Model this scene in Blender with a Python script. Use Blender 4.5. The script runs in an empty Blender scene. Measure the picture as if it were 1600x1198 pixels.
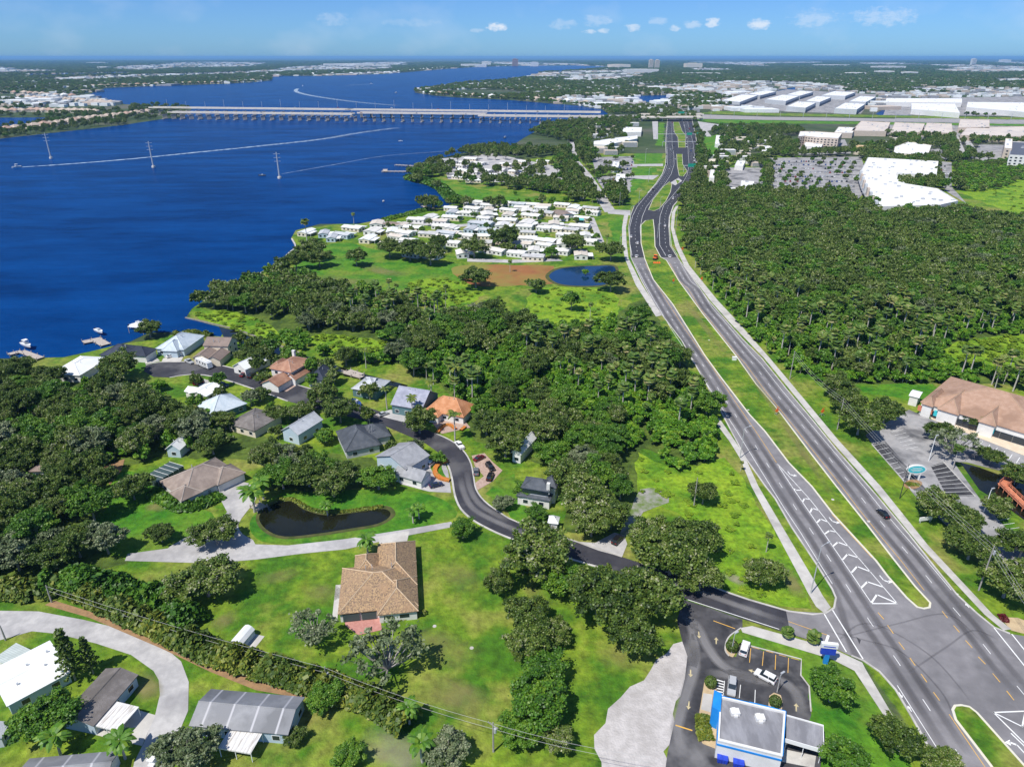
import bpy, bmesh, math, random
import numpy as np
from mathutils import Vector, Matrix
from mathutils.geometry import tessellate_polygon
R=math.radians; PI=math.pi
SC=bpy.context.scene; COL=SC.collection
# ---------------------------------------------------------------- camera
FPX,HOR,CX,CY,HC=1100.0,89.0,800.0,599.0,126.0
PITCH=math.atan((CY-HOR)/FPX); SP,CP=math.sin(PITCH),math.cos(PITCH)
cd=bpy.data.cameras.new('camera'); cam=bpy.data.objects.new('camera',cd); COL.objects.link(cam)
cd.sensor_width=36.0; cd.lens=36.0*FPX/1600.0; cd.clip_start=1.0; cd.clip_end=200000.0
cam.location=(0,0,HC); cam.rotation_euler=(PI/2-PITCH,0,0); SC.camera=cam
# ---------------------------------------------------------------- sun and sky
SUN_EL=58.0; SHADOW_AZ=44.0; SUN_AZ=SHADOW_AZ+180.0
sd=bpy.data.lights.new('sun','SUN'); sd.energy=4.4; sd.angle=R(0.53); sd.color=(1.0,0.955,0.88)
so=bpy.data.objects.new('sun',sd); COL.objects.link(so)
to_sun=Vector((math.sin(R(SUN_AZ))*math.cos(R(SUN_EL)),math.cos(R(SUN_AZ))*math.cos(R(SUN_EL)),math.sin(R(SUN_EL))))
so.rotation_euler=to_sun.to_track_quat('Z','Y').to_euler(); so.location=(0,-200,600)
SC.view_settings.view_transform='Standard'; SC.view_settings.look='None'
SC.view_settings.exposure=0.28; SC.view_settings.gamma=1.0
W=bpy.data.worlds.new('World'); SC.world=W; W.use_nodes=True
def ray(u,v):
    x=(u-CX)/FPX; y=(v-CY)/FPX
    d=Vector((x,CP-y*SP,-SP-y*CP)); return d.normalized()
def sky():
    nt=W.node_tree; N=nt.nodes; L=nt.links; N.clear()
    out=N.new('ShaderNodeOutputWorld'); bg=N.new('ShaderNodeBackground'); bg.inputs['Strength'].default_value=0.1
    st=N.new('ShaderNodeTexSky'); st.sky_type='NISHITA'; st.sun_disc=False
    st.sun_elevation=R(SUN_EL); st.sun_rotation=R(SUN_AZ); st.altitude=60; st.air_density=1.0; st.dust_density=0.35; st.ozone_density=3.0
    mul=N.new('ShaderNodeMix'); mul.data_type='RGBA'; mul.blend_type='MULTIPLY'; mul.inputs[0].default_value=1.0
    L.new(st.outputs[0],mul.inputs[6])
    tc=N.new('ShaderNodeTexCoord'); sep=N.new('ShaderNodeSeparateXYZ'); L.new(tc.outputs['Generated'],sep.inputs[0])
    def M(op,a,b=None,c=None):
        n=N.new('ShaderNodeMath'); n.operation=op
        for i,v in enumerate((a,b,c)):
            if v is None: continue
            if isinstance(v,(int,float)): n.inputs[i].default_value=v
            else: L.new(v,n.inputs[i])
        return n.outputs[0]
    az=M('ARCTAN2',sep.outputs[0],sep.outputs[1]); el=M('ARCSINE',sep.outputs[2])
    rp=N.new('ShaderNodeValToRGB'); E=rp.color_ramp.elements; E[0].position=0.0; E[0].color=SKY_TINT[0]; E[1].position=.6; E[1].color=SKY_TINT[2]; q=E.new(.09); q.color=SKY_TINT[1]
    L.new(el,rp.inputs[0]); L.new(rp.outputs[0],mul.inputs[7])
    cv=N.new('ShaderNodeCombineXYZ'); L.new(az,cv.inputs[0]); L.new(M('MULTIPLY',el,1.7),cv.inputs[1])
    nz=N.new('ShaderNodeTexNoise'); nz.inputs['Scale'].default_value=95.0; nz.inputs['Detail'].default_value=6.0; nz.inputs['Roughness'].default_value=0.62
    L.new(cv.outputs[0],nz.inputs['Vector'])
    big=N.new('ShaderNodeTexNoise'); big.inputs['Scale'].default_value=9.0; big.inputs['Detail'].default_value=4.0
    L.new(cv.outputs[0],big.inputs['Vector'])
    nval=M('MULTIPLY_ADD',nz.outputs[0],4.2,-2.1)
    dens=None
    for (u,v,hw,hh,k) in CLOUDS:
        d=ray(u,v); a0=math.atan2(d.x,d.y); e0=math.asin(d.z); wa=hw/FPX; we=hh/FPX
        q=M('POWER',M('MULTIPLY',M('SUBTRACT',az,a0),1/wa),2.0); r=M('POWER',M('MULTIPLY',M('SUBTRACT',el,e0),1/we),2.0)
        s=M('SUBTRACT',1.0,M('ADD',q,r)); s=M('ADD',s,nval)
        s=M('MULTIPLY',M('SMOOTH_MIN',M('MAXIMUM',s,0.0),1.0,0.3),k)
        dens=s if dens is None else M('MAXIMUM',dens,s)
    thin=M('MULTIPLY',M('MAXIMUM',M('MULTIPLY_ADD',big.outputs[0],4.0,-2.1),0.0),0.2)
    dens=M('MINIMUM',M('ADD',dens,thin),0.9)
    mix=N.new('ShaderNodeMix'); mix.data_type='RGBA'; L.new(dens,mix.inputs[0]); L.new(mul.outputs[2],mix.inputs[6]); mix.inputs[7].default_value=(7.2,7.6,8.2,1)
    L.new(mix.outputs[2],bg.inputs[0]); L.new(bg.outputs[0],out.inputs[0])
SKY_TINT=((.35,.69,1.28,1),(.32,.56,1.06,1),(.70,.84,1.0,1))
CLOUDS=[(777,43,16,6,.8),(745,48,12,3,.25),(880,38,20,7,.22),(932,32,22,8,.25),(922,50,12,3,.5),(941,48,9,4,.5),(990,43,12,5,.5),(1030,33,14,6,.25),
        (1055,44,9,4,.5),(1082,38,13,6,.35),(1114,36,11,7,.65),(1186,38,17,7,.7),(1270,30,30,11,.25),(1380,27,42,11,.3),(520,30,24,9,.18),(640,36,40,6,.12)]
sky()
# ---------------------------------------------------------------- maths helpers
def G(u,v,z=0.0):
    """photo pixel -> point of the place at height z"""
    x=(u-CX)/FPX; y=(v-CY)/FPX; d=(HC-z)/(SP+y*CP)
    return Vector((x*d,d*(CP-y*SP)))
def PX(X,Y,z=0.0):
    dz=z-HC; dep=Y*CP-dz*SP; up=Y*SP+dz*CP
    return CX+FPX*X/dep, CY-FPX*up/dep
def depth(X,Y,z=0.0): return Y*CP-(z-HC)*SP
def inpoly(x,y,P):
    c=False; n=len(P); j=n-1
    for i in range(n):
        xi,yi=P[i]; xj,yj=P[j]
        if (yi>y)!=(yj>y) and x<(xj-xi)*(y-yi)/(yj-yi)+xi: c=not c
        j=i
    return c
def hgt(base,top):
    """height of an upright thing from its base and top pixels"""
    b=G(*base); y=(top[1]-CY)/FPX; d=b.y/(CP-y*SP)
    return HC-d*(SP+y*CP)
def smooth(P,n=3,closed=False):
    """Catmull-Rom through the points"""
    out=[]; m=len(P)
    for i in range(m if closed else m-1):
        p=[Vector(P[(i+k)%m]) if closed else Vector(P[min(max(i+k,0),m-1)]) for k in (-1,0,1,2)]
        for t in range(n):
            t/=n
            out.append(tuple(0.5*((2*p[1])+(p[2]-p[0])*t+(2*p[0]-5*p[1]+4*p[2]-p[3])*t*t+(3*p[1]-p[0]-3*p[2]+p[3])*t**3)))
    if not closed: out.append(tuple(P[-1]))
    return out
# ---------------------------------------------------------------- objects
def tag(o,label=None,cat=None,group=None,kind=None):
    if label: o['label']=label
    if cat: o['category']=cat
    if group: o['group']=group
    if kind: o['kind']=kind
    return o
def thing(name,label,cat,loc=(0,0,0),rz=0.0,group=None):
    o=bpy.data.objects.new(name,None); o.empty_display_size=1.0; COL.objects.link(o)
    o.location=loc if len(loc)==3 else (loc[0],loc[1],0); o.rotation_euler=(0,0,rz)
    return tag(o,label,cat,group)
def link(name,me,parent=None):
    o=bpy.data.objects.new(name,me); COL.objects.link(o)
    if parent: o.parent=parent
    return o
class MB:
    def __init__(s): s.v=[]; s.f=[]; s.m=[]
    def face(s,pts,mi=0):
        n=len(s.v); s.v.extend([tuple(p) for p in pts]); s.f.append(tuple(range(n,n+len(pts)))); s.m.append(mi)
    def solid(s,vs,fs,mi=0):
        n=len(s.v); s.v.extend([tuple(p) for p in vs])
        for f in fs: s.f.append(tuple(n+i for i in f)); s.m.append(mi)
    def box(s,x0,y0,z0,x1,y1,z1,mi=0):
        s.solid([(x0,y0,z0),(x1,y0,z0),(x1,y1,z0),(x0,y1,z0),(x0,y0,z1),(x1,y0,z1),(x1,y1,z1),(x0,y1,z1)],
                [(3,2,1,0),(4,5,6,7),(0,1,5,4),(1,2,6,5),(2,3,7,6),(3,0,4,7)],mi)
    def obox(s,c,ax,ay,hx,hy,z0,z1,mi=0):
        ax=Vector(ax).normalized(); ay=Vector((-ax.y,ax.x)); c=Vector(c)
        q=[c+ax*a*hx+ay*b*hy for a,b in ((-1,-1),(1,-1),(1,1),(-1,1))]
        s.solid([(p.x,p.y,z0) for p in q]+[(p.x,p.y,z1) for p in q],[(3,2,1,0),(4,5,6,7),(0,1,5,4),(1,2,6,5),(2,3,7,6),(3,0,4,7)],mi)
    def tube(s,pts,rad,n=6,mi=0,caps=True):
        pts=[Vector(p) for p in pts]; rad=[rad]*len(pts) if isinstance(rad,(int,float)) else rad
        b=len(s.v)
        for i,p in enumerate(pts):
            t=(pts[min(i+1,len(pts)-1)]-pts[max(i-1,0)]).normalized()
            a=t.cross(Vector((0,0,1)) if abs(t.z)<.9 else Vector((1,0,0))).normalized(); c=t.cross(a)
            for k in range(n):
                th=2*PI*k/n; q=p+(a*math.cos(th)+c*math.sin(th))*rad[i]; s.v.append(tuple(q))
        for i in range(len(pts)-1):
            for k in range(n):
                s.f.append((b+i*n+k,b+i*n+(k+1)%n,b+(i+1)*n+(k+1)%n,b+(i+1)*n+k)); s.m.append(mi)
        if caps:
            s.f.append(tuple(b+k for k in range(n-1,-1,-1))); s.m.append(mi)
            s.f.append(tuple(b+(len(pts)-1)*n+k for k in range(n))); s.m.append(mi)
    def prism(s,poly,z0,z1,mi=0,top=None):
        """closed extrusion of a polygon (world xy)"""
        poly=ccw(poly); n=len(poly)
        for i in range(n):
            a=poly[i]; b=poly[(i+1)%n]; s.face([(a[0],a[1],z0),(b[0],b[1],z0),(b[0],b[1],z1),(a[0],a[1],z1)],mi)
        s.sheet(poly,z1,mi if top is None else top)
    def sheet(s,poly,z,mi=0):
        poly=ccw(poly); V=[Vector((p[0],p[1],0)) for p in poly]
        n=len(s.v); s.v.extend([(p[0],p[1],z) for p in poly])
        for t in tessellate_polygon([V]):
            a,b,c=(V[i] for i in t)
            if (b-a).cross(c-a).z<0: t=(t[0],t[2],t[1])
            s.f.append(tuple(n+i for i in t)); s.m.append(mi)
    def mesh(s,name,mats,smooth_=False):
        me=bpy.data.meshes.new(name); me.from_pydata(s.v,[],s.f)
        for m in (mats if isinstance(mats,(list,tuple)) else [mats]): me.materials.append(m)
        me.polygons.foreach_set('material_index',s.m)
        if smooth_: me.polygons.foreach_set('use_smooth',[True]*len(s.f))
        me.update(); return me
    def build(s,name,mats,parent=None,smooth_=False):
        return link(name,s.mesh(name,mats,smooth_),parent)
def ccw(P):
    P=[(p[0],p[1]) for p in P]
    A=sum(P[i-1][0]*P[i][1]-P[i][0]*P[i-1][1] for i in range(len(P)))
    return P if A>0 else P[::-1]
def px(L,z=0.0): return [tuple(G(u,v,z)) for u,v in L]
KEEP=[]      # polygons no wild tree may stand in
def keep(P,grow=0.0):
    P=[tuple(p[:2]) for p in P]
    xs=[p[0] for p in P]; ys=[p[1] for p in P]; KEEP.append((min(xs),min(ys),max(xs),max(ys),P))
def blocked(x,y):
    for a,b,c,d,P in KEEP:
        if a<=x<=c and b<=y<=d and inpoly(x,y,P): return True
    return False
_lift=[0]
RG=random.Random(5)
def ragged(P):
    """an irregular growing edge"""
    out=[]; n=len(P)
    for i in range(n):
        a=Vector(P[i]); b=Vector(P[(i+1)%n]); L_=(b-a).length; st=2.0+abs(a.y)*.006; k=max(1,min(60,int(L_/st))); t=(b-a)/max(L_,1e-6); nn=Vector((-t.y,t.x))
        for j in range(k):
            q=a+(b-a)*(j/k)+nn*(RG.uniform(-.32,.32)*st if k>1 else 0); out.append((q.x,q.y))
    return out
def ground_sheet(name,P,m,z,raw=False,kp=True,n=0):
    """one paved / planted / wet area from photo pixels, each on its own level"""
    _lift[0]+=1
    if n: P=smooth(P,n,True)
    W_=P if raw else px(P)
    if m.name in ('grass','lush_grass','meadow_grass','woodland_floor','orange_soil','shell_gravel'): W_=ragged(W_)
    mb=MB(); mb.sheet(W_,z+_lift[0]*.0005); o=mb.build(name,m); tag(o,kind='structure')
    if kp: keep(W_)
    return o
# ---------------------------------------------------------------- materials
MATS={}
def mat(name,col,rough=.7,col2=None,scale=1.0,amt=1.0,detail=5.0,col3=None,scale3=.1,bump=0.0,bscale=None,metal=0.0,spec=.3,band=None,stretch=None,lo=.4,hi=.62,fine=None):
    """noise-varied surface: col <-> col2 at one scale, patches of col3 at another, optional bump and seams"""
    if name in MATS: return MATS[name]
    m=bpy.data.materials.new(name); m.use_nodes=True; nt=m.node_tree; N=nt.nodes; L=nt.links
    b=N['Principled BSDF']; b.inputs['Roughness'].default_value=rough; b.inputs['Metallic'].default_value=metal; b.inputs['Specular IOR Level'].default_value=spec
    tc=N.new('ShaderNodeTexCoord'); vec=tc.outputs['Object']
    if stretch:
        mp=N.new('ShaderNodeMapping'); mp.inputs['Scale'].default_value=stretch; L.new(vec,mp.inputs[0]); vec=mp.outputs[0]
    def noise(sc,det=5.0):
        n=N.new('ShaderNodeTexNoise'); n.inputs['Scale'].default_value=sc; n.inputs['Detail'].default_value=det; n.inputs['Roughness'].default_value=.6
        L.new(vec,n.inputs['Vector']); return n.outputs[0]
    def ramp(x,lo,hi):
        r=N.new('ShaderNodeMapRange'); r.inputs[1].default_value=lo; r.inputs[2].default_value=hi; r.clamp=True; L.new(x,r.inputs[0]); return r.outputs[0]
    def mix(f,a,c):
        x=N.new('ShaderNodeMix'); x.data_type='RGBA'
        L.new(f,x.inputs[0])
        for s_,i in ((a,6),(c,7)):
            if isinstance(s_,tuple): x.inputs[i].default_value=s_
            else: L.new(s_,x.inputs[i])
        return x.outputs[2]
    c4=lambda c:(c[0],c[1],c[2],1)
    out=c4(col)
    if col2:
        f=ramp(noise(scale,detail),lo,hi)
        if amt!=1:
            k=N.new('ShaderNodeMath'); k.operation='MULTIPLY'; k.inputs[1].default_value=amt; L.new(f,k.inputs[0]); f=k.outputs[0]
        out=mix(f,out,c4(col2))
    if col3: out=mix(ramp(noise(scale3,4.0),.5,.66),out,c4(col3))
    if fine:
        x=N.new('ShaderNodeMix'); x.data_type='RGBA'; x.blend_type='MULTIPLY'; x.inputs[0].default_value=1.0; r=N.new('ShaderNodeMapRange'); r.inputs[1].default_value=.3; r.inputs[2].default_value=.7; r.inputs[3].default_value=1-fine[1]; r.inputs[4].default_value=1+fine[1]; L.new(noise(fine[0],6.0),r.inputs[0])
        if isinstance(out,tuple): x.inputs[6].default_value=out
        else: L.new(out,x.inputs[6])
        L.new(r.outputs[0],x.inputs[7]); out=x.outputs[2]
    if band:   # seams or courses: (axis, spacing, colour, width)
        wv=N.new('ShaderNodeTexWave'); wv.bands_direction=band[0]; wv.inputs['Scale'].default_value=.314159/band[1]*1.0; wv.inputs['Distortion'].default_value=0.0
        L.new(tc.outputs['Object'],wv.inputs[0]); out=mix(ramp(wv.outputs[1],1-band[3],1.0),out,c4(band[2]))
    if isinstance(out,tuple): b.inputs['Base Color'].default_value=out
    else: L.new(out,b.inputs['Base Color'])
    if bump:
        bp=N.new('ShaderNodeBump'); bp.inputs['Strength'].default_value=bump; bp.inputs['Distance'].default_value=.4
        L.new(noise(bscale or scale*3,4.0),bp.inputs['Height']); L.new(bp.outputs[0],b.inputs['Normal'])
    MATS[name]=m; return m
def leafmat(name,stops,objvar=.3,rough=.5,trans=.22):
    """foliage: per-face tint attribute and per-plant random pick a colour of the plant's own leaves"""
    m=bpy.data.materials.new(name); m.use_nodes=True; nt=m.node_tree; N=nt.nodes; L=nt.links
    b=N['Principled BSDF']; b.inputs['Roughness'].default_value=rough; b.inputs['Specular IOR Level'].default_value=.45
    at=N.new('ShaderNodeAttribute'); at.attribute_name='tint'; oi=N.new('ShaderNodeObjectInfo')
    s=N.new('ShaderNodeMath'); s.operation='MULTIPLY_ADD'; L.new(oi.outputs['Random'],s.inputs[0]); s.inputs[1].default_value=objvar; L.new(at.outputs['Fac'],s.inputs[2])
    d=N.new('ShaderNodeMath'); d.operation='SUBTRACT'; L.new(s.outputs[0],d.inputs[0]); d.inputs[1].default_value=objvar/2
    cr=N.new('ShaderNodeValToRGB'); e=cr.color_ramp.elements
    e[0].position=stops[0][0]; e[0].color=(*stops[0][1],1); e[1].position=stops[-1][0]; e[1].color=(*stops[-1][1],1)
    for p,c in stops[1:-1]:
        q=e.new(p); q.color=(*c,1)
    L.new(d.outputs[0],cr.inputs[0]); L.new(cr.outputs[0],b.inputs['Base Color'])
    if trans:
        tr=N.new('ShaderNodeBsdfTranslucent'); L.new(cr.outputs[0],tr.inputs[0]); ms=N.new('ShaderNodeMixShader'); ms.inputs[0].default_value=trans
        L.new(b.outputs[0],ms.inputs[1]); L.new(tr.outputs[0],ms.inputs[2]); L.new(ms.outputs[0],N['Material Output'].inputs[0])
    MATS[name]=m; return m
GRASS=mat('grass',(.05,.14,.006),.9,(.175,.25,.016),.07,1,10,(.21,.21,.05),.035,bump=.8,bscale=1.2,lo=.40,hi=.60,fine=(.45,.42))
LUSH=mat('lush_grass',(.032,.145,.006),.9,(.095,.225,.011),.1,1,10,(.14,.21,.02),.04,bump=.7,bscale=1.4,lo=.38,hi=.62,fine=(.5,.36))
DRYG=mat('dry_grass',(.15,.22,.025),.95,(.24,.27,.04),.07,1,7,(.26,.22,.085),.03,bump=.7,bscale=1.1)
MEADOW=mat('meadow_grass',(.11,.24,.009),.95,(.23,.33,.018),.11,1,9,(.06,.16,.008),.05,bump=1,bscale=.9,lo=.34,hi=.66,fine=(.55,.45))
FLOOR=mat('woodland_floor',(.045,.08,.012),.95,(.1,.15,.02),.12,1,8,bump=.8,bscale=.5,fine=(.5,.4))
FARLAND=mat('far_land',(.03,.055,.016),.95,(.06,.09,.03),.02,1,8,(.11,.11,.08),.004)
ASPH=mat('asphalt',(.19,.182,.188),.85,(.24,.23,.235),.12,1,8,(.15,.145,.15),.05,bump=.15,bscale=4,fine=(.35,.1))
ASPHN=mat('new_asphalt',(.038,.037,.042),.7,(.055,.053,.058),.2,1,6,bump=.1,bscale=4)
STREET=mat('street_asphalt',(.033,.033,.041),.75,(.05,.049,.058),.15,1,6,(.1,.097,.1),.06,bump=.1,bscale=4)
LOT=mat('lot_asphalt',(.034,.034,.038),.8,(.075,.073,.078),.16,1,7,(.17,.165,.165),.075,bump=.15,bscale=4)
OLDLOT=mat('worn_asphalt',(.27,.265,.265),.9,(.36,.35,.345),.2,1,7,(.1,.1,.105),.06)
CONC=mat('concrete',(.45,.43,.4),.85,(.54,.52,.48),.3,1,7,(.36,.345,.32),.12)
LANE=mat('pale_lane',(.38,.37,.365),.9,(.47,.455,.44),.15,1,8,(.3,.29,.29),.06,fine=(.6,.08))
SHELL=mat('shell_gravel',(.42,.395,.375),.95,(.52,.49,.47),.5,1,8,(.36,.335,.315),.08,bump=.5,bscale=2)
BRICKP=mat('brick_paver',(.36,.25,.2),.85,(.46,.34,.28),1.4,1,4)
REDPAV=mat('red_paver',(.42,.19,.16),.85,(.5,.25,.21),1.2,1,4)
SOIL=mat('orange_soil',(.24,.095,.035),.95,(.3,.13,.045),.05,1,6,(.2,.2,.04),.015)
MULCH=mat('mulch',(.33,.2,.1),.95,(.24,.15,.08),.8,1,5)
TANB=mat('tan_bed',(.52,.4,.24),.9,(.44,.33,.2),.6,1,5)
WHITE=mat('white_paint',(.8,.8,.78),.6,(.72,.72,.7),.5)
YEL=mat('yellow_paint',(.75,.42,.07),.6,(.62,.38,.12),.6)
KERBY=mat('pale_kerb',(.66,.62,.48),.8,(.6,.58,.5),.4)
BARK=mat('bark',(.26,.24,.21),.9,(.42,.4,.37),1.5)
PBARK=mat('palm_bark',(.4,.37,.33),.9,(.52,.49,.45),2.0)
GLASS=mat('dark_glass',(.02,.03,.04),.12,spec=.6)
TYRE=mat('tyre_rubber',(.02,.02,.02),.8); CHROME=mat('wheel_metal',(.5,.5,.52),.3,metal=.8)
LAMPW=mat('lamp_glass',(.8,.8,.75),.2); LAMPR=mat('tail_glass',(.45,.02,.02),.25)
STEEL=mat('galvanised_steel',(.55,.56,.57),.45,(.48,.49,.5),1.0,metal=.3)
POLEW=mat('grey_wood',(.36,.34,.32),.85,(.28,.26,.24),1.5)
# ================================================================ THE GROUND
def big():
    mb=MB(); S=70000.0; mb.face([(-S,-300,0),(S,-300,0),(S,S,0),(-S,S,0)]); tag(mb.build('ground',FARLAND),kind='structure')
big()
def watermat():
    m=bpy.data.materials.new('river_water'); m.use_nodes=True; N=m.node_tree.nodes; L=m.node_tree.links; b=N['Principled BSDF']
    b.inputs['Roughness'].default_value=.22; b.inputs['IOR'].default_value=1.06; b.inputs['Specular IOR Level'].default_value=.12; b.inputs['Specular Tint'].default_value=(.15,.6,1,1)
    tc=N.new('ShaderNodeTexCoord')
    mp=N.new('ShaderNodeMapping'); mp.inputs['Scale'].default_value=(.35,1.0,1.0); mp.inputs['Rotation'].default_value=(0,0,R(-14)); L.new(tc.outputs['Object'],mp.inputs[0])
    def nz(v,s,d,r=.6):
        n=N.new('ShaderNodeTexNoise'); n.inputs['Scale'].default_value=s; n.inputs['Detail'].default_value=d; n.inputs['Roughness'].default_value=r; L.new(v,n.inputs[0]); return n.outputs[0]
    a=nz(mp.outputs[0],.02,11,.72); cr=N.new('ShaderNodeValToRGB'); e=cr.color_ramp.elements
    e[0].position=.38; e[0].color=(.0006,.023,.108,1); e[1].position=.62; e[1].color=(.002,.047,.195,1)
    L.new(a,cr.inputs[0]); L.new(cr.outputs[0],b.inputs['Base Color'])
    mp2=N.new('ShaderNodeMapping'); mp2.inputs['Scale'].default_value=(.6,1.3,1); mp2.inputs['Rotation'].default_value=(0,0,R(20)); L.new(tc.outputs['Object'],mp2.inputs[0])
    w=nz(mp2.outputs[0],.22,6,.68)
    bp=N.new('ShaderNodeBump'); bp.inputs['Strength'].default_value=.55; bp.inputs['Distance'].default_value=.9; L.new(w,bp.inputs['Height']); L.new(bp.outputs[0],b.inputs['Normal'])
    return m
WATER=watermat()
PONDW=mat('pond_water',(.008,.009,.005),.08,(.014,.015,.008),.1,spec=.5)
BLUEP=mat('blue_pond_water',(.004,.025,.075),.1,(.006,.035,.1),.03,spec=.45)
# lawns and meadows of the near bank (the widest sheet first)
ground_sheet('near_lawn',[(-400,1400),(2000,1400),(1900,420),(1600,340),(1480,250),(1100,240),(900,240),(640,270),(690,325),(560,345),(460,360),(430,410),(300,470),(290,520),(100,555),(-250,580)],GRASS,.01,kp=False)
ground_sheet('lush_lawn',[(185,740),(230,745),(290,790),(330,800),(330,830),(255,862),(190,868),(150,850),(160,800)],LUSH,.02,n=3)
ground_sheet('lush_lawn',[(400,800),(440,770),(530,765),(600,765),(660,770),(700,785),(712,808),(640,826),(540,842),(460,850),(410,846),(390,825)],LUSH,.02,n=3)
ground_sheet('lush_lawn',[(755,770),(800,740),(820,790),(870,830),(850,845),(810,815)],LUSH,.02)
ground_sheet('open_lawn',[(640,832),(720,840),(790,850),(880,950),(1010,1000),(1050,1030),(1000,1060),(940,1120),(930,1190),(900,1240),(760,1195),(560,1120),(330,1000),(290,960),(420,870),(540,850)],GRASS,.02)
ground_sheet('open_meadow',[(1000,705),(1060,740),(1130,715),(1175,770),(1230,870),(1268,950),(1150,928),(1080,905),(1110,850),(1060,800),(1000,770)],MEADOW,.02,n=2)
ground_sheet('river_meadow',[(480,395),(520,380),(570,385),(650,410),(720,412),(720,440),(700,470),(640,470),(560,450),(490,448),(455,430)],LUSH,.02,n=2)
ground_sheet('tall_grass',[(830,455),(890,448),(960,455),(960,500),(900,512),(830,505)],MEADOW,.022,n=3)
ground_sheet('tall_grass',[(640,440),(700,435),(755,452),(735,475),(680,480),(645,465)],MEADOW,.022,n=3)
ground_sheet('tall_grass',[(485,527),(520,522),(600,535),(610,556),(560,558),(500,550)],MEADOW,.022,n=3)
ground_sheet('tall_grass',[(300,490),(360,485),(415,505),(440,530),(400,528),(350,510)],MEADOW,.022,n=3)
ground_sheet('tall_grass',[(1470,560),(1500,535),(1560,525),(1660,525),(1660,580),(1560,585)],MEADOW,.022,n=3)
ground_sheet('tall_grass',[(1330,600),(1460,600),(1465,618),(1440,628),(1350,612)],LUSH,.022)
ground_sheet('shore_grass',[(640,280),(665,278),(720,290),(800,305),(880,315),(780,318),(720,318),(700,320),(693,298),(670,288)],LUSH,.022)
ground_sheet('field',[(1490,255),(1600,250),(1700,262),(1700,350),(1600,340),(1540,318),(1500,300),(1488,275)],MEADOW,.022)
ground_sheet('park_ground',[(455,362),(560,345),(700,322),(900,318),(960,330),(950,400),(870,412),(730,412),(640,402),(560,380),(480,378)],GRASS,.024,kp=False)
ground_sheet('park_ground',[(690,248),(770,240),(880,262),(880,285),(780,285),(700,280)],LANE,.024,kp=False)
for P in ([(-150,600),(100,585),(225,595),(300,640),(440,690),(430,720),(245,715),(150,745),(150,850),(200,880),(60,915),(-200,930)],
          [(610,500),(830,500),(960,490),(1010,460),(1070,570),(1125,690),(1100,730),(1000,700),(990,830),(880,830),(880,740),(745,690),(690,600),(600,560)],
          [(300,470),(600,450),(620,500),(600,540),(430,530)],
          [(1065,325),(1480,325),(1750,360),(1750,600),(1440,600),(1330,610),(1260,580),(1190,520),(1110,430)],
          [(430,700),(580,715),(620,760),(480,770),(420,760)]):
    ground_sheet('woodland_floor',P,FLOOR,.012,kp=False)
# ---- the river
RIVER=[(-900,600),(-150,566),(0,560),(100,558),(150,547),(205,533),(232,520),(262,519),(300,521),(345,526),(352,513),(290,497),(300,482),(330,462),(385,440),(405,430),(435,412),(462,386),(455,372),(462,360),(500,350),(560,350),(600,342),(640,332),(665,325),(697,322),(712,318),(700,312),(690,300),(670,290),(645,285),(634,280),(640,273),(655,268),(690,247),(750,233),(800,228),(818,216),(850,198),(900,191),(940,187),(950,178),(940,171),(900,165),(860,162),(800,157),(720,153),(680,150),(648,145),(650,141),(700,134),(740,129),(780,127),(815,123),(830,117),(850,113),(880,112),(930,108),(960,105),(900,102.5),(800,103.5),(745,105),(700,108),(650,112),(600,116),(500,119),(425,119),(424,126),(395,129),(350,131.5),(250,134.5),(165,138),(138,148),(195,163),(240,166),(300,170),(285,184),(250,187),(190,196),(100,206),(0,217),(-250,238),(-900,285)]
ground_sheet('river',RIVER,WATER,.05)
ground_sheet('canal',[(342,510),(372,518),(440,544),(560,582),(638,602),(630,607),(540,588),(430,552),(350,528)],PONDW,.055)
ground_sheet('lagoon',[(-60,184),(75,184),(62,193),(0,199),(-80,203)],WATER,.05)
ground_sheet('far_creek',[(40,117),(200,114),(200,116.5),(40,120)],WATER,.05)
ground_sheet('pond_bank',[(400,806),(422,785),(455,779),(478,793),(512,802),(560,796),(604,790),(618,804),(594,821),(546,830),(500,837),(443,842),(410,829)],mat('pond_bank',(.09,.09,.03),.95,(.05,.07,.015),.4,1,6),.045,n=4)
ground_sheet('pond_bank',[(852,431),(868,419.5),(900,415.5),(930,414.5),(964,415.5),(962,439),(937,448),(888,448),(862,442)],MATS['pond_bank'],.045,n=4)
ground_sheet('pond',[(405,806),(425,788),(455,783),(475,796),(510,805),(560,800),(600,795),(610,805),(590,818),(545,826),(500,833),(445,838),(415,826)],PONDW,.05,n=4)
ground_sheet('retention_pond',[(858,431),(872,421),(900,417),(930,416),(960,417),(958,438),(935,446),(890,446),(868,441)],BLUEP,.05,n=4)
ground_sheet('far_pond',[(985,154),(1000,150),(1050,149),(1056,155),(1040,158),(1000,160)],WATER,.05)
ground_sheet('far_pond',[(1368,178),(1378,172.5),(1415,174),(1425,182),(1380,183)],WATER,.05)
ground_sheet('far_pond',[(1215,142),(1245,136),(1250,138),(1222,149)],WATER,.05)
ground_sheet('ditch',[(1500,722),(1530,730),(1570,745),(1620,765),(1650,860),(1600,812),(1570,790),(1530,765)],PONDW,.05)
ground_sheet('dry_pond_bed',[(706,424),(720,415),(790,414),(866,416),(856,432),(868,443),(800,447),(740,446)],SOIL,.04,n=3)
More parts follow.
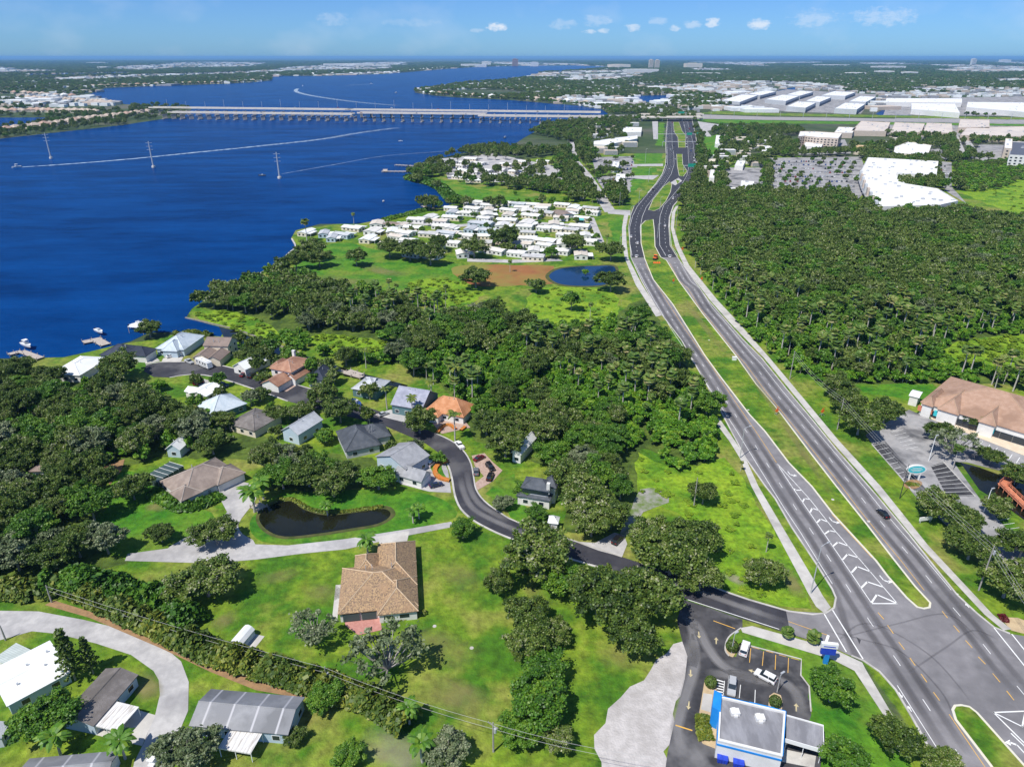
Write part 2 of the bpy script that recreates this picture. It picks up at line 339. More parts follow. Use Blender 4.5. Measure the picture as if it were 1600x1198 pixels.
# ---- highway: kerb lines from the photograph
OL=[(1560,1300),(1464,1193),(1449,1164),(1424,1119),(1399,1077),(1374,1049),(1349,1032),(1330,1024)]     # out of the junction, left kerb
OL2=[(1303,950),(1306,934),(1300,920),(1276,882),(1237,824),(1211,779),(1196,760),(1165,716),(1130,650),(1104,601),(1065,532),(1025,480),(1003,440),(986,403),(984,380),(982,356),(986,335),(991,322),(1012,302),(1025,287),(1035,272),(1040,257),(1041,242),(1040,225),(1041,208),(1043,186)]
IR=[(1081,186),(1086,208),(1090,230),(1090,258),(1087,275),(1080,292),(1065,307),(1052,322),(1046,340),(1045,356),(1047,384),(1060,405),(1075,425),(1107,470),(1160,530),(1190,560),(1231,611),(1269,656),(1306,702),(1357,760),(1375,781),(1420,835),(1461,887),(1495,929),(1526,958),(1553,980),(1578,990),(1700,1010),(1900,1060),(1900,1300)]
cut=402
up=lambda P:[p for p in P if p[1]<=cut]; dn=lambda P:[p for p in P if p[1]>=cut]
HIGH_OLD=[(1560,1300)]+OL[1:]+OL2[:OL2.index((986,403))+1]+[(1058,402)]+dn(IR)
ground_sheet('highway',HIGH_OLD,ASPH,.06)
ground_sheet('new_highway',[(985.6,402.5)]+up(OL2)+up(IR)+[(1057.7,402)],ASPHN,.062)
# side street and neighbourhood street
ground_sheet('side_street',[(1290,958),(1232,955),(1170,937),(1135,925),(1090,907),(1040,893),(972,870),(900,846),(840,828),(809,816),(780,800),(757,783),(744,765),(740,745),(736,725),(727,708),(714,695),(700,686),(680,677),(650,664),(600,645),(550,628),(500,612),(452,598),(400,585),(350,572),(310,566),(290,565),(250,566),(228,571),(225,580),(240,589),(265,590),(300,585),(340,590),(400,609),(450,627),(500,640),(550,652),(600,665),(640,682),(665,693),(685,707),(697,720),(703,735),(707,752),(711,775),(720,795),(737,811),(757,823),(787,837),(840,857),(887,872),(945,889),(1030,918),(1075,937),(1157,966),(1217,985),(1300,1011),(1335,1027),(1345,1000)],STREET,.064)
ground_sheet('junction_apron',[(1228,954),(1290,958),(1303,950),(1310,930),(1352,1028),(1335,1027),(1300,1011),(1235,990)],ASPH,.068)
# lots and drives
LOTP=[(1066,936),(1110,950),(1160,968),(1160,980),(1140,993),(1134,1005),(1133,1016),(1139,1025),(1150,1026),(1158,1000),(1172,1009),(1252,1030),(1251,1055),(1264,1072),(1267,1112),(1269,1127),(1285,1150),(1275,1300),(1030,1300),(1040,1198),(1043,1175),(1056,1117),(1070,1060),(1074,1025),(1066,1002),(1058,970)]
ground_sheet('restaurant_lot',LOTP,LOT,.063)
ground_sheet('shell_lot',[(1066,1002),(1074,1025),(1070,1060),(1056,1117),(1043,1175),(1036,1300),(960,1300),(936,1190),(934,1150),(950,1107),(967,1087),(1005,1062),(1027,1032),(1052,1006)],SHELL,.06)
ground_sheet('plaza_lot',[(1352,680),(1372,668),(1420,640),(1455,655),(1600,712),(1680,745),(1680,790),(1600,745),(1540,730),(1510,722),(1490,722),(1510,750),(1530,778),(1560,812),(1640,900),(1640,930),(1590,900),(1520,860),(1430,775)],OLDLOT,.06)
ground_sheet('lot_dark_bays',[(1362,694),(1384,690),(1450,768),(1428,766)],LOT,.066,kp=False)
ground_sheet('lot_dark_bays',[(1454,728),(1474,722),(1524,775),(1480,776)],LOT,.066,kp=False)
ground_sheet('lane',[(200,865),(260,857),(330,848),(390,850),(450,852),(540,842),(640,826),(705,815),(708,823),(640,836),(540,858),(470,865),(400,874),(330,880),(260,878),(195,876)],LANE,.055)
ground_sheet('house_drive',[(340,770),(375,752),(398,762),(400,780),(385,800),(372,820),(380,835),(400,852),(320,862),(255,864),(290,840),(330,820),(355,800)],LANE,.057,n=2)
ground_sheet('tan_house_drive',[(590,838),(640,829),(636,846),(628,870),(598,870)],CONC,.058)
ground_sheet('park_lane',[(-120,960),(0,954),(60,955),(130,968),(200,985),(250,1005),(283,1033),(295,1065),(294,1110),(275,1155),(258,1198),(240,1260),(195,1260),(210,1190),(225,1160),(243,1115),(250,1085),(248,1062),(240,1048),(205,1023),(150,1005),(90,990),(50,986),(0,1000),(-120,1020)],LANE,.055)
ground_sheet('carport_slab',[(186,1100),(243,1117),(222,1165),(150,1148)],CONC,.058)
ground_sheet('brick_drive',[(737,712),(757,708),(770,722),(785,735),(770,752),(746,766),(742,755),(756,744),(742,728)],BRICKP,.07)
ground_sheet('grey_drive',[(622,742),(640,748),(668,720),(690,712),(700,735),(705,770),(670,768),(625,756)],LANE,.07)
ground_sheet('corner_drive',[(898,846),(930,848),(960,832),(975,836),(980,850),(972,870),(935,860)],LANE,.07)
ground_sheet('front_drive',[(408,592),(440,585),(462,603),(448,612),(412,604)],BRICKP,.07)
ground_sheet('front_drive',[(610,640),(640,648),(640,662),(585,648)],LANE,.07)
ground_sheet('front_drive',[(680,648),(720,650),(735,668),(690,678),(676,662)],BRICKP,.07)
ground_sheet('front_drive',[(255,560),(280,555),(290,552),(282,566),(252,566)],CONC,.07)
ground_sheet('front_drive',[(224,563),(240,554),(250,564),(228,569)],CONC,.07)
ground_sheet('front_drive',[(300,590),(318,592),(345,600),(330,606),(312,605)],CONC,.07)
ground_sheet('red_patio',[(538,968),(593,960),(597,984),(560,992),(540,978)],REDPAV,.058)
ground_sheet('sand_patch',[(148,738),(170,725),(195,717),(190,735),(172,757),(160,748)],MULCH,.058)
ground_sheet('old_slabs',[(1000,765),(1035,765),(1045,785),(1005,800),(985,835),(968,835),(985,800)],mat('broken_slab',(.3,.29,.27),.9,(.12,.18,.04),.25,1,6),.058,n=2)
ground_sheet('garden_bed',[(672,730),(690,722),(699,748),(702,752),(690,750),(678,742)],LUSH,.09)
ground_sheet('mulch_strip',[(85,938),(140,955),(250,998),(330,1035),(400,1060),(475,1085),(474,1091),(400,1078),(330,1050),(250,1012),(140,965),(70,945)],MULCH,.05)
ground_sheet('palm_bed',[(1562,964),(1590,965),(1640,985),(1640,1000),(1580,985)],TANB,.07)
# pavements
ground_sheet('pavement',[(1262,926),(1255,912),(1174,760),(1156,716),(1140,690),(1113,654),(1124,654),(1149,690),(1163,712),(1185,760),(1268,900),(1285,930),(1298,949),(1288,958),(1275,948)],CONC,.09)
ground_sheet('pavement',[(1194,560),(1203,560),(1240,604),(1310,688),(1376,760),(1450,852),(1551,960),(1580,983),(1568,985),(1538,960),(1437,852),(1362,760),(1298,688),(1230,604)],CONC,.09)
ground_sheet('pavement',[(1194,560),(1203,560),(1150,500),(1120,468),(1077,415),(1062,385),(1053,356),(1055,332),(1060,322),(1056,322),(1050,332),(1048,356),(1055,385),(1070,418),(1110,470),(1140,504)],CONC,.088)
ground_sheet('pavement',[(1025,495),(1034,493),(1003,445),(982,404),(979,380),(978,356),(982,335),(975,336),(972,356),(972,382),(977,406),(993,445)],CONC,.088)
ground_sheet('pavement',[(1157,981),(1175,978),(1300,1013),(1347,1035),(1352,1045),(1395,1118),(1381,1118),(1335,1048),(1300,1030),(1160,988)],CONC,.09)
ground_sheet('verge',[(1137,998),(1150,988),(1163,984),(1300,1030),(1335,1048),(1381,1118),(1420,1180),(1440,1240),(1290,1240),(1268,1127),(1266,1072),(1252,1052),(1253,1029),(1172,1008),(1150,1004)],LUSH,.08)
ground_sheet('shop_walk',[(1450,640),(1466,641),(1680,728),(1680,742),(1600,712),(1455,655)],mat('cream_walk',(.62,.5,.36),.85,(.68,.57,.43),.4),.09)
# commercial paving farther out
for nm,P in (('mall_lot',[(1200,247),(1345,245),(1362,290),(1340,312),(1205,306)]),('office_lot',[(930,276),(964,275),(992,250),(1000,275),(985,300),(945,300)]),('office_lot',[(925,246),(995,244),(995,262),(930,268)]),
             ('service_lot',[(1466,252),(1487,254),(1487,292),(1510,318),(1480,300),(1462,276)]),('mall_lot',[(1256,222),(1320,218),(1330,240),(1240,242)]),('mall_lot',[(1380,240),(1470,232),(1480,250),(1390,250)]),
             ('building_site',[(1520,245),(1530,226),(1640,228),(1640,254),(1535,252)]),('depot_yard',[(1120,160),(1230,140),(1370,148),(1345,178),(1230,175),(1130,165)]),('depot_yard',[(1380,180),(1390,155),(1640,150),(1640,182)]),
             ('shop_lot',[(1135,262),(1190,262),(1195,300),(1135,300)]),('outlet_lot',[(1320,210),(1400,185),(1640,185),(1640,218),(1480,212)])):
    ground_sheet(nm,P,OLDLOT,.03)
for nm,P in (('boulevard',[(1490,212),(1497,212),(1512,246),(1494,246)]),('boulevard',[(1504,212),(1511,213),(1535,248),(1518,248)]),('service_road',[(890,222),(898,222),(903,250),(925,275),(962,330),(945,332),(918,290),(898,256)]),
             ('frontage_road',[(1019,190),(1028,190),(1028,218),(1021,218)]),('cross_street',[(948,327),(985,329),(985,337),(950,334)]),('lane_to_park',[(918,340),(928,340),(944,378),(936,382)]),('access_road',[(1060,278),(1066,283),(1055,290),(1047,286)]),
             ('park_road',[(730,404),(800,406),(870,404),(880,408),(800,411),(730,409)]),('park_road',[(640,345),(700,352),(800,345),(930,352),(930,355),(800,349),(700,356),(640,350)]),
             ('access_road',[(985,275),(1030,274),(1020,281),(985,279)]),('access_road',[(985,257),(1036,256),(1036,260),(985,260)])):
    ground_sheet(nm,P,LANE,.07)
for P in ([(988,300),(988,262),(1025,262),(1020,275)],[(990,257),(990,240),(1036,240),(1034,256)],[(1030,192),(1038,192),(1038,228),(1025,228)],[(985,300),(1010,282),(985,281)],[(973,338),(970,385),(958,385),(950,340)],[(1095,215),(1125,210),(1120,245),(1098,240)]):
    ground_sheet('roadside_grass',P,LUSH,.045)
# medians with kerbs
def island(P,n=2,h=.16,m=GRASS,kw=.55):
    P=smooth(P,n,True) if n else P
    W_=ccw(px(P)); c=Vector((sum(p[0] for p in W_)/len(W_),sum(p[1] for p in W_)/len(W_)))
    k=MB(); k.prism(W_,0,h); tag(k.build('median_kerb',KERBY),kind='structure'); keep(W_)
    Wi=[]
    nn=len(W_)
    for i,p in enumerate(W_):
        a=Vector(W_[i-1]); b=Vector(W_[(i+1)%nn]); t=(b-a).normalized(); Wi.append((p[0]-t.y*kw,p[1]+t.x*kw))
    g=MB(); g.sheet(Wi,h+.03); tag(g.build('median_grass',m),kind='structure')
MED=[(1444,952),(1432,949),(1415,934),(1385,900),(1367,876),(1300,803),(1267,760),(1231,723),(1194,674),(1170,648),(1124,588),(1100,555),(1050,475),(1020,437),(1007,405),(1001,380),(1001,352),(1008,345),(1021,343),(1023,360),(1024,385),(1033,402),(1042,407),(1062,440),(1100,492),(1150,555),(1182,600),(1212,635),(1269,710),(1308,760),(1356,820),(1397,873),(1431,916),(1455,942),(1454,950)]
island(MED,0)
island([(1501,1100),(1515,1103),(1528,1113),(1598,1191),(1660,1262),(1588,1262),(1546,1196),(1491,1124),(1486,1108),(1490,1101)],0)
for P in ([(1013,328),(1020,312),(1036,292),(1046,284),(1050,288),(1048,300),(1041,314),(1031,326),(1022,330)],[(1057,241),(1066,241),(1067,257),(1074,268),(1068,276),(1061,275),(1058,260)],[(1055,281),(1063,283),(1058,288)],
          [(1052,191),(1061,191),(1066,205),(1071,211),(1071,231),(1060,231),(1059,215),(1053,206)]): island(P,0,kw=.4)
# ---- kerbs along the carriageways and streets
def ribbon(P,w,z0,z1,m,name,off=0.0,n=0,kind='structure'):
    """a low raised band following a line"""
    if n: P=smooth(P,n)
    W_=[G(*p) for p in P]; mb=MB(); L_=[];R_=[]
    for i,p in enumerate(W_):
        t=(W_[min(i+1,len(W_)-1)]-W_[max(i-1,0)]).normalized(); nn=Vector((-t.y,t.x)); L_.append(p+nn*(off+w/2)); R_.append(p+nn*(off-w/2))
    for i in range(len(W_)-1):
        a,b,c,d=L_[i],L_[i+1],R_[i+1],R_[i]
        mb.face([(d.x,d.y,z1),(c.x,c.y,z1),(b.x,b.y,z1),(a.x,a.y,z1)])
        if z1-z0>.03:
            mb.face([(a.x,a.y,z0),(a.x,a.y,z1),(b.x,b.y,z1),(b.x,b.y,z0)]); mb.face([(d.x,d.y,z0),(c.x,c.y,z0),(c.x,c.y,z1),(d.x,d.y,z1)])
    return tag(mb.build(name,m),kind=kind)
ribbon(OL2[:18],.45,0,.2,CONC,'kerb'); ribbon(OL[1:],.45,0,.2,CONC,'kerb'); ribbon(IR[9:27],.45,0,.2,CONC,'kerb'); ribbon(OL2[18:],.9,0,.22,CONC,'kerb'); ribbon(IR[:10],.9,0,.22,CONC,'kerb')
ribbon([(1303,950),(1290,958),(1270,960),(1232,955),(1170,937),(1135,925),(1090,907),(1040,893)],.5,0,.2,CONC,'kerb')
ribbon([(972,870),(900,846),(809,816),(780,800),(757,783),(744,765),(740,745),(736,725),(727,708),(714,695),(700,686),(680,677)],.45,0,.18,CONC,'kerb',n=3)
ribbon([(945,889),(887,872),(840,857),(787,837),(757,823),(737,811),(720,795),(711,775),(707,752),(703,735),(697,720)],.6,0,.18,CONC,'kerb',n=3)
ribbon([(500,612),(452,598),(400,585),(350,572),(310,566),(250,566),(228,571)],.6,0,.18,CONC,'kerb',n=3)
ribbon([(265,590),(300,585),(340,590),(400,609),(450,627)],.6,0,.18,CONC,'kerb',n=2)
ribbon([(1139,1025),(1133,1016),(1135,1002),(1142,992),(1158,981)],.3,0,.2,CONC,'kerb',n=3)
ribbon([(1172,1009),(1252,1030),(1251,1055),(1264,1072),(1267,1112)],.3,0,.2,CONC,'kerb')
ribbon([(1428,770),(1395,732),(1362,694)],.3,0,.2,CONC,'kerb'); ribbon([(1524,776),(1474,722)],.3,0,.2,CONC,'kerb')
# ---- paint on the carriageway
PW=MB(); PYL=MB(); PYC=MB()
def pt(mb,a,b,w,z=.125):
    a=Vector(a); b=Vector(b); t=(b-a).normalized(); n=Vector((-t.y,t.x))*w/2
    mb.face([(a.x-n.x,a.y-n.y,z),(b.x-n.x,b.y-n.y,z),(b.x+n.x,b.y+n.y,z),(a.x+n.x,a.y+n.y,z)])
def line(mb,P,w,dash=None,n=0,z=.125):
    if n: P=smooth(P,n)
    W_=[G(*p) for p in P]; s=0.0
    for a,b in zip(W_,W_[1:]):
        L_=(b-a).length; t=(b-a)/max(L_,1e-6)
        if not dash: pt(mb,a-t*w*.3,b+t*w*.3,w,z); continue
        x=0.0
        while x<L_:
            ph=(s+x)%(dash[0]+dash[1]); run=min((dash[0]-ph) if ph<dash[0] else (dash[0]+dash[1]-ph),L_-x)
            if ph<dash[0]: pt(mb,a+t*x,a+t*(x+run),w,z)
            x+=max(run,.05)
        s+=L_
IN=[(1054,410),(1070,439),(1085,452),(1102,480),(1120,501),(1141,527),(1165,556),(1177,569),(1209,611),(1243,652),(1284,702),(1332,760),(1360,796),(1391,833),(1426,874),(1465,922),(1512,976),(1559,1036),(1604,1090)]
OUT=[(1000,412),(1014,439),(1032,470),(1060,515),(1100,573),(1136,629),(1166,674),(1201,729),(1243,794),(1268,830),(1295,872),(1321,912),(1359,971),(1402,1033),(1448,1102),(1500,1182)]
line(PW,IN,.16,(3.05,9.14)); line(PW,OUT,.16,(3.05,9.14))
def shift(P,d):
    W_=[G(*p) for p in P]; o=[]
    for i,p in enumerate(W_):
        t=(W_[min(i+1,len(W_)-1)]-W_[max(i-1,0)]).normalized(); q=p+Vector((-t.y,t.x))*d; o.append(PX(q.x,q.y))
    return o
line(PW,shift(IN[:16],3.55),.16); line(PYL,shift(IN[:16],-3.55)[:16],.16)
line(PW,shift(OUT[:12],-3.5),.16); line(PYL,shift(OUT[:8],3.5),.16)
FAROUT=[(997,400),(993,380),(992,356),(996,338),(1003,323),(1019,303),(1033,287),(1043,272),(1048,257),(1048,242),(1046,225),(1046,208),(1047,190)]
FARIN=[(1050,400),(1040,384),(1038,356),(1039,338),(1044,322),(1057,307),(1070,291),(1079,275),(1082,258),(1080,240),(1079,225),(1075,208),(1071,190)]
for F in (FAROUT,FARIN):
    line(PW,F,.22,(3.05,9.14)); line(PW,shift(F,4.2),.22); line(PW,shift(F,-4.2),.22)
    line(PW,[p for p in shift(F,1.9) if p[1]<300],.2,(3,9)); line(PW,[p for p in shift(F,-1.9) if p[1]<300],.2,(3,9))
line(PYL,[(1300,804),(1362,871)],.16); line(PW,[(1402,1071),(1466,1172),(1475,1190)],.16)
# gore with chevrons
gl=[(1213,723),(1237,760),(1300,852),(1362,943)]; gr=[(1213,723),(1247,760),(1266,781),(1300,824),(1350,882),(1402,943)]
line(PW,gl,.2); line(PW,gr,.2); line(PW,[(1362,943),(1402,943)],.35)
for A,B,C in (((1243,766),(1241,764),(1251,766)),((1257,779),(1254,784),(1264,780)),((1269,794),(1266,800),(1278,797)),((1282,811),(1277,816),(1292,815)),((1296,829),(1289,834),(1305,831)),((1309,847),(1302,853),(1325,853)),((1324,866),(1317,874),(1340,871)),((1339,885),(1331,894),(1359,893)),((1355,909),(1346,918),(1379,917)),((1370,929),(1362,941),(1400,942))):
    line(PW,[B,A],.45); line(PW,[A,C],.45)
for P in (((1552,1113),(1600,1111)),((1552,1113),(1597,1135)),((1597,1135),(1602,1112)),((1552,1113),(1640,1200)),((1580,1146),(1605,1170))): line(PW,P,.3)
for P in (((1287,958),(1322,1018)),((1300,952),(1348,1029)),((1553,981),(1610,1052)),((1581,991),(1620,1040))): line(PW,P,.3)
line(PW,[(1294,993),(1289,1008)],.6)
for a,b in (((490,230),(525,270)),((550,310),(585,360)),((620,415),(655,460)),((690,515),(722,560)),((760,615),(795,665)),((838,730),(875,780)),((893,222),(925,262)),((965,312),(1000,352)),((1040,405),(1080,450)),((1120,508),(1163,552)),((1210,612),(1255,665)),((1298,722),(1342,778))):
    line(PYL,[(1250+a[0]/4.02,900+a[1]/4.02),(1250+b[0]/4.02,900+b[1]/4.02)],.2)
line(PYL,[(1483,1116),(1540,1200)],.16); line(PYL,[(1232,971),(1292,992)],.16); line(PYL,[(1115,970),(1148,982)],.22); line(PW,[(1075,937),(1217,983)],.2)
def arrow(mb,u,v,u2,v2,L_=3.6,turn=0,s=1.0):
    p=G(u,v); t=(G(u2,v2)-p).normalized(); n=Vector((-t.y,t.x)); q=lambda a,b:(p.x+t.x*a*s+n.x*b*s,p.y+t.y*a*s+n.y*b*s,.13)
    if not turn:
        mb.face([q(-L_/2,-.16),q(L_/2-1,-.16),q(L_/2-1,.16),q(-L_/2,.16)]); mb.face([q(L_/2-1,-.6),q(L_/2,0),q(L_/2-1,.6)])
    else:
        mb.face([q(-L_/2,-.14),q(.3,-.14),q(.3,.14),q(-L_/2,.14)]); mb.face([q(.3,-.14),q(1.2,turn*.9),q(.75,turn*1.1),q(0,.14)]); mb.face([q(1.5,turn*.5),q(1.1,turn*2.0),q(.2,turn*1.35)])
for u,v,u2,v2 in ((1234,741,1250,762),(1300,814,1318,836),(1380,906,1400,930)): arrow(PW,u,v,u2,v2,turn=1)
arrow(PW,1590,1165,1570,1143,turn=1)
for u,v in ((1496,929),(1511,946),(1407,1086),(1421,1107)): arrow(PW,u,v,*((1485,917) if u>1450 else (1414,1097)),L_=2.2,s=.7)
for u,v,u2,v2 in ((1092,992,1093,1003),(1119,1001,1119,990),(1177,1049,1165,1045),(1076,1102,1075,1112),(1244,1105,1244,1094),(1079,1052,1079,1062)): arrow(PYC,u,v,u2,v2,L_=2.6,s=.85)
line(PYL,[(1056,1133),(1081,1141)],.3)
# bays of the restaurant lot
for a,b in (((1173,1013),(1171,1035)),((1193,1018),(1191,1040)),((1212,1023),(1211,1046)),((1232,1028),(1231,1051)),((1157,1070),(1155,1090)),((1180,1078),(1179,1102)),((1132,1064),(1130,1086)),((1175,1011),(1186,1014)),((1197,1017),(1208,1020)),((1217,1023),(1228,1026)),((1236,1028),(1248,1031))):
    line(PYL if a[1]<1040 else PW,[a,b],.14)
for k in range(6): line(PW,[(1120+k*.2,1062+k*4.5),(1130,1065+k*4.2)],.3)
# bays of the plaza lot
for k in range(10):
    f=k/9; line(PW,[(1365+f*58,696+f*66),(1383+f*44,692+f*68)],.13)
for k in range(9):
    f=k/8; line(PW,[(1455+f*24,729+f*46),(1474+f*49,724+f*50)],.13)
for k in range(8):
    f=k/7; line(PW,[(1385+f*30,664+f*38),(1402+f*32,660+f*38)],.13)
for k in range(7):
    f=k/6; line(PW,[(1535+f*70,690+f*30),(1528+f*72,698+f*30)],.2)
for k in range(9):
    f=k/8; line(PW,[(1549+f*52,807+f*55),(1570+f*60,803+f*57)],.13)
# ties at the mall and offices
for r in range(6):
    v=252+r*9.5
    line(PW,[(1205,v),(1340-abs(r-3)*4,v+.6)],.35)
tag(PW.build('white_road_paint',WHITE),kind='structure'); tag(PYC.build('cream_road_paint',mat('cream_paint',(.6,.5,.28),.7,(.42,.36,.22),1.2)),kind='structure'); tag(PYL.build('yellow_road_paint',YEL),kind='structure')
# darker wheel paths worn along the lanes
def trk(nm,c):
    TRK=bpy.data.materials.new(nm); TRK.use_nodes=True; N=TRK.node_tree.nodes; L=TRK.node_tree.links; b=N['Principled BSDF']; b.inputs['Base Color'].default_value=c; b.inputs['Roughness'].default_value=.8
    tc=N.new('ShaderNodeTexCoord'); n=N.new('ShaderNodeTexNoise'); n.inputs['Scale'].default_value=.06; n.inputs['Detail'].default_value=6; L.new(tc.outputs['Object'],n.inputs[0]); at=N.new('ShaderNodeAttribute'); at.attribute_name='strength'
    x=N.new('ShaderNodeMath'); x.operation='MULTIPLY'; L.new(n.outputs[0],x.inputs[0]); L.new(at.outputs['Fac'],x.inputs[1]); L.new(x.outputs[0],b.inputs['Alpha']); return TRK
TRK=trk('tyre_polish',(.085,.08,.085,1)); TRKD=trk('pale_dust',(.3,.29,.29,1))
def soft(name,P,off,hw,a,z=.115,n=3,m=TRK):
    P=smooth(P,n); W_=[G(*p) for p in P]; V=[];F=[];S=[]; N_=len(W_)
    for i,p in enumerate(W_):
        t=(W_[min(i+1,N_-1)]-W_[max(i-1,0)]).normalized(); nn=Vector((-t.y,t.x)); e=min(1,i/3,(N_-1-i)/3)
        for k,s in ((-1,0),(-.4,1),(.4,1),(1,0)): V.append((p.x+nn.x*(off+k*hw),p.y+nn.y*(off+k*hw),z)); S.append(s*a*e)
    for i in range(N_-1):
        for k in range(3): F.append((i*4+k,i*4+k+1,i*4+k+5,i*4+k+4))
    me=bpy.data.meshes.new(name); me.from_pydata(V,[],F); me.materials.append(m); at=me.attributes.new('strength','FLOAT','POINT'); at.data.foreach_set('value',S); tag(link(name,me),kind='structure')
for L_ in (IN,OUT):
    for o in (-1.8,1.8): soft('tyre_wear',L_,o,1.15,.75)
soft('tyre_wear',[(1322,900),(1345,960),(1370,1030),(1430,1110),(1480,1190)],-4.5,1.2,.7,.117)
for P in ([(1310,1000),(1345,975),(1390,985),(1460,1030),(1520,1100)],[(1290,985),(1350,1000),(1410,1020),(1470,1080),(1490,1120)],[(1300,1000),(1400,975),(1480,960),(1530,1000)],[(1420,1050),(1480,1010),(1520,985),(1560,1000)]): soft('tyre_wear',P,0,.3,.42,.118,6)
for P in ([(720,745),(725,770),(740,795),(775,815),(830,838)],[(730,735),(735,765),(752,790),(790,812)],[(1000,895),(1080,920),(1150,945),(1230,972)]): soft('street_dust',P,0,1.3,.9,.1,4,TRKD)
for P in ([(1066,960),(1090,980),(1105,1010),(1130,1040),(1170,1058),(1220,1070)],[(1080,990),(1085,1040),(1070,1090),(1058,1140),(1070,1190)],[(1100,1050),(1160,1056),(1215,1062),(1245,1085),(1252,1120)],[(1075,955),(1085,1000),(1078,1040)]): soft('lot_dust',P,0,1.6,1.0,.1,4,TRKD)
WORN=trk('worn_grass',(.27,.24,.085,1)); SANDY=trk('sandy_grass',(.42,.37,.27,1))
for P,w,a,m_ in (([(560,1150),(600,1165),(640,1185),(660,1200)],5,.6,SANDY),([(610,1000),(680,1010),(740,1040)],6,.8,WORN),([(400,905),(440,900),(470,890)],3,.9,WORN),([(225,795),(240,792),(262,796)],2.5,1.1,WORN),([(1225,880),(1240,915),(1250,935)],2.5,1.3,WORN),([(1130,895),(1150,905),(1165,915)],2,1.2,SANDY),([(330,985),(350,970),(375,960)],3,.8,WORN),([(470,930),(500,925),(520,940)],4,.7,WORN),([(840,900),(830,920),(850,945)],3,.6,WORN),([(215,1050),(232,1075),(236,1095)],3,1.3,WORN),([(660,1060),(720,1090),(760,1110)],5,.8,WORN),([(930,1020),(970,1030),(1000,1040)],4,.6,WORN),([(690,880),(720,900),(740,930)],5,.6,WORN),([(1150,560),(1200,625),(1250,700),(1310,790)],1.6,.7,WORN),([(1060,455),(1100,510),(1140,560)],2.2,.8,WORN),([(560,410),(600,425),(640,430)],7,1.0,WORN),([(500,430),(540,440),(600,440)],8,1.2,WORN)): soft('worn_patch',P,0,w,a,.22 if P[0] in ((1150,560),(1060,455)) else .1,3,m_)
# seawalls
SEAW=mat('seawall_concrete',(.27,.25,.21),.9,(.2,.18,.15),.5)
def wallrun(name,label,P,w,h,m,cat='wall',n=0):
    if n: P=smooth(P,n)
    o=ribbon(P,w,-.2,h,m,name,kind=None)
    if 'kind' in o: del o['kind']
    return tag(o,label,cat)
wallrun('seawall','grey concrete seawall at the mouth of the narrow canal',[(290,497),(372,516),(440,542),(470,553)],.7,.6,SEAW,'seawall')
wallrun('seawall','pale curving seawall along the riverside meadow',[(400,432),(420,421),(437,411),(452,396),(462,387),(456,374)],1.0,.8,CONC,'seawall',3)
# ================================================================ BUILDINGS
def roofm(name,c,c2,seam=None):
    return mat(name,c,.85,c2,.55,1,7,(c[0]*.8,c[1]*.8,c[2]*.8),.12,bump=.25,bscale=5,band=seam)
TAN=mat('tan_shingle',(.43,.29,.16),.9,(.2,.14,.1),2.8,1,2,(.36,.235,.14),.5,bump=.5,bscale=5,lo=.42,hi=.6,fine=(1.2,.2))
TAUPE=roofm('taupe_shingle',(.24,.19,.16),(.31,.25,.21)); SLATE=roofm('slate_shingle',(.07,.08,.095),(.10,.11,.125)); NAVY=roofm('navy_shingle',(.035,.045,.07),(.05,.06,.085))
GREYS=roofm('grey_shingle',(.27,.275,.29),(.34,.345,.36)); PALEG=roofm('pale_shingle',(.42,.44,.46),(.5,.52,.54)); PALEB=roofm('pale_blue_tile',(.46,.53,.58),(.55,.61,.65))
LAV=roofm('lavender_shingle',(.27,.28,.35),(.36,.37,.44)); ORANGE=roofm('orange_tile',(.46,.2,.09),(.55,.27,.14)); RUSTR=roofm('rust_tile',(.33,.17,.11),(.42,.24,.16)); BROWNS=roofm('brown_shingle',(.26,.2,.17),(.21,.165,.14))
DARKS=roofm('dark_shingle',(.15,.135,.125),(.21,.19,.18)); ROSY=roofm('rosy_shingle',(.36,.225,.155),(.42,.275,.2))
METAL=mat('grey_metal_roof',(.2,.205,.22),.55,(.28,.285,.3),.2,1,6,(.15,.155,.165),.1,metal=.15,band=('X',5.2,(.42,.42,.44),.03))
WROOF=mat('white_roof',(.78,.79,.78),.6,(.7,.72,.71),.2); RIBW=mat('ribbed_white_roof',(.62,.61,.58),.6,(.74,.73,.71),.6,1,5,(.4,.36,.32),.5,stretch=(6,.5,1))
FLATG=mat('flat_grey_roof',(.19,.19,.205),.85,(.31,.31,.33),.25,1,6,(.17,.17,.19),.12,stretch=(1.6,.5,1)); TPO=mat('white_membrane',(.78,.78,.77),.7,(.7,.7,.69),.05)
WALLW=mat('white_wall',(.74,.73,.7),.8,(.66,.65,.62),.4); WALLC=mat('cream_wall',(.64,.57,.45),.85,(.7,.63,.51),.4); WALLG=mat('grey_wall',(.45,.47,.48),.85,(.52,.54,.55),.4); WALLB=mat('light_blue_wall',(.42,.52,.6),.8,(.47,.56,.63),.4); TEALW=mat('teal_wall',(.09,.17,.19),.8,(.11,.2,.22),.4); BEIGE=mat('beige_wall',(.5,.42,.35),.85,(.56,.48,.4),.4)
TRIM=mat('white_trim',(.78,.78,.76),.6); SCREEN=mat('screen_mesh',(.06,.09,.09),.5); BLUE=mat('bright_blue',(.015,.22,.62),.5,(.02,.26,.68),.6); DEEPB=mat('deep_blue',(.02,.05,.42),.45,(.025,.07,.5),.8); TEALS=mat('teal_sign',(.05,.5,.55),.5); ORNG=mat('safety_orange',(.85,.16,.03),.6); BRICKR=mat('terracotta',(.55,.2,.11),.8)
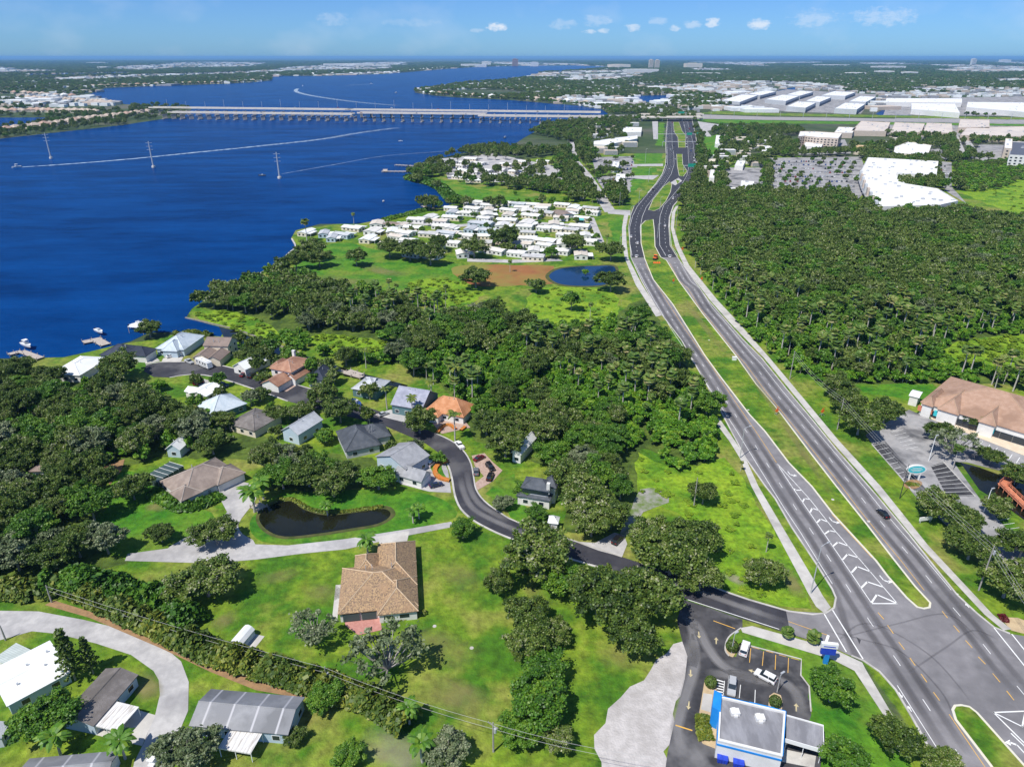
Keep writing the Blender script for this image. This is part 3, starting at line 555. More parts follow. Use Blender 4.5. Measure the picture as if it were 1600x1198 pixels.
def frame(A,B,C,he):
    """best rectangle through three eave corners (front left, front right, back right)"""
    a=G(*A,he); b=G(*B,he); c=G(*C,he); p=b-a; q=c-b; w=p.length; d=q.length; e=p.normalized()+Vector((q.y,-q.x)).normalized(); e.normalize(); ey=Vector((-e.y,e.x)); m=(a+c)/2
    return m-e*w/2-ey*d/2,e,ey,w,d
def hip(mb,x0,y0,x1,y1,z,rise,axis,ov,t=.2,mi=0,flush=0.0):
    x0-=ov;y0-=ov;x1+=ov;y1+=ov; w=x1-x0; d=y1-y0; xm=(x0+x1)/2; ym=(y0+y1)/2
    if axis is None: axis='x' if w>=d else 'y'
    if axis=='x': i=min(d/2,w/2-.05); r=[(x0+i,ym),(x1-i,ym)]
    else: i=min(w/2,d/2-.05); r=[(xm,y0+i),(xm,y1-i)]
    vs=[(x0,y0,z),(x1,y0,z),(x1,y1,z),(x0,y1,z),(x0,y0,z+t),(x1,y0,z+t),(x1,y1,z+t),(x0,y1,z+t),(*r[0],z+t+rise),(*r[1],z+t+rise)]
    fs=[(3,2,1,0),(0,1,5,4),(1,2,6,5),(2,3,7,6),(3,0,4,7)]
    fs+=[(4,5,9,8),(5,6,9),(6,7,8,9),(7,4,8)] if axis=='x' else [(5,6,9,8),(4,5,8),(7,4,8,9),(6,7,9)]
    mb.solid(vs,fs,mi)
    up=lambda p:(p[0],p[1],p[2]+.02)
    for i_,j_ in (((4,8),(7,8),(5,9),(6,9),(8,9)) if axis=='x' else ((4,8),(5,8),(6,9),(7,9),(8,9))): mb.tube([up(vs[i_]),up(vs[j_])],.16,4,mi+1)
def gable(mb,wall,x0,y0,x1,y1,z,rise,axis,ov,t=.2,mi=0,wi=0):
    w=x1-x0; d=y1-y0
    if axis is None: axis='x' if w>=d else 'y'
    T=(lambda a,b,c:(a,b,c)) if axis=='x' else (lambda a,b,c:(x0+(b-y0),y0+(a-x0),c))
    if axis=='y': X0,Y0,X1,Y1=x0,y0,x0+d,y0+w
    else: X0,Y0,X1,Y1=x0,y0,x1,y1
    ym=(Y0+Y1)/2; k=rise/((Y1-Y0)/2); zo=z-ov*k
    for s in (-1,1):
        ye=(Y0-ov) if s<0 else (Y1+ov)
        P=[(X0-ov,ye,zo),(X1+ov,ye,zo),(X1+ov,ym,z+rise),(X0-ov,ym,z+rise)]
        vs=[T(*p) for p in P]+[T(p[0],p[1],p[2]+t) for p in P]
        mb.solid(vs,[(3,2,1,0),(4,5,6,7),(0,1,5,4),(1,2,6,5),(2,3,7,6),(3,0,4,7)],mi)
    mb.tube([T(X0-ov,ym,z+rise+t*.9),T(X1+ov,ym,z+rise+t*.9)],.16,4,mi+1)
    for X in (X0,X1): wall.face([T(X,Y0,z-.01),T(X,Y1,z-.01),T(X,ym,z+rise-.02)],wi)
CAPS={}
CAPC=dict(tan_shingle=(.56,.42,.28),taupe_shingle=(.42,.36,.31),rosy_shingle=(.42,.29,.2),orange_tile=(.6,.3,.16),rust_tile=(.48,.3,.22))
def mkcap(r):
    c=CAPC.get(r.name)
    CAPS[r.name]=mat(r.name+'_ridge',c,.85,tuple(x*.85 for x in c),1.0) if c else r
    return CAPS[r.name]
def win(mb,side,p,w,h,z,W_,D_,out=.06,fm=0,gm=1,o=(0,0)):
    """a framed pane on one side of a box footprint"""
    def B(a0,a1,b,e,z0,z1,mi):
        if side=='S': mb.box(o[0]+a0,o[1]-b-e,z0,o[0]+a1,o[1]+.02,z1,mi)
        if side=='N': mb.box(o[0]+a0,o[1]+D_-.02,z0,o[0]+a1,o[1]+D_+b+e,z1,mi)
        if side=='E': mb.box(o[0]+W_-.02,o[1]+a0,z0,o[0]+W_+b+e,o[1]+a1,z1,mi)
        if side=='W': mb.box(o[0]-b-e,o[1]+a0,z0,o[0]+.02,o[1]+a1,z1,mi)
    B(p-w/2-.12,p+w/2+.12,out,0,z-.12,z+h+.12,fm); B(p-w/2,p+w/2,out,.02,z,z+h,gm)
def house(name,label,A,B,C,he,roof,wall,wings,cat='house',group=None,sides='S',garage=None,door=None,chimney=None,storeys=1,base=0.0,extras=None,hw=1.2,winw=1.5):
    """wings: (fx0,fy0,fx1,fy1,dz,rise,kind,axis) in fractions of the footprint; the first is the main block"""
    a,ex,ey,w,d=frame(A,B,C,he); rz=math.atan2(ex.y,ex.x)
    if cat=='house' and not any(s_ in label for s_ in ('tan shingled','taupe','two level','mostly hidden','glimpsed','corner','small white')):
        a=a-ex*w*.06-ey*d*.06; w*=1.12; d*=1.12
    root=thing(name,label,cat,(a.x,a.y,base),rz,group)
    wb=MB(); rb=MB()
    for i,(fx0,fy0,fx1,fy1,dz,rise,kind,axis) in enumerate(wings):
        x0,y0,x1,y1=fx0*w+i*.011,fy0*d+i*.013,fx1*w-i*.012,fy1*d-i*.014; z=he+dz+i*.004
        ins=.35
        wb.box(x0+ins,y0+ins,-.2,x1-ins,y1-ins,z-.02,0)
        if kind=='hip': hip(rb,x0+ins,y0+ins,x1-ins,y1-ins,z,rise,axis,.45)
        elif kind=='gable': gable(rb,wb,x0+ins,y0+ins,x1-ins,y1-ins,z,rise,axis,.4)
        else:
            rb.box(x0,y0,z-.15,x1,y1,z+.12,0)
    wb.build('wall',wall,root); ro=rb.build('roof',[roof,CAPS.get(roof.name) or mkcap(roof)],root)
    corners=[a,a+ex*w,a+ex*w+ey*d,a+ey*d]; keep([tuple(c) for c in corners])
    fx0,fy0,fx1,fy1=wings[0][:4]; o=(fx0*w+.35,fy0*d+.35); W_=(fx1-fx0)*w-.7; D_=(fy1-fy0)*d-.7
    for s in sides:
        L_=W_ if s in 'SN' else D_; n=max(1,int(L_/4.2))
        for st in range(storeys):
            for k in range(n):
                p=L_*(k+.5)/n
                if st==0 and ((garage and garage[0]==s and abs(p-garage[1]*L_)<garage[2]/2+.9) or (door and door[0]==s and abs(p-door[1]*L_)<1.4)): continue
                m=MB(); win(m,s,p,winw,hw,.95+st*2.8,W_,D_,o=o); m.build('window',[TRIM,GLASS],root)
    if garage:
        s,f,gw=garage; L_=W_ if s in 'SN' else D_; m=MB(); win(m,s,f*L_,gw,2.15,.13,W_,D_,o=o,gm=1); m.build('garage_door',[WALLG,TRIM],root)
    if door:
        s,f=door; L_=W_ if s in 'SN' else D_; m=MB(); win(m,s,f*L_,1.0,2.0,.13,W_,D_,o=o); m.build('door',[TRIM,BARK],root)
    if chimney:
        cx,cy,hh=chimney; m=MB(); m.box(cx*w-.6,cy*d-.5,he-1,cx*w+.6,cy*d+.5,he+hh,0); m.box(cx*w-.7,cy*d-.6,he+hh+.002,cx*w+.7,cy*d+.6,he+hh+.2,0); m.build('chimney',WALLW,ro)
    # roof vents
    rs=random.Random(int(a.x*7+a.y))
    if extras!='none':
        for k in range(3):
            m=MB(); t=rs.uniform(.3,.7); m.tube([(t*w,.45*d,he+.4),(t*w,.45*d,he+wings[0][5]*.95+.5)],.1,6)
            m.build('vent_pipe',STEEL,ro)
    return root,w,d
# ---- the big tan hip house
th,w,d=house('house','tan shingled hip roof house with red brick patio on the big lawn',(535,956),(659,949),(643.4,849),2.8,TAN,WALLW,
  [(0,0,1,.66,0,4.6,'hip','x'),(.47,.3,1,1,.0,4.0,'hip','y'),(.49,-.07,1,.42,.0,3.6,'hip','y'),(.16,.5,.5,.84,.1,2.8,'hip','y')],sides='',door=None)
m=MB()
for x0,x1,mi in ((1.0,5.0,1),(5.5,9.0,1)): m.box(x0,.05,.25,x1,.37,2.45,1)
m.build('porch_screen',[TRIM,SCREEN],th)
for x in (10.8,14.6): 
    m=MB(); m.box(x,-1.45,.9,x+2.6,-1.2,2.2,0); m.box(x+.12,-1.48,1.0,x+2.48,-1.3,2.1,1); m.build('window',[TRIM,GLASS],th)
m=MB(); m.box(-1.9,1,0,-.6,d*.55,.1); m.build('path',CONC,th)
house('house','wide taupe tile roof house with screened pool cage beside the pale drive',(245,753),(289.5,778),(381,740),2.8,TAUPE,WALLW,
  [(0,.0,1,1,0,4.2,'hip',None),(.55,-.06,1.02,.3,0,2.4,'hip','x'),(.5,.55,1.05,1.06,0,2.9,'hip','x')],sides='SE',garage=('E',.86,5.0),door=('E',.42))
PCF=frame((247,753),(283,728),(264,720),2.6)
pc=thing('pool_cage','dark screened pool cage on the left end of the taupe tiled house','pool cage',(*PCF[0],0),math.atan2(PCF[1].y,PCF[1].x))
m=MB(); m.box(0,0,0,PCF[3],PCF[4],2.6); m.build('screen_panel',SCREEN,pc)
m=MB()
for k in range(6): x_=k*PCF[3]/5; m.tube([(x_,-.05,0),(x_,-.05,2.66),(x_,PCF[4]+.05,2.66),(x_,PCF[4]+.05,0)],.07,4)
m.build('frame',TRIM,pc)
# ---- the street by the canal
house('house','dark slate hip roof house with two peaks above the street',(541,706),(606,689),(596,661),3.0,SLATE,WALLG,[(0,.0,.72,1,0,4.4,'hip',None),(.4,.3,1.02,.95,0,3.4,'hip',None)],sides='SE')
house('house','grey gabled house with pale blue gables and a low garage wing',(590,713),(634,731),(668,711),4.6,GREYS,WALLB,[(0,.0,1,1,0,2.6,'gable','y')],sides='SE',storeys=1)
house('garage','low grey roofed garage wing with a white front and planters',(619,739),(658,755),(671,739),2.9,GREYS,WALLW,[(0,0,1,1,0,2.0,'gable','x')],cat='garage',sides='S',garage=('E',.5,4.2))
house('house','blue walled house with a pale grey gable roof behind oaks',(441,671),(466,677),(503,656),4.4,PALEG,WALLB,[(0,0,1,1,0,2.3,'gable','y')],sides='SE')
house('house','dark grey roofed house with a skylight half hidden by trees',(362,661),(398,673),(434,650),3.0,DARKS,WALLC,[(0,0,1,1,0,2.6,'hip',None)],sides='S')
house('house','pale blue hip roof house with a teal side wall',(308,633),(335,646),(385,631),3.0,PALEB,TEALW,[(0,0,1,1,0,4.0,'hip',None)],sides='SE')
house('house','low white roofed house beside a bed of dark red shrubs',(297,614),(322,619),(345,605),3.0,WROOF,WALLW,[(0,0,1,1,0,1.2,'gable','y'),(-.3,.1,.4,.6,.1,1.0,'gable','x')],sides='SE')
house('house','powder blue tiled hip roof house next to the dark navy house',(253,543),(289,547),(310,527),3.2,PALEB,WALLB,[(0,0,1,1,0,4.2,'hip',None),(.3,-.12,.85,.4,0,3.6,'hip','y')],sides='S',garage=('S',.75,4.5))
house('house','two storey house with stepped brown grey gable roofs and skylights',(320,543),(351,547),(361,531),5.8,BROWNS,WALLC,[(0,.3,1,1,0,2.2,'gable','x'),(-.1,-.3,.6,.35,-2.6,1.8,'gable','y'),(.45,-.4,1.05,.34,-2.7,1.7,'gable','y')],sides='SE',storeys=2)
house('house','dark navy shingled house on the point by the boat dock',(170,552),(222,561),(236,547),3.0,NAVY,WALLW,[(0,0,.62,1,0,3.4,'hip',None),(.5,.1,1,.8,.2,3.0,'hip',None)],sides='S',garage=('E',.5,4.5))
house('house','cream two storey house with rust tile roofs and a turret',(428,578),(452,587),(478,564),5.6,RUSTR,WALLW,[(0,.15,1,1,0,2.6,'hip',None),(-.18,.3,.2,.75,-.6,2.0,'hip',None),(.2,-.35,1.0,.3,-2.6,2.0,'gable','y')],sides='SE',storeys=2,chimney=(.2,.9,3.6))
house('garage','rust tiled garage wing of cream walls facing the brick drive',(443,590),(461,593),(487,579),3.0,RUSTR,WALLW,[(0,0,1,1,0,2.0,'gable','y')],cat='garage',sides='',garage=('S',.5,4.6))
house('house','navy blue hip roof house right of the rust tiled house',(484,592),(507,594),(521,577),3.4,NAVY,WALLG,[(0,0,1,1,0,3.2,'hip',None)],sides='S')
house('house','pale grey roofed house with a raised white cupola among palms',(557,606),(588,614),(602,597),3.4,PALEG,TEALW,[(0,0,1,1,0,3.2,'hip',None),(.3,.35,.7,.8,1.6,1.2,'gable','x')],sides='S')
house('house','lavender grey gable roof house with dark teal end wall',(612,631),(657,637),(684,615),4.2,LAV,TEALW,[(0,0,1,1,0,4.4,'gable','x')],sides='SE')
house('house','orange tile hip roof house with a curved garden wall',(668,641),(722,651),(739,634),3.0,ORANGE,WALLW,[(0,0,1,1,0,4.6,'hip',None),(.1,-.28,.45,.2,-.2,1.6,'hip',None)],sides='S')
house('house','white house with a pale gable mostly hidden by oaks near the canal',(367,572),(384,579),(419,560),3.2,WROOF,WALLW,[(0,0,1,1,0,2.2,'gable','y')],sides='S')
rt,w,d=house('house','two level slate house with a white window band and faceted roof',(804,776),(858,781),(870,763),3.2,SLATE,WALLW,[(0,0,1,1,0,1.3,'hip',None),(.12,.12,.95,1.0,2.7,2.2,'hip',None),(.72,.5,1.1,1.2,2.6,2.6,'hip','y')],sides='S')
m=MB(); m.box(w*.14,d*.12+.2,4.3,w*.92,d*.12+.5,5.5,1)
m.build('window_band',[TRIM,GLASS],rt)
m=MB(); m.box(w*.86,d*.16,5,w*.86+1.0,d*.16+1.1,8.6); m.build('chimney',WALLW,rt)
house('gatehouse','small white arched entrance pavilion at the end of the slate house path',(856,817),(872,819),(874,809),3.0,WROOF,WALLW,[(0,0,1,1,0,1.4,'hip',None)],cat='pavilion',sides='',door=('S',.5))
house('house','white metal roofed house glimpsed through the oaks behind the slate house',(800,706),(815,710),(838,682),4.0,WROOF,WALLW,[(0,0,1,1,0,1.8,'gable','y')],sides='S')
house('house','flat grey roof corner house among the dense left woods',(55,735),(74,737),(86,712),3.0,BROWNS,WALLW,[(0,0,1,1,0,1.2,'hip',None)],sides='S')
house('house','small white roofed house in the oaks above the taupe house',(262,700),(282,704),(292,690),3.4,WROOF,WALLB,[(0,0,1,1,0,1.8,'gable',None)],sides='S')
house('house','white roofed waterfront house behind the oaks near the left dock',(100,580),(130,588),(150,563),3.4,WROOF,WALLW,[(0,0,1,1,0,2.2,'hip',None)],sides='S')
# ---- mobile homes in the near corner
m1,w,d=house('mobile_home','long white flat roofed mobile home in the near left corner',(11,1104),(111,1050),(78,1001),2.9,WROOF,WALLB,[(0,0,1,1,0,.5,'gable','x')],cat='mobile home',sides='SE',extras='none')
for fx,fy in ((.25,.3),(.5,.62),(.72,.4),(.85,.7)): m=MB(); m.box(fx*w,fy*d,3.0,fx*w+.4,fy*d+.4,3.9); m.build('vent_pipe',STEEL,m1)
house('carport','pale green ribbed metal porch roof beside the long white mobile home',(18,1042),(54,1017),(25,1005),2.6,mat('pale_green_metal',(.42,.47,.44),.6,(.5,.55,.52),.6,band=('X',.5,(.34,.38,.36),.2)),WALLW,[(0,0,1,1,0,.1,'flat',None)],cat='porch',sides='',extras='none')
house('mobile_home','dark weathered shingle mobile home with light blue end wall by the bend',(92,1123),(146,1134),(216,1054),3.0,DARKS,WALLB,[(0,0,1,1,0,1.1,'gable','y')],cat='mobile home',sides='E',extras='none')
def posts_roof(name,label,cat,A,B,C,h,rm,posts=True):
    a,ex,ey,w,d=frame(A,B,C,h); r=thing(name,label,cat,(a.x,a.y,0),math.atan2(ex.y,ex.x))
    m=MB(); m.box(0,0,h-.12,w,d,h+.05); m.box(-.05,-.08,h-.25,w+.05,-.001,h+.08); m.build('roof',rm,r)
    for x in (.15,w/2,w-.15):
        for y in (.15,d-.15):
            m=MB(); m.box(x-.06,y-.06,0,x+.06,y+.06,h-.13); m.build('post',TRIM,r)
    keep([tuple(p) for p in (a,a+ex*w,a+ex*w+ey*d,a+ey*d)]); return r
posts_roof('carport','streaked white flat carport roof on posts beside the dark mobile home','carport',(146,1132),(184,1142),(217,1104),2.7,RIBW)
house('mobile_home','wide grey metal roof mobile home with white rust streaks beside the bend',(298,1131),(450,1150),(474,1091),3.2,METAL,WALLB,[(0,0,1,1,0,1.5,'gable','x')],cat='mobile home',sides='ES',extras='none')
posts_roof('porch_roof','white ribbed porch roof with a blue tarp on the grey metal home','porch',(340,1168),(392,1176),(411,1144),2.7,RIBW)
house('mobile_home','grey ribbed metal roof mobile home cut by the bottom edge',(30,1222),(165,1228),(178,1182),3.0,METAL,WALLW,[(0,0,1,1,0,.9,'gable','x')],cat='mobile home',sides='',extras='none')
house('mobile_home','small grey roof mobile home cut by the left edge',(-40,1160),(2,1152),(16,1127),2.9,PALEG,WALLG,[(0,0,1,1,0,.8,'gable','y')],cat='mobile home',sides='E',extras='none')
a,ex,ey,w,d=frame((361,1004),(377,1009),(396,984),1.9); sh=thing('shed','small white barn roof garden shed on a concrete slab in the lawn','shed',(a.x,a.y,.1),math.atan2(ex.y,ex.x)); keep([tuple(p) for p in (a,a+ex*w,a+ex*w+ey*d,a+ey*d)])
m=MB(); m.box(0,0,0,w,d,1.9); m.face([(0,0,1.9),(w,0,1.9),(w*.8,0,2.6),(w/2,0,2.9),(w*.2,0,2.6)]); m.build('wall',WALLB,sh)
m=MB(); P=[(-.15,1.85),(w*.2,2.62),(w/2,2.95),(w*.8,2.62),(w+.15,1.85)]
for p,q in zip(P,P[1:]): m.solid([(p[0],-.1,p[1]),(q[0],-.1,q[1]),(q[0],d+.1,q[1]),(p[0],d+.1,p[1]),(p[0],-.1,p[1]+.08),(q[0],-.1,q[1]+.08),(q[0],d+.1,q[1]+.08),(p[0],d+.1,p[1]+.08)],[(3,2,1,0),(4,5,6,7),(0,1,5,4),(1,2,6,5),(2,3,7,6),(3,0,4,7)])
m.build('roof',WROOF,sh); m=MB(); m.box(w*.25,-.06,.1,w*.75,-.005,1.8); m.build('door',WALLW,sh)
m=MB(); m.box(-.6,-.6,-.1,w+2.2,d+.5,-.02); m.build('slab',CONC,sh)
# ---- restaurant with the blue trim
def flat(name,label,P,h,roof,wall,cat='building',group=None,parapet=.5,units=0,bands=None,seed=1,pw=.35,win_rows=0):
    """flat roofed building from its roof outline"""
    W_=ccw([tuple(G(u,v,h)) for u,v in P]); c=Vector((sum(p[0] for p in W_)/len(W_),sum(p[1] for p in W_)/len(W_)))
    root=thing(name,label,cat,(c.x,c.y,0),0,group); keep(W_)
    L_=[(p[0]-c.x,p[1]-c.y) for p in W_]; n=len(L_); I=[]
    for i,p in enumerate(L_):
        a=Vector(p)-Vector(L_[i-1]); b=Vector(L_[(i+1)%n])-Vector(p); a.normalize(); b.normalize()
        nn=Vector((-a.y,a.x))+Vector((-b.y,b.x)); nn=nn/max(nn.length_squared/2,.3); I.append((p[0]+nn.x*pw,p[1]+nn.y*pw))
    m=MB()
    for i in range(n):
        a=L_[i];b=L_[(i+1)%n];p=I[i];q=I[(i+1)%n]; t=h+parapet
        m.face([(*a,0),(*b,0),(*b,t),(*a,t)]); m.face([(*a,t),(*b,t),(*q,t),(*p,t)]); m.face([(*q,h),(*p,h),(*p,t),(*q,t)])
    m.build('wall',wall,root)
    m=MB(); m.sheet(I,h); ro=m.build('roof',roof,root)
    rs=random.Random(seed)
    xs=[p[0] for p in I]; ys=[p[1] for p in I]; k=0; tries=0
    while k<units and tries<400:
        tries+=1; x=rs.uniform(min(xs),max(xs)); y=rs.uniform(min(ys),max(ys))
        if all(inpoly(x+dx,y+dy,I) for dx in (-2,2) for dy in (-2,2)):
            m=MB(); s=rs.uniform(.7,1.5); m.box(x-s,y-s*.7,h+.01,x+s,y+s*.7,h+rs.uniform(.8,1.6)); m.build('roof_unit',rs.choice([STEEL,STEEL,WALLG]),ro); k+=1
    return root,L_,h
rs_,L_,h=flat('restaurant','flat grey roofed drive through restaurant with blue trim and white walls',[(1125,1089),(1227,1113),(1222,1182),(1121,1157)],4.8,FLATG,WALLW,'restaurant',units=0,parapet=.45)
A_,B_,C_,D_=[Vector(p) for p in (L_[0],L_[1],L_[2],L_[3])]
def along(a,b,off,z0,z1,m,name,e0=0,e1=0,th=.12):
    t=(b-a).normalized(); n=Vector((t.y,-t.x)); p=a+t*e0+n*(off+th/2); q=b-t*e1+n*(off+th/2); mm=MB(); mm.obox((p+q)/2,t,t,(q-p).length/2,th/2,z0,z1); return mm.build(name,m,rs_)
for i in range(4):
    a,b=Vector(L_[i]),Vector(L_[(i+1)%4]); along(a,b,.0,3.7,4.15,BLUE,'blue_band',th=.1); along(a,b,.0,4.95,5.3,BLUE if i!=0 else TRIM,'parapet_trim',th=.14)
def locv(u,v,z=0): return G(u,v,z)-Vector(rs_.location[:2])
m=MB()
P=[locv(u,v,5.6) for u,v in ((1116,1077),(1128,1083),(1126,1110),(1113,1104))]; m.prism([tuple(p) for p in P],0,5.6); m.build('entrance_tower',BLUE,rs_)
for (u,v) in ((1148,1114),(1187,1123)):
    p=locv(u,v,4.8); m=MB(); m.box(p.x-.9,p.y-.7,4.81,p.x+.9,p.y+.7,5.6); m.box(p.x-.4,p.y-1.1,4.815,p.x+.35,p.y+1.1,5.3); m.build('roof_unit',WALLW,rs_)
for e0,e1 in ((2.0,15.0),(7.0,9.5),(12.0,3.0)):
    a,b=max(((Vector(L_[i]),Vector(L_[(i+1)%4])) for i in range(4)),key=lambda q:(q[0]+q[1]).y)
    along(a,b,.12,3.2,4.4,BLUE,'awning',e0,e1 if (b-a).length>e0+e1+1 else 1,th=1.0)
cp=posts_roof('canopy','grey drive through canopy attached to the blue trimmed restaurant','canopy',(1226,1156),(1283,1168),(1287,1133),4.0,FLATG)
m=MB(); a,ex,ey,w,d=frame((1226,1156),(1283,1168),(1287,1133),4.0); m.box(-.2,-.22,3.35,w+.2,-.1,4.35); m.box(w+.06,-.2,3.35,w+.2,d+.2,4.35); m.box(-.2,d+.06,3.35,w+.05,d+.2,4.35); m.build('fascia',TRIM,cp)
ground_sheet('drive_through_slab',[(1224,1170),(1275,1181),(1272,1200),(1222,1190)],CONC,.075)
ground_sheet('planter_bed',[(1101,1062),(1117,1060),(1120,1076),(1112,1105),(1124,1115),(1119,1170),(1098,1162),(1088,1145),(1093,1110)],TANB,.08)
ground_sheet('entry_walk',[(1099,1083),(1113,1085),(1112,1105),(1124,1112),(1122,1125),(1110,1113),(1095,1108)],CONC,.085)
ground_sheet('planter_bed',[(1202,1087),(1209,1082),(1220,1086),(1223,1098),(1221,1112),(1200,1106)],TANB,.08)
ground_sheet('planter_bed',[(1133,1016),(1138,1000),(1150,1003),(1151,1018),(1145,1027),(1137,1024)],TANB,.085)
def bin_(u,v,label):
    p=G(u,v); r=thing('dumpster',label,'dumpster',(p.x,p.y,.07),R(-14)); r.scale=(.62,.8,.8); m=MB(); m.solid([(-1.5,-1,0),(1.5,-1,0),(1.5,1,0),(-1.5,1,0),(-1.7,-1.15,1.4),(1.7,-1.15,1.4),(1.7,1.15,1.7),(-1.7,1.15,1.7)],[(3,2,1,0),(4,5,6,7),(0,1,5,4),(1,2,6,5),(2,3,7,6),(3,0,4,7)]); 
    for k in (-1.2,-.4,.4,1.2): m.box(k-.06,-1.3,.2,k+.06,-1.02,1.35)
    m.build('body',DEEPB,r)
    for k in (-.85,.85):
        m=MB(); m.solid([(k-.8,-1.2,1.43),(k+.8,-1.2,1.43),(k+.8,1.15,1.75),(k-.8,1.15,1.75),(k-.8,-1.2,1.5),(k+.8,-1.2,1.5),(k+.8,1.15,1.82),(k-.8,1.15,1.82)],[(3,2,1,0),(4,5,6,7),(0,1,5,4),(1,2,6,5),(2,3,7,6),(3,0,4,7)]); m.build('lid',DEEPB,r)
bin_(1128,1187,'blue dumpster behind the restaurant nearest the planter'); bin_(1153,1194,'second blue dumpster from the planter behind the restaurant')
# ---- plaza with the long rosy roof
pz,w,d=house('shopping_plaza','long beige shopping plaza under a rosy brown hip roof',(1452,628),(1640,694),(1655,640),5.0,ROSY,WALLW,[(0,0,1,1,0,6.5,'hip','x'),(.16,-.05,.34,.5,0.0,4.2,'hip','y'),(.5,-.05,.64,.5,0.0,3.6,'hip','y'),(.02,-.04,.12,.4,0,3.0,'hip','y')],cat='plaza',sides='',extras='none')
for fx,mm,nm in ((.055,BRICKR,'shop_sign'),(.2,TEALS,'shop_sign'),(.57,TEALS,'shop_sign')):
    m=MB(); m.box(fx*w-2.6,-.75 if fx>.1 else -.4,1.6,fx*w+2.6,.2,3.6); m.build(nm,mm,pz)
for k in range(9):
    m=MB(); m.box(w*.08+k*w*.1,.2,.4,w*.08+k*w*.1+4,.34,3.0); m.build('shop_window',GLASS,pz)
house('storage_building','small white flat roofed outbuilding beside the rosy plaza',(1420,618),(1436,622),(1442,613),4.0,WROOF,WALLW,[(0,0,1,1,0,.4,'gable','x')],cat='outbuilding',sides='',extras='none')
# ---- mall, offices, depots
flat('supermarket','huge white flat roofed supermarket block beyond the right woods',[(1356,247),(1466,253),(1463,275),(1415,272),(1398,270),(1345,268)],10,TPO,WALLW,'supermarket',units=22,parapet=.8,seed=4)
_sc=flat('shopping_centre','white angled row of shops joined to the supermarket by the woods',[(1345,270),(1398,272),(1414,288),(1465,296),(1497,315),(1470,321),(1372,324),(1352,290)],8,TPO,WALLW,'shops',units=26,parapet=.8,seed=5)
r_,L_,h_=_sc
for q in range(len(L_)):
    p_=Vector(L_[q]); q_=Vector(L_[(q+1)%len(L_)]); t_=(q_-p_).normalized(); n_=Vector((t_.y,-t_.x))
    if n_.x<-.3:
        m=MB(); m.obox((p_+q_)/2+n_*1.6,t_,t_,(q_-p_).length/2-2,1.5,3.6,4.4); m.build('arcade_roof',GREYS,r_); m=MB(); m.obox((p_+q_)/2+n_*.2,t_,t_,(q_-p_).length/2-2,.12,.3,3.4); m.build('storefront',GLASS,r_)
        k=int((q_-p_).length/22)
        for j in range(k):
            c_=p_+(q_-p_)*((j+.5)/k)+n_*.6; m=MB(); m.obox(c_,t_,t_,4.5,1.2,4.41,11.5); m.build('shop_gable',BEIGE if j%2 else WALLG,r_)
for i,(P,lab) in enumerate([([(1128,157),(1156,160),(1184,149.5),(1158,148)],'pale warehouse leftmost of the depot beyond the highway interchange'),([(1169,147),(1188,149.5),(1213,143.5),(1196,141.5)],'small pale warehouse behind the leftmost depot warehouse'),
   ([(1196,155.5),(1228,158.5),(1249,150.5),(1222,148.5)],'second front pale warehouse of the depot with dark loading docks'),([(1229,148),(1250,150),(1271,144),(1250,142)],'pale warehouse behind the second front warehouse of the depot'),
   ([(1229,166.5),(1259,169),(1275,161),(1246,159)],'nearest left pale warehouse of the depot beside the interstate'),([(1259,158),(1281,160),(1299,152.5),(1276,150.5)],'middle pale warehouse of the depot with a white canopy'),
   ([(1284,149),(1321,150.5),(1337,144.5),(1303,143)],'largest pale warehouse at the back of the depot'),([(1304,170),(1339,171.5),(1352,163),(1320,161)],'nearest right pale warehouse of the depot beside the interstate'),
   ([(1327,158.5),(1353,160),(1369,152),(1344,150.5)],'right pale warehouse at the back of the depot near the pond'),([(1424,171),(1500,177),(1492,163),(1424,162)],'long white warehouse right of the depot pond'),
   ([(1510,168),(1605,176),(1610,161),(1512,160)],'long white warehouse at the far right edge'),([(1383,160),(1503,161),(1503,154.5),(1385,154)],'thin white warehouse strip behind the depot pond')]):
    _w=flat('warehouse',lab,P,11,TPO,WALLG if i<9 else WALLW,'warehouse',group='warehouses of the depot',units=9,parapet=.7,seed=i+20)
    r_,L_,h_=_w; k_=max(range(4),key=lambda q:(Vector(L_[(q+1)%4])-Vector(L_[q])).length if (Vector(L_[(q+1)%4])-Vector(L_[q])).normalized().y>.05 else -1); p_=Vector(L_[k_]); q_=Vector(L_[(k_+1)%4]); t_=(q_-p_).normalized(); n_=Vector((t_.y,-t_.x)); m=MB(); m.obox((p_+q_)/2+n_*.25,t_,t_,(q_-p_).length/2-3,.24,.2,5.0); m.build('loading_dock',mat('dark_dock',(.1,.11,.14),.8,(.2,.21,.24),.06),r_)  # dark loading dock band along the longest side wall
for i,(P,lab) in enumerate([([(1330,205),(1385,206),(1391,192),(1345,190)],'beige outlet shop block nearest the interstate sign'),([(1391,207),(1439,208),(1445,194),(1398,192)],'beige outlet shop block second from the left'),
   ([(1442,207),(1489,209),(1487,194),(1448,193)],'beige outlet shop block left of the boulevard'),([(1497,200),(1546,201),(1546,188),(1500,187)],'outlet block behind the boulevard with grey roofs'),
   ([(1500,212),(1600,214),(1607,198),(1510,200)],'long outlet block right of the boulevard'),([(1303,208),(1332,208.5),(1338,200),(1310,199)],'low white hall left of the outlet shops')]):
    flat('outlet_shops',lab,P,8,mat('beige_roof',(.62,.55,.48),.85,(.52,.46,.42),.05) if i!=5 else TPO,BEIGE,'shops',group='outlet shops beyond the mall',units=10,parapet=.9,seed=i+50)
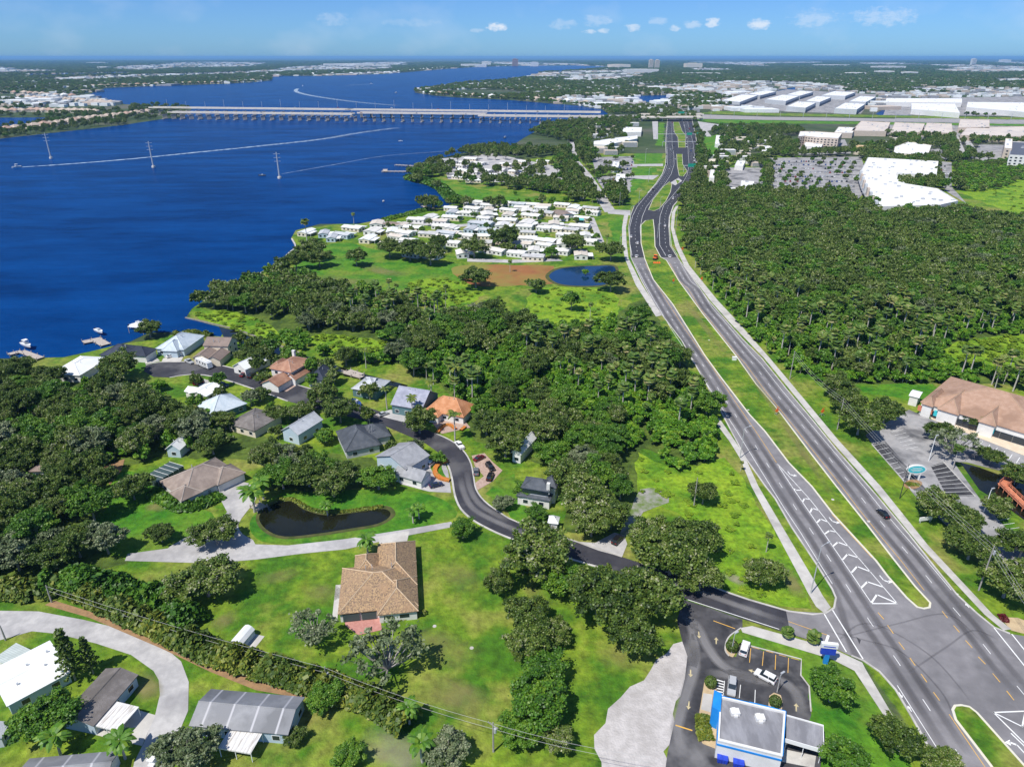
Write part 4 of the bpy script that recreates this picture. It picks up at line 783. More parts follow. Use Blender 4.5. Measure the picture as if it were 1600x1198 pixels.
def storeyed(name,label,P,h,roof,wall,cat,rows,seed=0):
    root,L_,hh=flat(name,label,P,h,roof,wall,cat,units=4,parapet=.9,seed=seed); n=len(L_)
    for i in range(n):
        a,b=Vector(L_[i]),Vector(L_[(i+1)%n]); t=(b-a).normalized(); nn=Vector((t.y,-t.x))
        if (nn.y>.5) : continue
        k=max(1,int((b-a).length/5))
        for r in range(rows):
            m=MB()
            for j in range(k):
                p=a+t*((j+.5)*(b-a).length/k)+nn*.06; m.obox(p,t,t,1.2,.06,1.2+r*(h-1)/rows,1.2+r*(h-1)/rows+1.7)
            m.build('window_row',GLASS,root)
    return root
storeyed('hotel','beige four storey hotel with white parapets near the mall',[(1247,214),(1258,213),(1276,215),(1310,217),(1316,209),(1275,206.5),(1250,206)],15,TPO,BEIGE,'hotel',4,3)
storeyed('hotel_annex','low white annex with columns in front of the beige hotel',[(1255,229),(1283,231),(1286,225),(1258,223.5)],6,TPO,WALLW,'annex',1,4)
flat('bank','tan roofed bank building beside the mall trees',[(1334,235),(1354,235.5),(1354,228),(1338,227)],6,mat('tan_roof',(.5,.33,.16),.8,(.58,.4,.22),.3),WALLC,'bank')
storeyed('restaurant','white gabled restaurant with a tower between mall and outlets',[(1396,240),(1450,243),(1455,228),(1420,222),(1398,230)],8,TPO,WALLC,'restaurant',1,9)
m=storeyed('apartment_building','white four storey building under construction at right edge',[(1577,243),(1640,246),(1650,225),(1580,222)],15,mat('dark_roof_deck',(.1,.11,.14),.8),WALLW,'building',4,11)
storeyed('stair_tower','beige stair tower on the left end of the building site',[(1569,232),(1581,233),(1582,218),(1571,217)],17,TPO,BEIGE,'tower',4,12)
for P,h,lab in (([(955,262),(966,262),(969,253.5),(958,253)],6,'square white roofed office beside the frontage lawn'),([(961,287),(976,288),(977,273),(963,272)],5,'white narrow office between two car parks'),
   ([(972,207),(1002,207),(1003,199.5),(975,199)],7,'wide white hall near the interstate overpass'),([(927,226),(948,227),(996,217),(996,212),(960,216),(928,221)],6,'long pale motel row in the trees left of the highway'),
   ([(1132,299),(1156,301),(1158,295),(1134,293)],5,'low white shop with a red front near the right woods'),([(1156,299),(1178,300),(1178,284),(1158,283)],6,'white two level shop beside the right woods'),([(1108,278),(1116,279),(1116,266),(1110,266)],8,'slim white kiosk tower by the highway trees'),
   ([(1148,259),(1161,260),(1165,252),(1152,251)],5,'small white shop among trees right of the highway'),([(1190,237),(1205,238),(1206,229),(1193,228)],6,'pale roofed shop in the trees left of the hotel'),([(1117,225),(1129,228),(1126,212),(1119,212)],5,'plain concrete pad shop by the interchange ramp'),([(906,305),(912,305),(915,300),(908,300)],4,'tiny white hut beside the lane to the river park')):
    flat('office',lab,P,h,TPO,WALLW,'office',units=2)
# the far towers on the horizon
def far_block(name,label,u,v,wpx,hpx,cat='building',m=None,dp=None):
    p=G(u,v); D=depth(p.x,p.y,0); w=wpx*D/FPX; h=hpx*D/FPX; r=thing(name,label,cat,(p.x,p.y,0)); dp=dp or w*.6
    mb=MB(); mb.box(-w/2,0,0,w/2,dp,h); mb.box(-w*.3,dp*.2,h+.01,w*.2,dp*.7,h*1.06); mb.build('wall',m or WALLC,r); mb=MB()
    nr=max(2,int(hpx/1.2))
    for k in range(nr): mb.box(-w*.46,-.4,h*(k+.35)/nr,w*.46,-.02,h*(k+.7)/nr)
    mb.build('window_row',GLASS if hpx>8 else WALLG,r); keep([(p.x-w/2,p.y),(p.x+w/2,p.y),(p.x+w/2,p.y+dp),(p.x-w/2,p.y+dp)]); return r
far_block('apartment_tower','left of the twin pale apartment towers on the horizon',1017,108,7,13,'tower'); far_block('apartment_tower','right of the twin pale apartment towers on the horizon',1026.5,108,7,12.5,'tower')
far_block('office_tower','brick coloured office block at the far river bend',805,103.5,9,10,'tower',mat('brick_wall',(.36,.22,.18),.85,(.42,.27,.22),.1))
far_block('apartment_building','white apartment block right of the twin towers',1084,107.5,26,7.5); far_block('apartment_building','long pale apartment block left of the twin towers',968,107,34,5.5)
far_block('stadium_hall','broad white hall roof below the twin towers',1003,114,52,5,'hall',WALLW,120); far_block('water_tower','white water tower on the right horizon',1521,102,7,9,'water tower',WALLW)
far_block('hospital','white hospital wing on the far right horizon',1572,98.5,14,4.5,'hospital',WALLW)
for u,v,w_,h_,l in ((740,105,40,4,'left'),(760,103,14,6,'middle'),(835,104,12,6,'right')): far_block('riverfront_building','white riverfront building on the far shore, '+l+' of the group',u,v,w_,h_,'building',WALLW)
for i,(u,v,w_,h_,l) in enumerate(((1095,117,60,2.5,'white flat depot roof left of the far trees'),(1300,104,55,2.5,'long white roof on the far right plain'),(1390,108,50,4,'widest white roof on the far right plain'),(1385,115.5,24,4,'boxy white hall on the far right plain'),(1425,117,18,4,'small white hall right of the boxy hall'),(545,103,80,3,'long white roof above the far river shore'),(160,108,16,3,'white roof in the far left trees'),(150,100,30,2,'long low white roof on the left horizon'),(1340,117,26,3,'low white hall behind the depot'))): far_block('hall',l,u,v,w_,h_,'hall',WALLW,90)
rq=random.Random(31)
for P,n_,lab,grp in (([(1095,238),(1195,238),(1198,305),(1120,305)],16,'small pale commercial building in the trees right of the far highway','small buildings right of the far highway'),([(1110,213),(1240,205),(1245,245),(1130,240)],12,'small pale building among trees between interstate and mall','small buildings below the interstate'),([(1370,216),(1486,214),(1480,244),(1380,240)],10,'small pale restaurant building between mall and outlets','small buildings beside the outlets'),([(900,200),(1005,195),(1000,250),(925,245)],14,'small pale building in the trees left of the far highway','small buildings left of the far highway'),([(1300,150),(1640,142),(1640,156),(1310,158)],10,'low pale hall behind the depot','low halls behind the depot'),([(870,165),(1010,160),(1030,176),(940,178)],14,'small pale house beside the interstate approach','houses beside the interstate approach')):
    k=t_=0
    while k<n_ and t_<300:
        t_+=1; u=rq.uniform(min(p[0] for p in P),max(p[0] for p in P)); v=rq.uniform(min(p[1] for p in P),max(p[1] for p in P)); p=G(u,v)
        if not inpoly(u,v,P) or any(blocked(p.x+dx,p.y+dy) for dx in (-9,0,9) for dy in (-4,6,14)): continue
        D=depth(p.x,p.y); w_=rq.uniform(11,24); h_=rq.uniform(4.5,7.5); far_block('shop' if 'building' in lab else 'house',lab,u,v,w_*FPX/D,h_*FPX/D,'shop' if 'building' in lab else 'building',rq.choice([WALLW,WALLW,WALLC,BEIGE]))['group']=grp; k+=1
# ---- the two mobile home parks
HOMES=[]
def home_meshes():
    out=[]
    for k in range(7):
        rm=[mat('home_roof',(.68,.68,.66),.7,(.58,.57,.55),.25,1,5,(.5,.48,.45),.5),WROOF,mat('off_white_roof',(.6,.58,.53),.7,(.7,.68,.64),.3),PALEG,BROWNS,mat('dull_grey_roof',(.4,.4,.4),.7,(.5,.5,.49),.3),mat('beige_home_roof',(.55,.49,.42),.75,(.6,.55,.48),.3)][k]; w,d=(7.5,15.0) if k%2 else (9.0,14.0)
        wb=MB(); rb=MB(); wb.box(-w/2,-d/2,0,w/2,d/2,2.9); gable(rb,wb,-w/2,-d/2,w/2,d/2,2.9,.9,'y',.3)
        wn=wb
        for s in (-1,1):
            for j in range(4): wn.box(s*w/2-.05,-d/2+1.6+j*3.4,1,s*w/2+.05,-d/2+3.0+j*3.4,2.1,1)
        for x in (-w*.25,w*.2): wn.box(x-.8,-d/2-.06,.9,x+.8,-d/2+.05,2.2,1)
        cpt=MB(); cpt.box(w/2+.35,-d/2+.5,2.45,w/2+3.9,d/2-4,2.6)
        for y in (-d/2+.8,d/2-4.4): cpt.box(w/2+3.6,y,0,w/2+3.75,y+.15,2.44)
        out.append((wb.mesh('wall',[[WALLW,WALLC,WALLW,WALLB,WALLW,WALLC,WALLW][k],GLASS]),rb.mesh('roof',[rm,rm]),cpt.mesh('carport',WROOF)))
    return out
HM=home_meshes()
def home(u,v,k,rz,label,group,s=1.0):
    p=G(u,v,3.2); r=thing('mobile_home',label,'mobile home',(p.x,p.y,0),rz,group); r.scale=(s,s,1)
    for nm,me in zip(('wall','roof','carport'),HM[k]): link(nm,me,r)
    c,s_=math.cos(rz),math.sin(rz); keep([(p.x+c*x-s_*y,p.y+s_*x+c*y) for x,y in ((-5,-8),(9,-8),(9,8),(-5,8))])
HZ=[(405,140),(515,140),(628,145),(740,155),(850,160),(970,170),(1235,185),(150,225),(340,195),(480,205),(660,210),(820,215),(980,232),(300,235),(460,245),(650,250),(860,258),(1060,328),(980,368),(640,298),(820,318),(800,355),(600,340),(320,372),(470,388),(150,272),(40,305),(140,365),(280,435),(450,440),(825,408),(825,460),(985,480),(545,565),(880,562),(880,622),(1160,430),(1340,430),(1150,500),(1300,600),(60,350),(160,500),(240,590),(1060,370),(1290,350)]
HZ=[(680+x/5.714,290+y/5.714) for x,y in HZ]+[(450+x/6.4,300+y/6.4) for x,y in ((185,385),(360,398),(650,345),(890,300),(850,372),(1140,320),(1040,375),(800,450),(1250,345),(1170,395),(1410,405),(1290,262),(550,412),(440,440),(1420,235))]
rs=random.Random(8)
for i,(u,v) in enumerate(HZ): home(u,v,rs.choice((0,1,2,0,1,2,3,5,6)),R(rs.uniform(55,80)) if rs.random()<.6 else R(rs.uniform(-20,10)),'white roofed mobile home in the riverside park behind the oak row','mobile homes of the riverside park',rs.uniform(.85,1.15))
_n=0
for q in range(900):
    u=rs.uniform(600,930); v=rs.uniform(316,396)
    if v<430-u*.13 if u<700 else v<318: continue
    if v>380 and (u<640 or u>905): continue
    p=G(u,v,3.2)
    if any(blocked(p.x+dx,p.y+dy) for dx,dy in ((0,0),(5,0),(-5,0),(0,6),(0,-6),(4,5),(-4,-5),(4,-5),(-4,5))): continue
    home(u,v,rs.choice((0,1,2,0,5,6)),R(rs.uniform(58,80)),'white roofed mobile home in the riverside park behind the oak row','mobile homes of the riverside park',rs.uniform(.8,1.0)); _n+=1
    if _n>42: break
for u,v,l in ((878,332,'large brown roofed clubhouse in the mobile home park'),(616,349,'tan brown roofed mobile home near the river shore'),(752,347,'grey gable roofed hall in the middle of the mobile home park'),(698,362,'dark grey roofed mobile home left in the park')): home(u,v,4 if 'brown' in l else 3,R(20) if u>800 else R(62),l,None,1.35 if u>700 else 1.1)
for x,y in ((405,305),(300,360),(430,372),(340,400),(410,415),(540,400),(310,455),(430,482),(640,395),(780,410),(880,430),(840,330),(700,350),(1110,520),(1010,325),(250,330),(360,335),(480,340),(600,440),(700,470)): home(660+x/5.33,190+y/5.33,rs.choice((0,1,2)),R(rs.uniform(40,80)),'white roofed mobile home in the far park behind the mangrove shore','mobile homes of the far park',1.15)
tealc=posts_roof('carport','teal roofed carport in the mobile home park','carport',(898,344),(912,344),(912,338),3,mat('teal_roof',(.12,.5,.45),.6))
# ---- houses on the far left bank
def bank_meshes():
    out=[]
    for k in range(4):
        rm=[mat('beige_tile',(.5,.42,.34),.85,(.42,.34,.27),.3),mat('rose_tile',(.45,.31,.24),.85,(.38,.26,.2),.3),GREYS,WROOF][k]
        wb=MB(); rb=MB(); wb.box(-9,-7,0,9,7,5.2); hip(rb,-9,-7,9,7,5.2,4,'x',.6); wb.box(2,-11,0,8,-6.9,3.6); hip(rb,2,-11,8,-6,3.6,2,'y',.5); wn=wb
        for j in range(4): wn.box(-8+j*2.6,-7.08,1,-6.6+j*2.6,-6.9,2.6,1); wn.box(-8+j*2.6,-7.08,3.4,-6.6+j*2.6,-6.9,4.6,1)
        out.append((wb.mesh('wall',[WALLC if k<3 else WALLW,GLASS]),rb.mesh('roof',[rm,rm])))
    return out
BM=bank_meshes()
def bank(u,v,k,rz,label,group,s=1.0):
    p=G(u,v); r=thing('house',label,'house',(p.x,p.y,0),rz,group); r.scale=(s,s,s)
    for nm,me in zip(('wall','roof'),BM[k]): link(nm,me,r)
    keep([(p.x-11*s,p.y-11*s),(p.x+11*s,p.y-11*s),(p.x+11*s,p.y+9*s),(p.x-11*s,p.y+9*s)])
def row(P,n,label,group,ks,s,rz=0):
    W_=[G(*p) for p in P]; L_=[(b-a).length for a,b in zip(W_,W_[1:])]; T=sum(L_)
    for i in range(n):
        x=T*(i+.5)/n+rs.uniform(-3,3)
        for a,b,l in zip(W_,W_[1:],L_):
            if x<=l: q=a+(b-a)*(x/l); ang=math.atan2((b-a).y,(b-a).x); break
            x-=l
        else: q=W_[-1]; ang=0
        u,v=PX(q.x,q.y); bank(u,v,rs.choice(ks),ang+rz+rs.uniform(-.15,.15),label,group,s*rs.uniform(.9,1.1))
row([(2,206),(60,200),(120,191),(180,184),(235,177)],22,'beige tiled waterfront house on the left bank below the bridge','waterfront houses below the bridge',(0,1,0),1.15)
row([(0,176),(50,175),(100,176),(155,177)],14,'beige tiled house on the lagoon street of the left bank','lagoon houses of the left bank',(0,1,0),1.15)
row([(40,155),(100,157),(140,160),(185,164)],18,'pale roofed house in the curved row above the left bridgehead','curved row above the bridgehead',(0,0,2),1.2)
row([(0,146),(40,147),(80,150),(120,152)],10,'pale roofed house among trees left of the far bay','houses left of the far bay',(0,1,3),1.2)
row([(140,137),(200,135),(280,132),(340,131),(398,127)],30,'house on the far shore of the bay above the bridge','far shore houses of the bay',(1,2,3,0),1.3)
row([(400,117),(500,117),(600,115),(700,106)],26,'white house on the distant river shore','distant shore houses',(3,2,3),1.6)
row([(660,146),(700,149),(740,151),(790,154)],10,'house at the tip of the wooded peninsula beyond the bridge','peninsula houses',(1,3,0),1.15)
row([(820,156),(860,158),(900,160),(930,163)],10,'pale house on the right bank just beyond the bridge','right bank houses beyond the bridge',(0,3,2),1.1)
# ================================================================ BRIDGE AND INTERSTATE
DECK=mat('bridge_concrete',(.72,.66,.57),.85,(.62,.57,.49),.15); PIERM=mat('pier_concrete',(.34,.32,.3),.9,(.26,.25,.24),.2); DECKR=mat('bridge_roadway',(.34,.32,.31),.85,(.28,.27,.26),.1)
def bridge(label,P,zt,w,pn):
    W_=[G(u,v,zt) for u,v in P]; o=W_[0]; r=thing('river_bridge',label,'bridge',(o.x,o.y,0)); 
    L_=[p-o for p in W_]; T=sum((b-a).length for a,b in zip(L_,L_[1:])); t=(L_[-1]-L_[0]).normalized(); n=Vector((-t.y,t.x))
    d=MB(); ra=MB(); rl=MB()
    def run(m,off,hw,z0,z1):
        for a,b in zip(L_,L_[1:]): m.obox((a+b)/2+n*off,t,t,(b-a).length/2,hw,z0,z1)
    run(d,0,w/2,zt-2.2,zt-.3); d.build('deck',DECK,r); run(ra,0,w/2-.6,zt-.295,zt-.1); ra.build('roadway',DECKR,r)
    for s in (-1,1):
        m=MB(); run(m,s*(w/2-.2),.22,zt-.29,zt+.9); m.build('parapet',DECK,r)
    for k in range(pn):
        q=L_[0]+(L_[-1]-L_[0])*((k+.5)/pn); m=MB(); big=k%2==0
        m.obox(q,t,t,1.0,w/2*.9,zt-3.6,zt-2.21)
        for s in (-.75,-.25,.25,.75): m.obox(q+n*s*w*.45,t,t,.75,.75,0,zt-3.61)
        if big: m.obox(q,t,t,2.2,w*.5,0,1.2)
        m.build('pier',PIERM,r)
    return r
bridge('farther span of the long pale concrete bridge across the river',[(215,170),(560,168),(932,178)],13,20,46)
bridge('nearer span of the long pale concrete bridge across the river',[(250,177),(560,175.5),(760,177.5),(932,184.5)],12,22,46)
# interstate on its bank and the overpass
ground_sheet('interstate',[(926,180),(1015,180),(1015,186),(926,188)],DECKR,.3,kp=True)
ground_sheet('interstate',[(1088,179),(1200,183),(1400,186),(1640,190),(1640,194),(1400,190.5),(1200,188),(1088,186)],DECKR,.3)
ground_sheet('interstate_verge',[(1088,186.5),(1300,190),(1640,195),(1640,198),(1300,194),(1130,193),(1092,190)],LUSH,.2); ground_sheet('interstate_verge',[(1088,178),(1200,181),(1640,188),(1640,185),(1200,177),(1120,174)],GRASS,.2)
ground_sheet('ramp',[(960,160),(990,160),(1040,166),(1085,176),(1075,178),(1030,170),(985,165),(955,164)],DECKR,.3); ground_sheet('ramp',[(1090,190),(1110,193),(1130,196),(1200,198),(1200,202),(1130,201),(1105,205),(1112,214),(1104,214),(1096,204)],LANE,.3)
def overpass(label,P,zt,w):
    a,b=[G(u,v,zt) for u,v in P]; r=thing('overpass',label,'overpass',(a.x,a.y,0)); q=b-a; t=q.normalized(); n=Vector((-t.y,t.x)); c=q/2; L_=q.length/2
    m=MB(); m.obox(c,t,t,L_,w/2,zt-1.8,zt); m.build('deck',DECK,r)
    for s in (-1,1):
        m=MB(); m.obox(c+n*s*(w/2-.2),t,t,L_,.2,zt+.01,zt+1); m.build('parapet',DECK,r)
    for k in (.02,.34,.66,.98):
        m=MB()
        for s in (-.35,0,.35): m.obox(q*k+n*s*w,t,t,.8,.8,0,zt-1.81)
        m.build('pier',DECK,r)
overpass('nearer overpass deck of the interstate over the highway',[(1000,183),(1098,182.5)],8,24); overpass('farther overpass deck of the interstate over the highway',[(1000,178.5),(1098,178)],8,16)
# ================================================================ POLES
def pole(name,label,cat,base,top,rad,m,arm=None,group=None,cross=0,lamp=None,h=None,box=False):
    b=G(*base); h=h or hgt(base,top); r=thing(name,label,cat,(b.x,b.y,0),0,group); mb=MB(); mb.tube([(0,0,0),(0,0,h*.5),(0,0,h)],[rad*1.3,rad*1.1,rad*.7],8); mb.build('pole',m,r)
    if arm:
        ax=Vector((arm[0],arm[1],0)); mb=MB(); mb.tube([(0,0,h-.15),(ax.x*.5,ax.y*.5,h+.3),(ax.x,ax.y,h+.4)],.07,6); mb.build('arm',m,r)
        mb=MB(); mb.obox((ax.x,ax.y),(ax.x,ax.y),(0,1),.55,.2,h+.3,h+.5); mb.build('lamp_head',STEEL,r)
    for k in range(cross):
        mb=MB(); mb.obox((0,0),(.8,-.6),(0,1),1.3,.07,h-.9-k*1.1,h-.75-k*1.1)
        for s in (-1.1,-.6,.6,1.1): mb.tube([(.8*s,-.6*s,h-.75-k*1.1),(.8*s,-.6*s,h-.45-k*1.1)],.06,6)
        mb.build('cross_arm',m,r)
    if box:
        mb=MB(); mb.tube([(.42,-.2,h-2.6),(.42,-.2,h-1.5)],.3,10); mb.build('transformer',STEEL,r)
    return r,h
pole('street_lamp','tall curved arm street lamp at the side street corner','street lamp',(1266.6,927),(1283.4,852.8),.13,STEEL,(2.2,1.0)); pole('street_lamp','tall curved arm street lamp on the pavement beside the middle woods','street lamp',(1156,715.6),(1162,669),.13,STEEL,(2.2,.8))
pole('lamp_post','grey lamp post in the round shrub bed of the restaurant car park','lamp post',(1142.5,1021),(1144,991),.1,STEEL,(.5,.3)); pole('lamp_post','grey lamp post beside the white moving car at the restaurant','lamp post',(1214,1081),(1219,1054),.1,STEEL,(.5,.3))
pole('lamp_post','white lamp post on the planted island of the plaza car park','lamp post',(1451,720),(1460,682),.12,TRIM,(.6,.2)); pole('lamp_post','white lamp post among the oaks at the far bays of the plaza','lamp post',(1537,800),(1548,765),.12,TRIM,(.6,.2))
pole('sign_pole','dark slender pole beside the teal oval sign','pole',(1405.5,779),(1415,724),.1,mat('dark_pole',(.04,.04,.045),.6))
UP={}
for k,(b,t,l,x) in enumerate([((1529,922),(1552,852),'grey utility pole in front of the plaza oaks by the pavement',True),((1308,671),(1315,622),'grey utility pole at the edge of the oaks beside the plaza',False),((1234,592),(1239.5,548),'pale utility pole beside the palm woods on the highway',False),
   ((771,1174),(770,1128),'utility pole with a white transformer on the open lawn',True),((512,1072),(504,1041),'utility pole standing in the tropical hedge',True),((81,941),(71,914),'utility pole at the left end of the tropical hedge',False),((1084,791),(1082,746),'thin utility pole beside the round tree in the meadow',False),
   ((9,1000),(0,976),'utility pole beside the long white mobile home',False),((968,322),(968,300),'tall steel utility pole by the highway crossing',False),((1125,316),(1125,301),'pale utility pole at the top edge of the right woods',False),((1055,367),(1056,320),'thin pole on the right pavement of the highway curve',False)]):
    r,h=pole('utility_pole',l,'utility pole',b,t,.16,POLEW if k!=8 else STEEL,cross=1 if k in (3,) else 0,box=x); UP[k]=(G(*b),h)
def wire(label,pts,sag=.9):
    mb=MB()
    for a,b in zip(pts,pts[1:]):
        a=Vector(a); b=Vector(b); mb.tube([a+(b-a)*(i/8)-Vector((0,0,sag*4*(i/8)*(1-i/8))) for i in range(9)],.035,4,caps=False)
    return tag(mb.build('power_line',mat('cable',(.35,.35,.34),.5)),label,'power line')
def top3(k,dz=-.3,dx=0): p,h=UP[k]; return (p.x+dx,p.y,h+dz)
q=G(1010,1230); wire('upper cable strung along the hedge between the lawn poles',[top3(5),top3(4),top3(3),(q.x,q.y,8.5)]); wire('lower cable strung along the hedge between the lawn poles',[top3(5,-1.9,.3),top3(4,-1.9,.3),top3(3,-1.9,.3),(q.x,q.y,7)])
q=G(1760,1240); 
for dz,l in ((-.2,'topmost'),(-1.2,'middle'),(-2.2,'lowest')): wire(l+' of the cables running past the plaza oaks',[top3(2,dz),top3(1,dz),top3(0,dz),(q.x,q.y,11+dz)],1.6)
rs=random.Random(3)
for k in range(22):
    u=262+k*29.5; v=168.3 if u<560 else 168+(u-560)*.027
    b=G(u,v,13); r=thing('bridge_lamp','thin grey lamp post in the row along the far bridge railing','lamp post',(b.x,b.y,12.9),0,'lamp posts on the bridge'); mb=MB(); mb.tube([(0,0,0),(0,0,14 if k%3 else 19)],.35,5); mb.build('pole',STEEL,r); mb=MB(); mb.obox((0,-1.5),(0,1),(1,0),1.6,.2,13.6,14.0); mb.build('arm',STEEL,r)
for k in range(14):
    u=1110+k*36; b=G(u,186+(u-1110)*.012); r=thing('interstate_lamp','thin grey lamp post in the row along the interstate','lamp post',(b.x,b.y,.3),0,'lamp posts along the interstate'); mb=MB(); mb.tube([(0,0,0),(0,0,17)],.35,5); mb.build('pole',STEEL,r); mb=MB(); mb.obox((0,-1.5),(0,1),(1,0),1.6,.2,16.6,17); mb.build('arm',STEEL,r)
for u,v,t in ((985,345,300),(1027,372,325),(1031,330,290),(968,392,352),(1013,285,255),(1008,255,225),(1110,300,272),(998,320,292)):
    pole('highway_lamp','slim grey pole standing beside the far highway curve','pole',(u,v),(u+1,v-22),.14,STEEL,(1.6,0),'poles beside the far highway curve')
for (b,t,l) in (((80,248),(70,208),'leftmost pale transmission pole standing in the river'),((240,262),(233,221),'middle pale transmission pole standing in the river'),((437,279),(431,238),'rightmost pale transmission pole standing in the river')):
    r,h=pole('transmission_pole',l,'transmission pole',b,t,.75,STEEL); mb=MB(); mb.tube([(0,0,-.5),(0,0,2.2)],2.2,10); mb.build('footing',DECK,r)
    for k in range(3):
        mb=MB(); mb.obox((0,0),(1,.3),(0,1),3.6,.18,h-2-k*4,h-1.6-k*4); mb.build('cross_arm',STEEL,r)
# ================================================================ SIGNS
def sign_oval():
    b=G(1427,750); r=thing('plaza_sign','teal oval plaza sign on white posts above a flower bed','sign',(b.x,b.y,0)); mb=MB()
    for x in (-1.6,1.6): mb.box(x-.2,-.2,0,x+.2,.2,3.0)
    mb.build('post',TRIM,r); mb=MB(); n=28
    def ring(a,c,y): return [(a*math.cos(2*PI*i/n),y,4.2+c*math.sin(2*PI*i/n)) for i in range(n)]
    for a,c,y0,y1,mi in ((3.2,1.7,-.25,.25,0),(2.8,1.3,-.3,.3,1)):
        A=ring(a,c,y0); B=ring(a,c,y1); mb.face(A,mi); mb.face(B[::-1],mi)
        for i in range(n): mb.face([A[i],B[i],B[(i+1)%n],A[(i+1)%n]],mi)
    mb.build('panel',[TRIM,TEALS],r)
    for dz,w in ((.45,1.5),(-.05,1.9),(-.5,1.3)):
        mb=MB(); mb.box(-w,-.33,4.2+dz,w,-.305,4.2+dz+.16); mb.build('lettering',TRIM,r)
    ground_sheet('sign_bed',[(1412,757),(1420,750),(1436,751),(1441,757),(1430,764),(1416,763)],MULCH,.1,n=2)
sign_oval()
b=G(1289,1036); r=thing('restaurant_sign','blue pylon sign with a white top panel beside the two short palms','sign',(b.x,b.y,0),R(-8)); mb=MB(); mb.box(-.5,-.3,0,.5,.3,3); mb.build('post',BLUE,r); mb=MB(); mb.box(-1.6,-.35,3.01,1.6,.35,4.9); mb.build('lower_panel',DEEPB,r); mb=MB(); mb.box(-1.8,-.38,4.91,1.8,.38,6.2); mb.build('upper_panel',TRIM,r)
mb=MB(); mb.box(-1.3,-.42,5.3,1.3,-.385,5.55); mb.build('lettering',DEEPB,r)
def diamond(u,v,label):
    b=G(u,v+7); r=thing('road_work_sign',label,'road work sign',(b.x,b.y,0),R(20)); s=.95; mb=MB(); mb.solid([(0,-.04,2.9),(s,-.04,1.95),(0,-.04,1.0),(-s,-.04,1.95),(0,.04,2.9),(s,.04,1.95),(0,.04,1.0),(-s,.04,1.95)],[(0,3,2,1),(4,5,6,7),(0,1,5,4),(1,2,6,5),(2,3,7,6),(3,0,4,7)]); mb.build('panel',ORNG,r)
    for x in (-.35,.35):
        mb=MB(); mb.solid([(x,-.02,2.8),(x+.5,-.02,3.2),(x+.1,-.02,3.5),(x,.02,2.8),(x+.5,.02,3.2),(x+.1,.02,3.5)],[(0,1,2),(5,4,3),(0,3,4,1),(1,4,5,2),(2,5,3,0)]); mb.build('flag',ORNG,r)
    mb=MB()
    for x,y in ((-.8,-.6),(.8,-.6),(-.8,.6),(.8,.6)): mb.tube([(0,0,1.1),(x,y,0)],.04,4)
    mb.build('stand',STEEL,r)
diamond(1213,641,'orange road work sign on the median grass opposite the plaza oaks'); diamond(1284,642,'orange road work sign beside the right pavement near the plaza oaks'); diamond(1052,436,'orange road work sign on the far median grass'); diamond(1096,433,'orange road work sign against the right woods by the curve'); diamond(1066,386,'orange road work sign by the right woods at the dark asphalt')
def gantry(label,a,b,hh,signs):
    A=G(*a); B=G(*b); r=thing('sign_gantry',label,'sign gantry',(A.x,A.y,0)); q=B-A; mb=MB()
    for t in (0,1): mb.tube([(q.x*t,q.y*t,0),(q.x*t,q.y*t,hh)],.35,6)
    mb.tube([(0,0,hh),(q.x,q.y,hh)],.4,6); mb.build('frame',STEEL,r)
    for t,w in signs:
        mb=MB(); mb.box(q.x*t-w/2,q.y*t-.7,hh-1.6,q.x*t+w/2,q.y*t-.45,hh+2.4); mb.build('panel',mat('sign_green',(.02,.3,.2),.5),r)
gantry('green sign gantry across the highway beyond the far junction',(1026,217),(1099,217),7.5,((.69,9),(.9,9))); gantry('green sign gantry over the inbound lanes at the queue',(1068,269),(1094,269),7.5,((.45,9),)); gantry('green sign gantry on the interstate overpass',(1055,186),(1072,186),13,((.5,14),)); gantry('bare signal gantry across the far junction',(1035,229),(1098,229),7,())
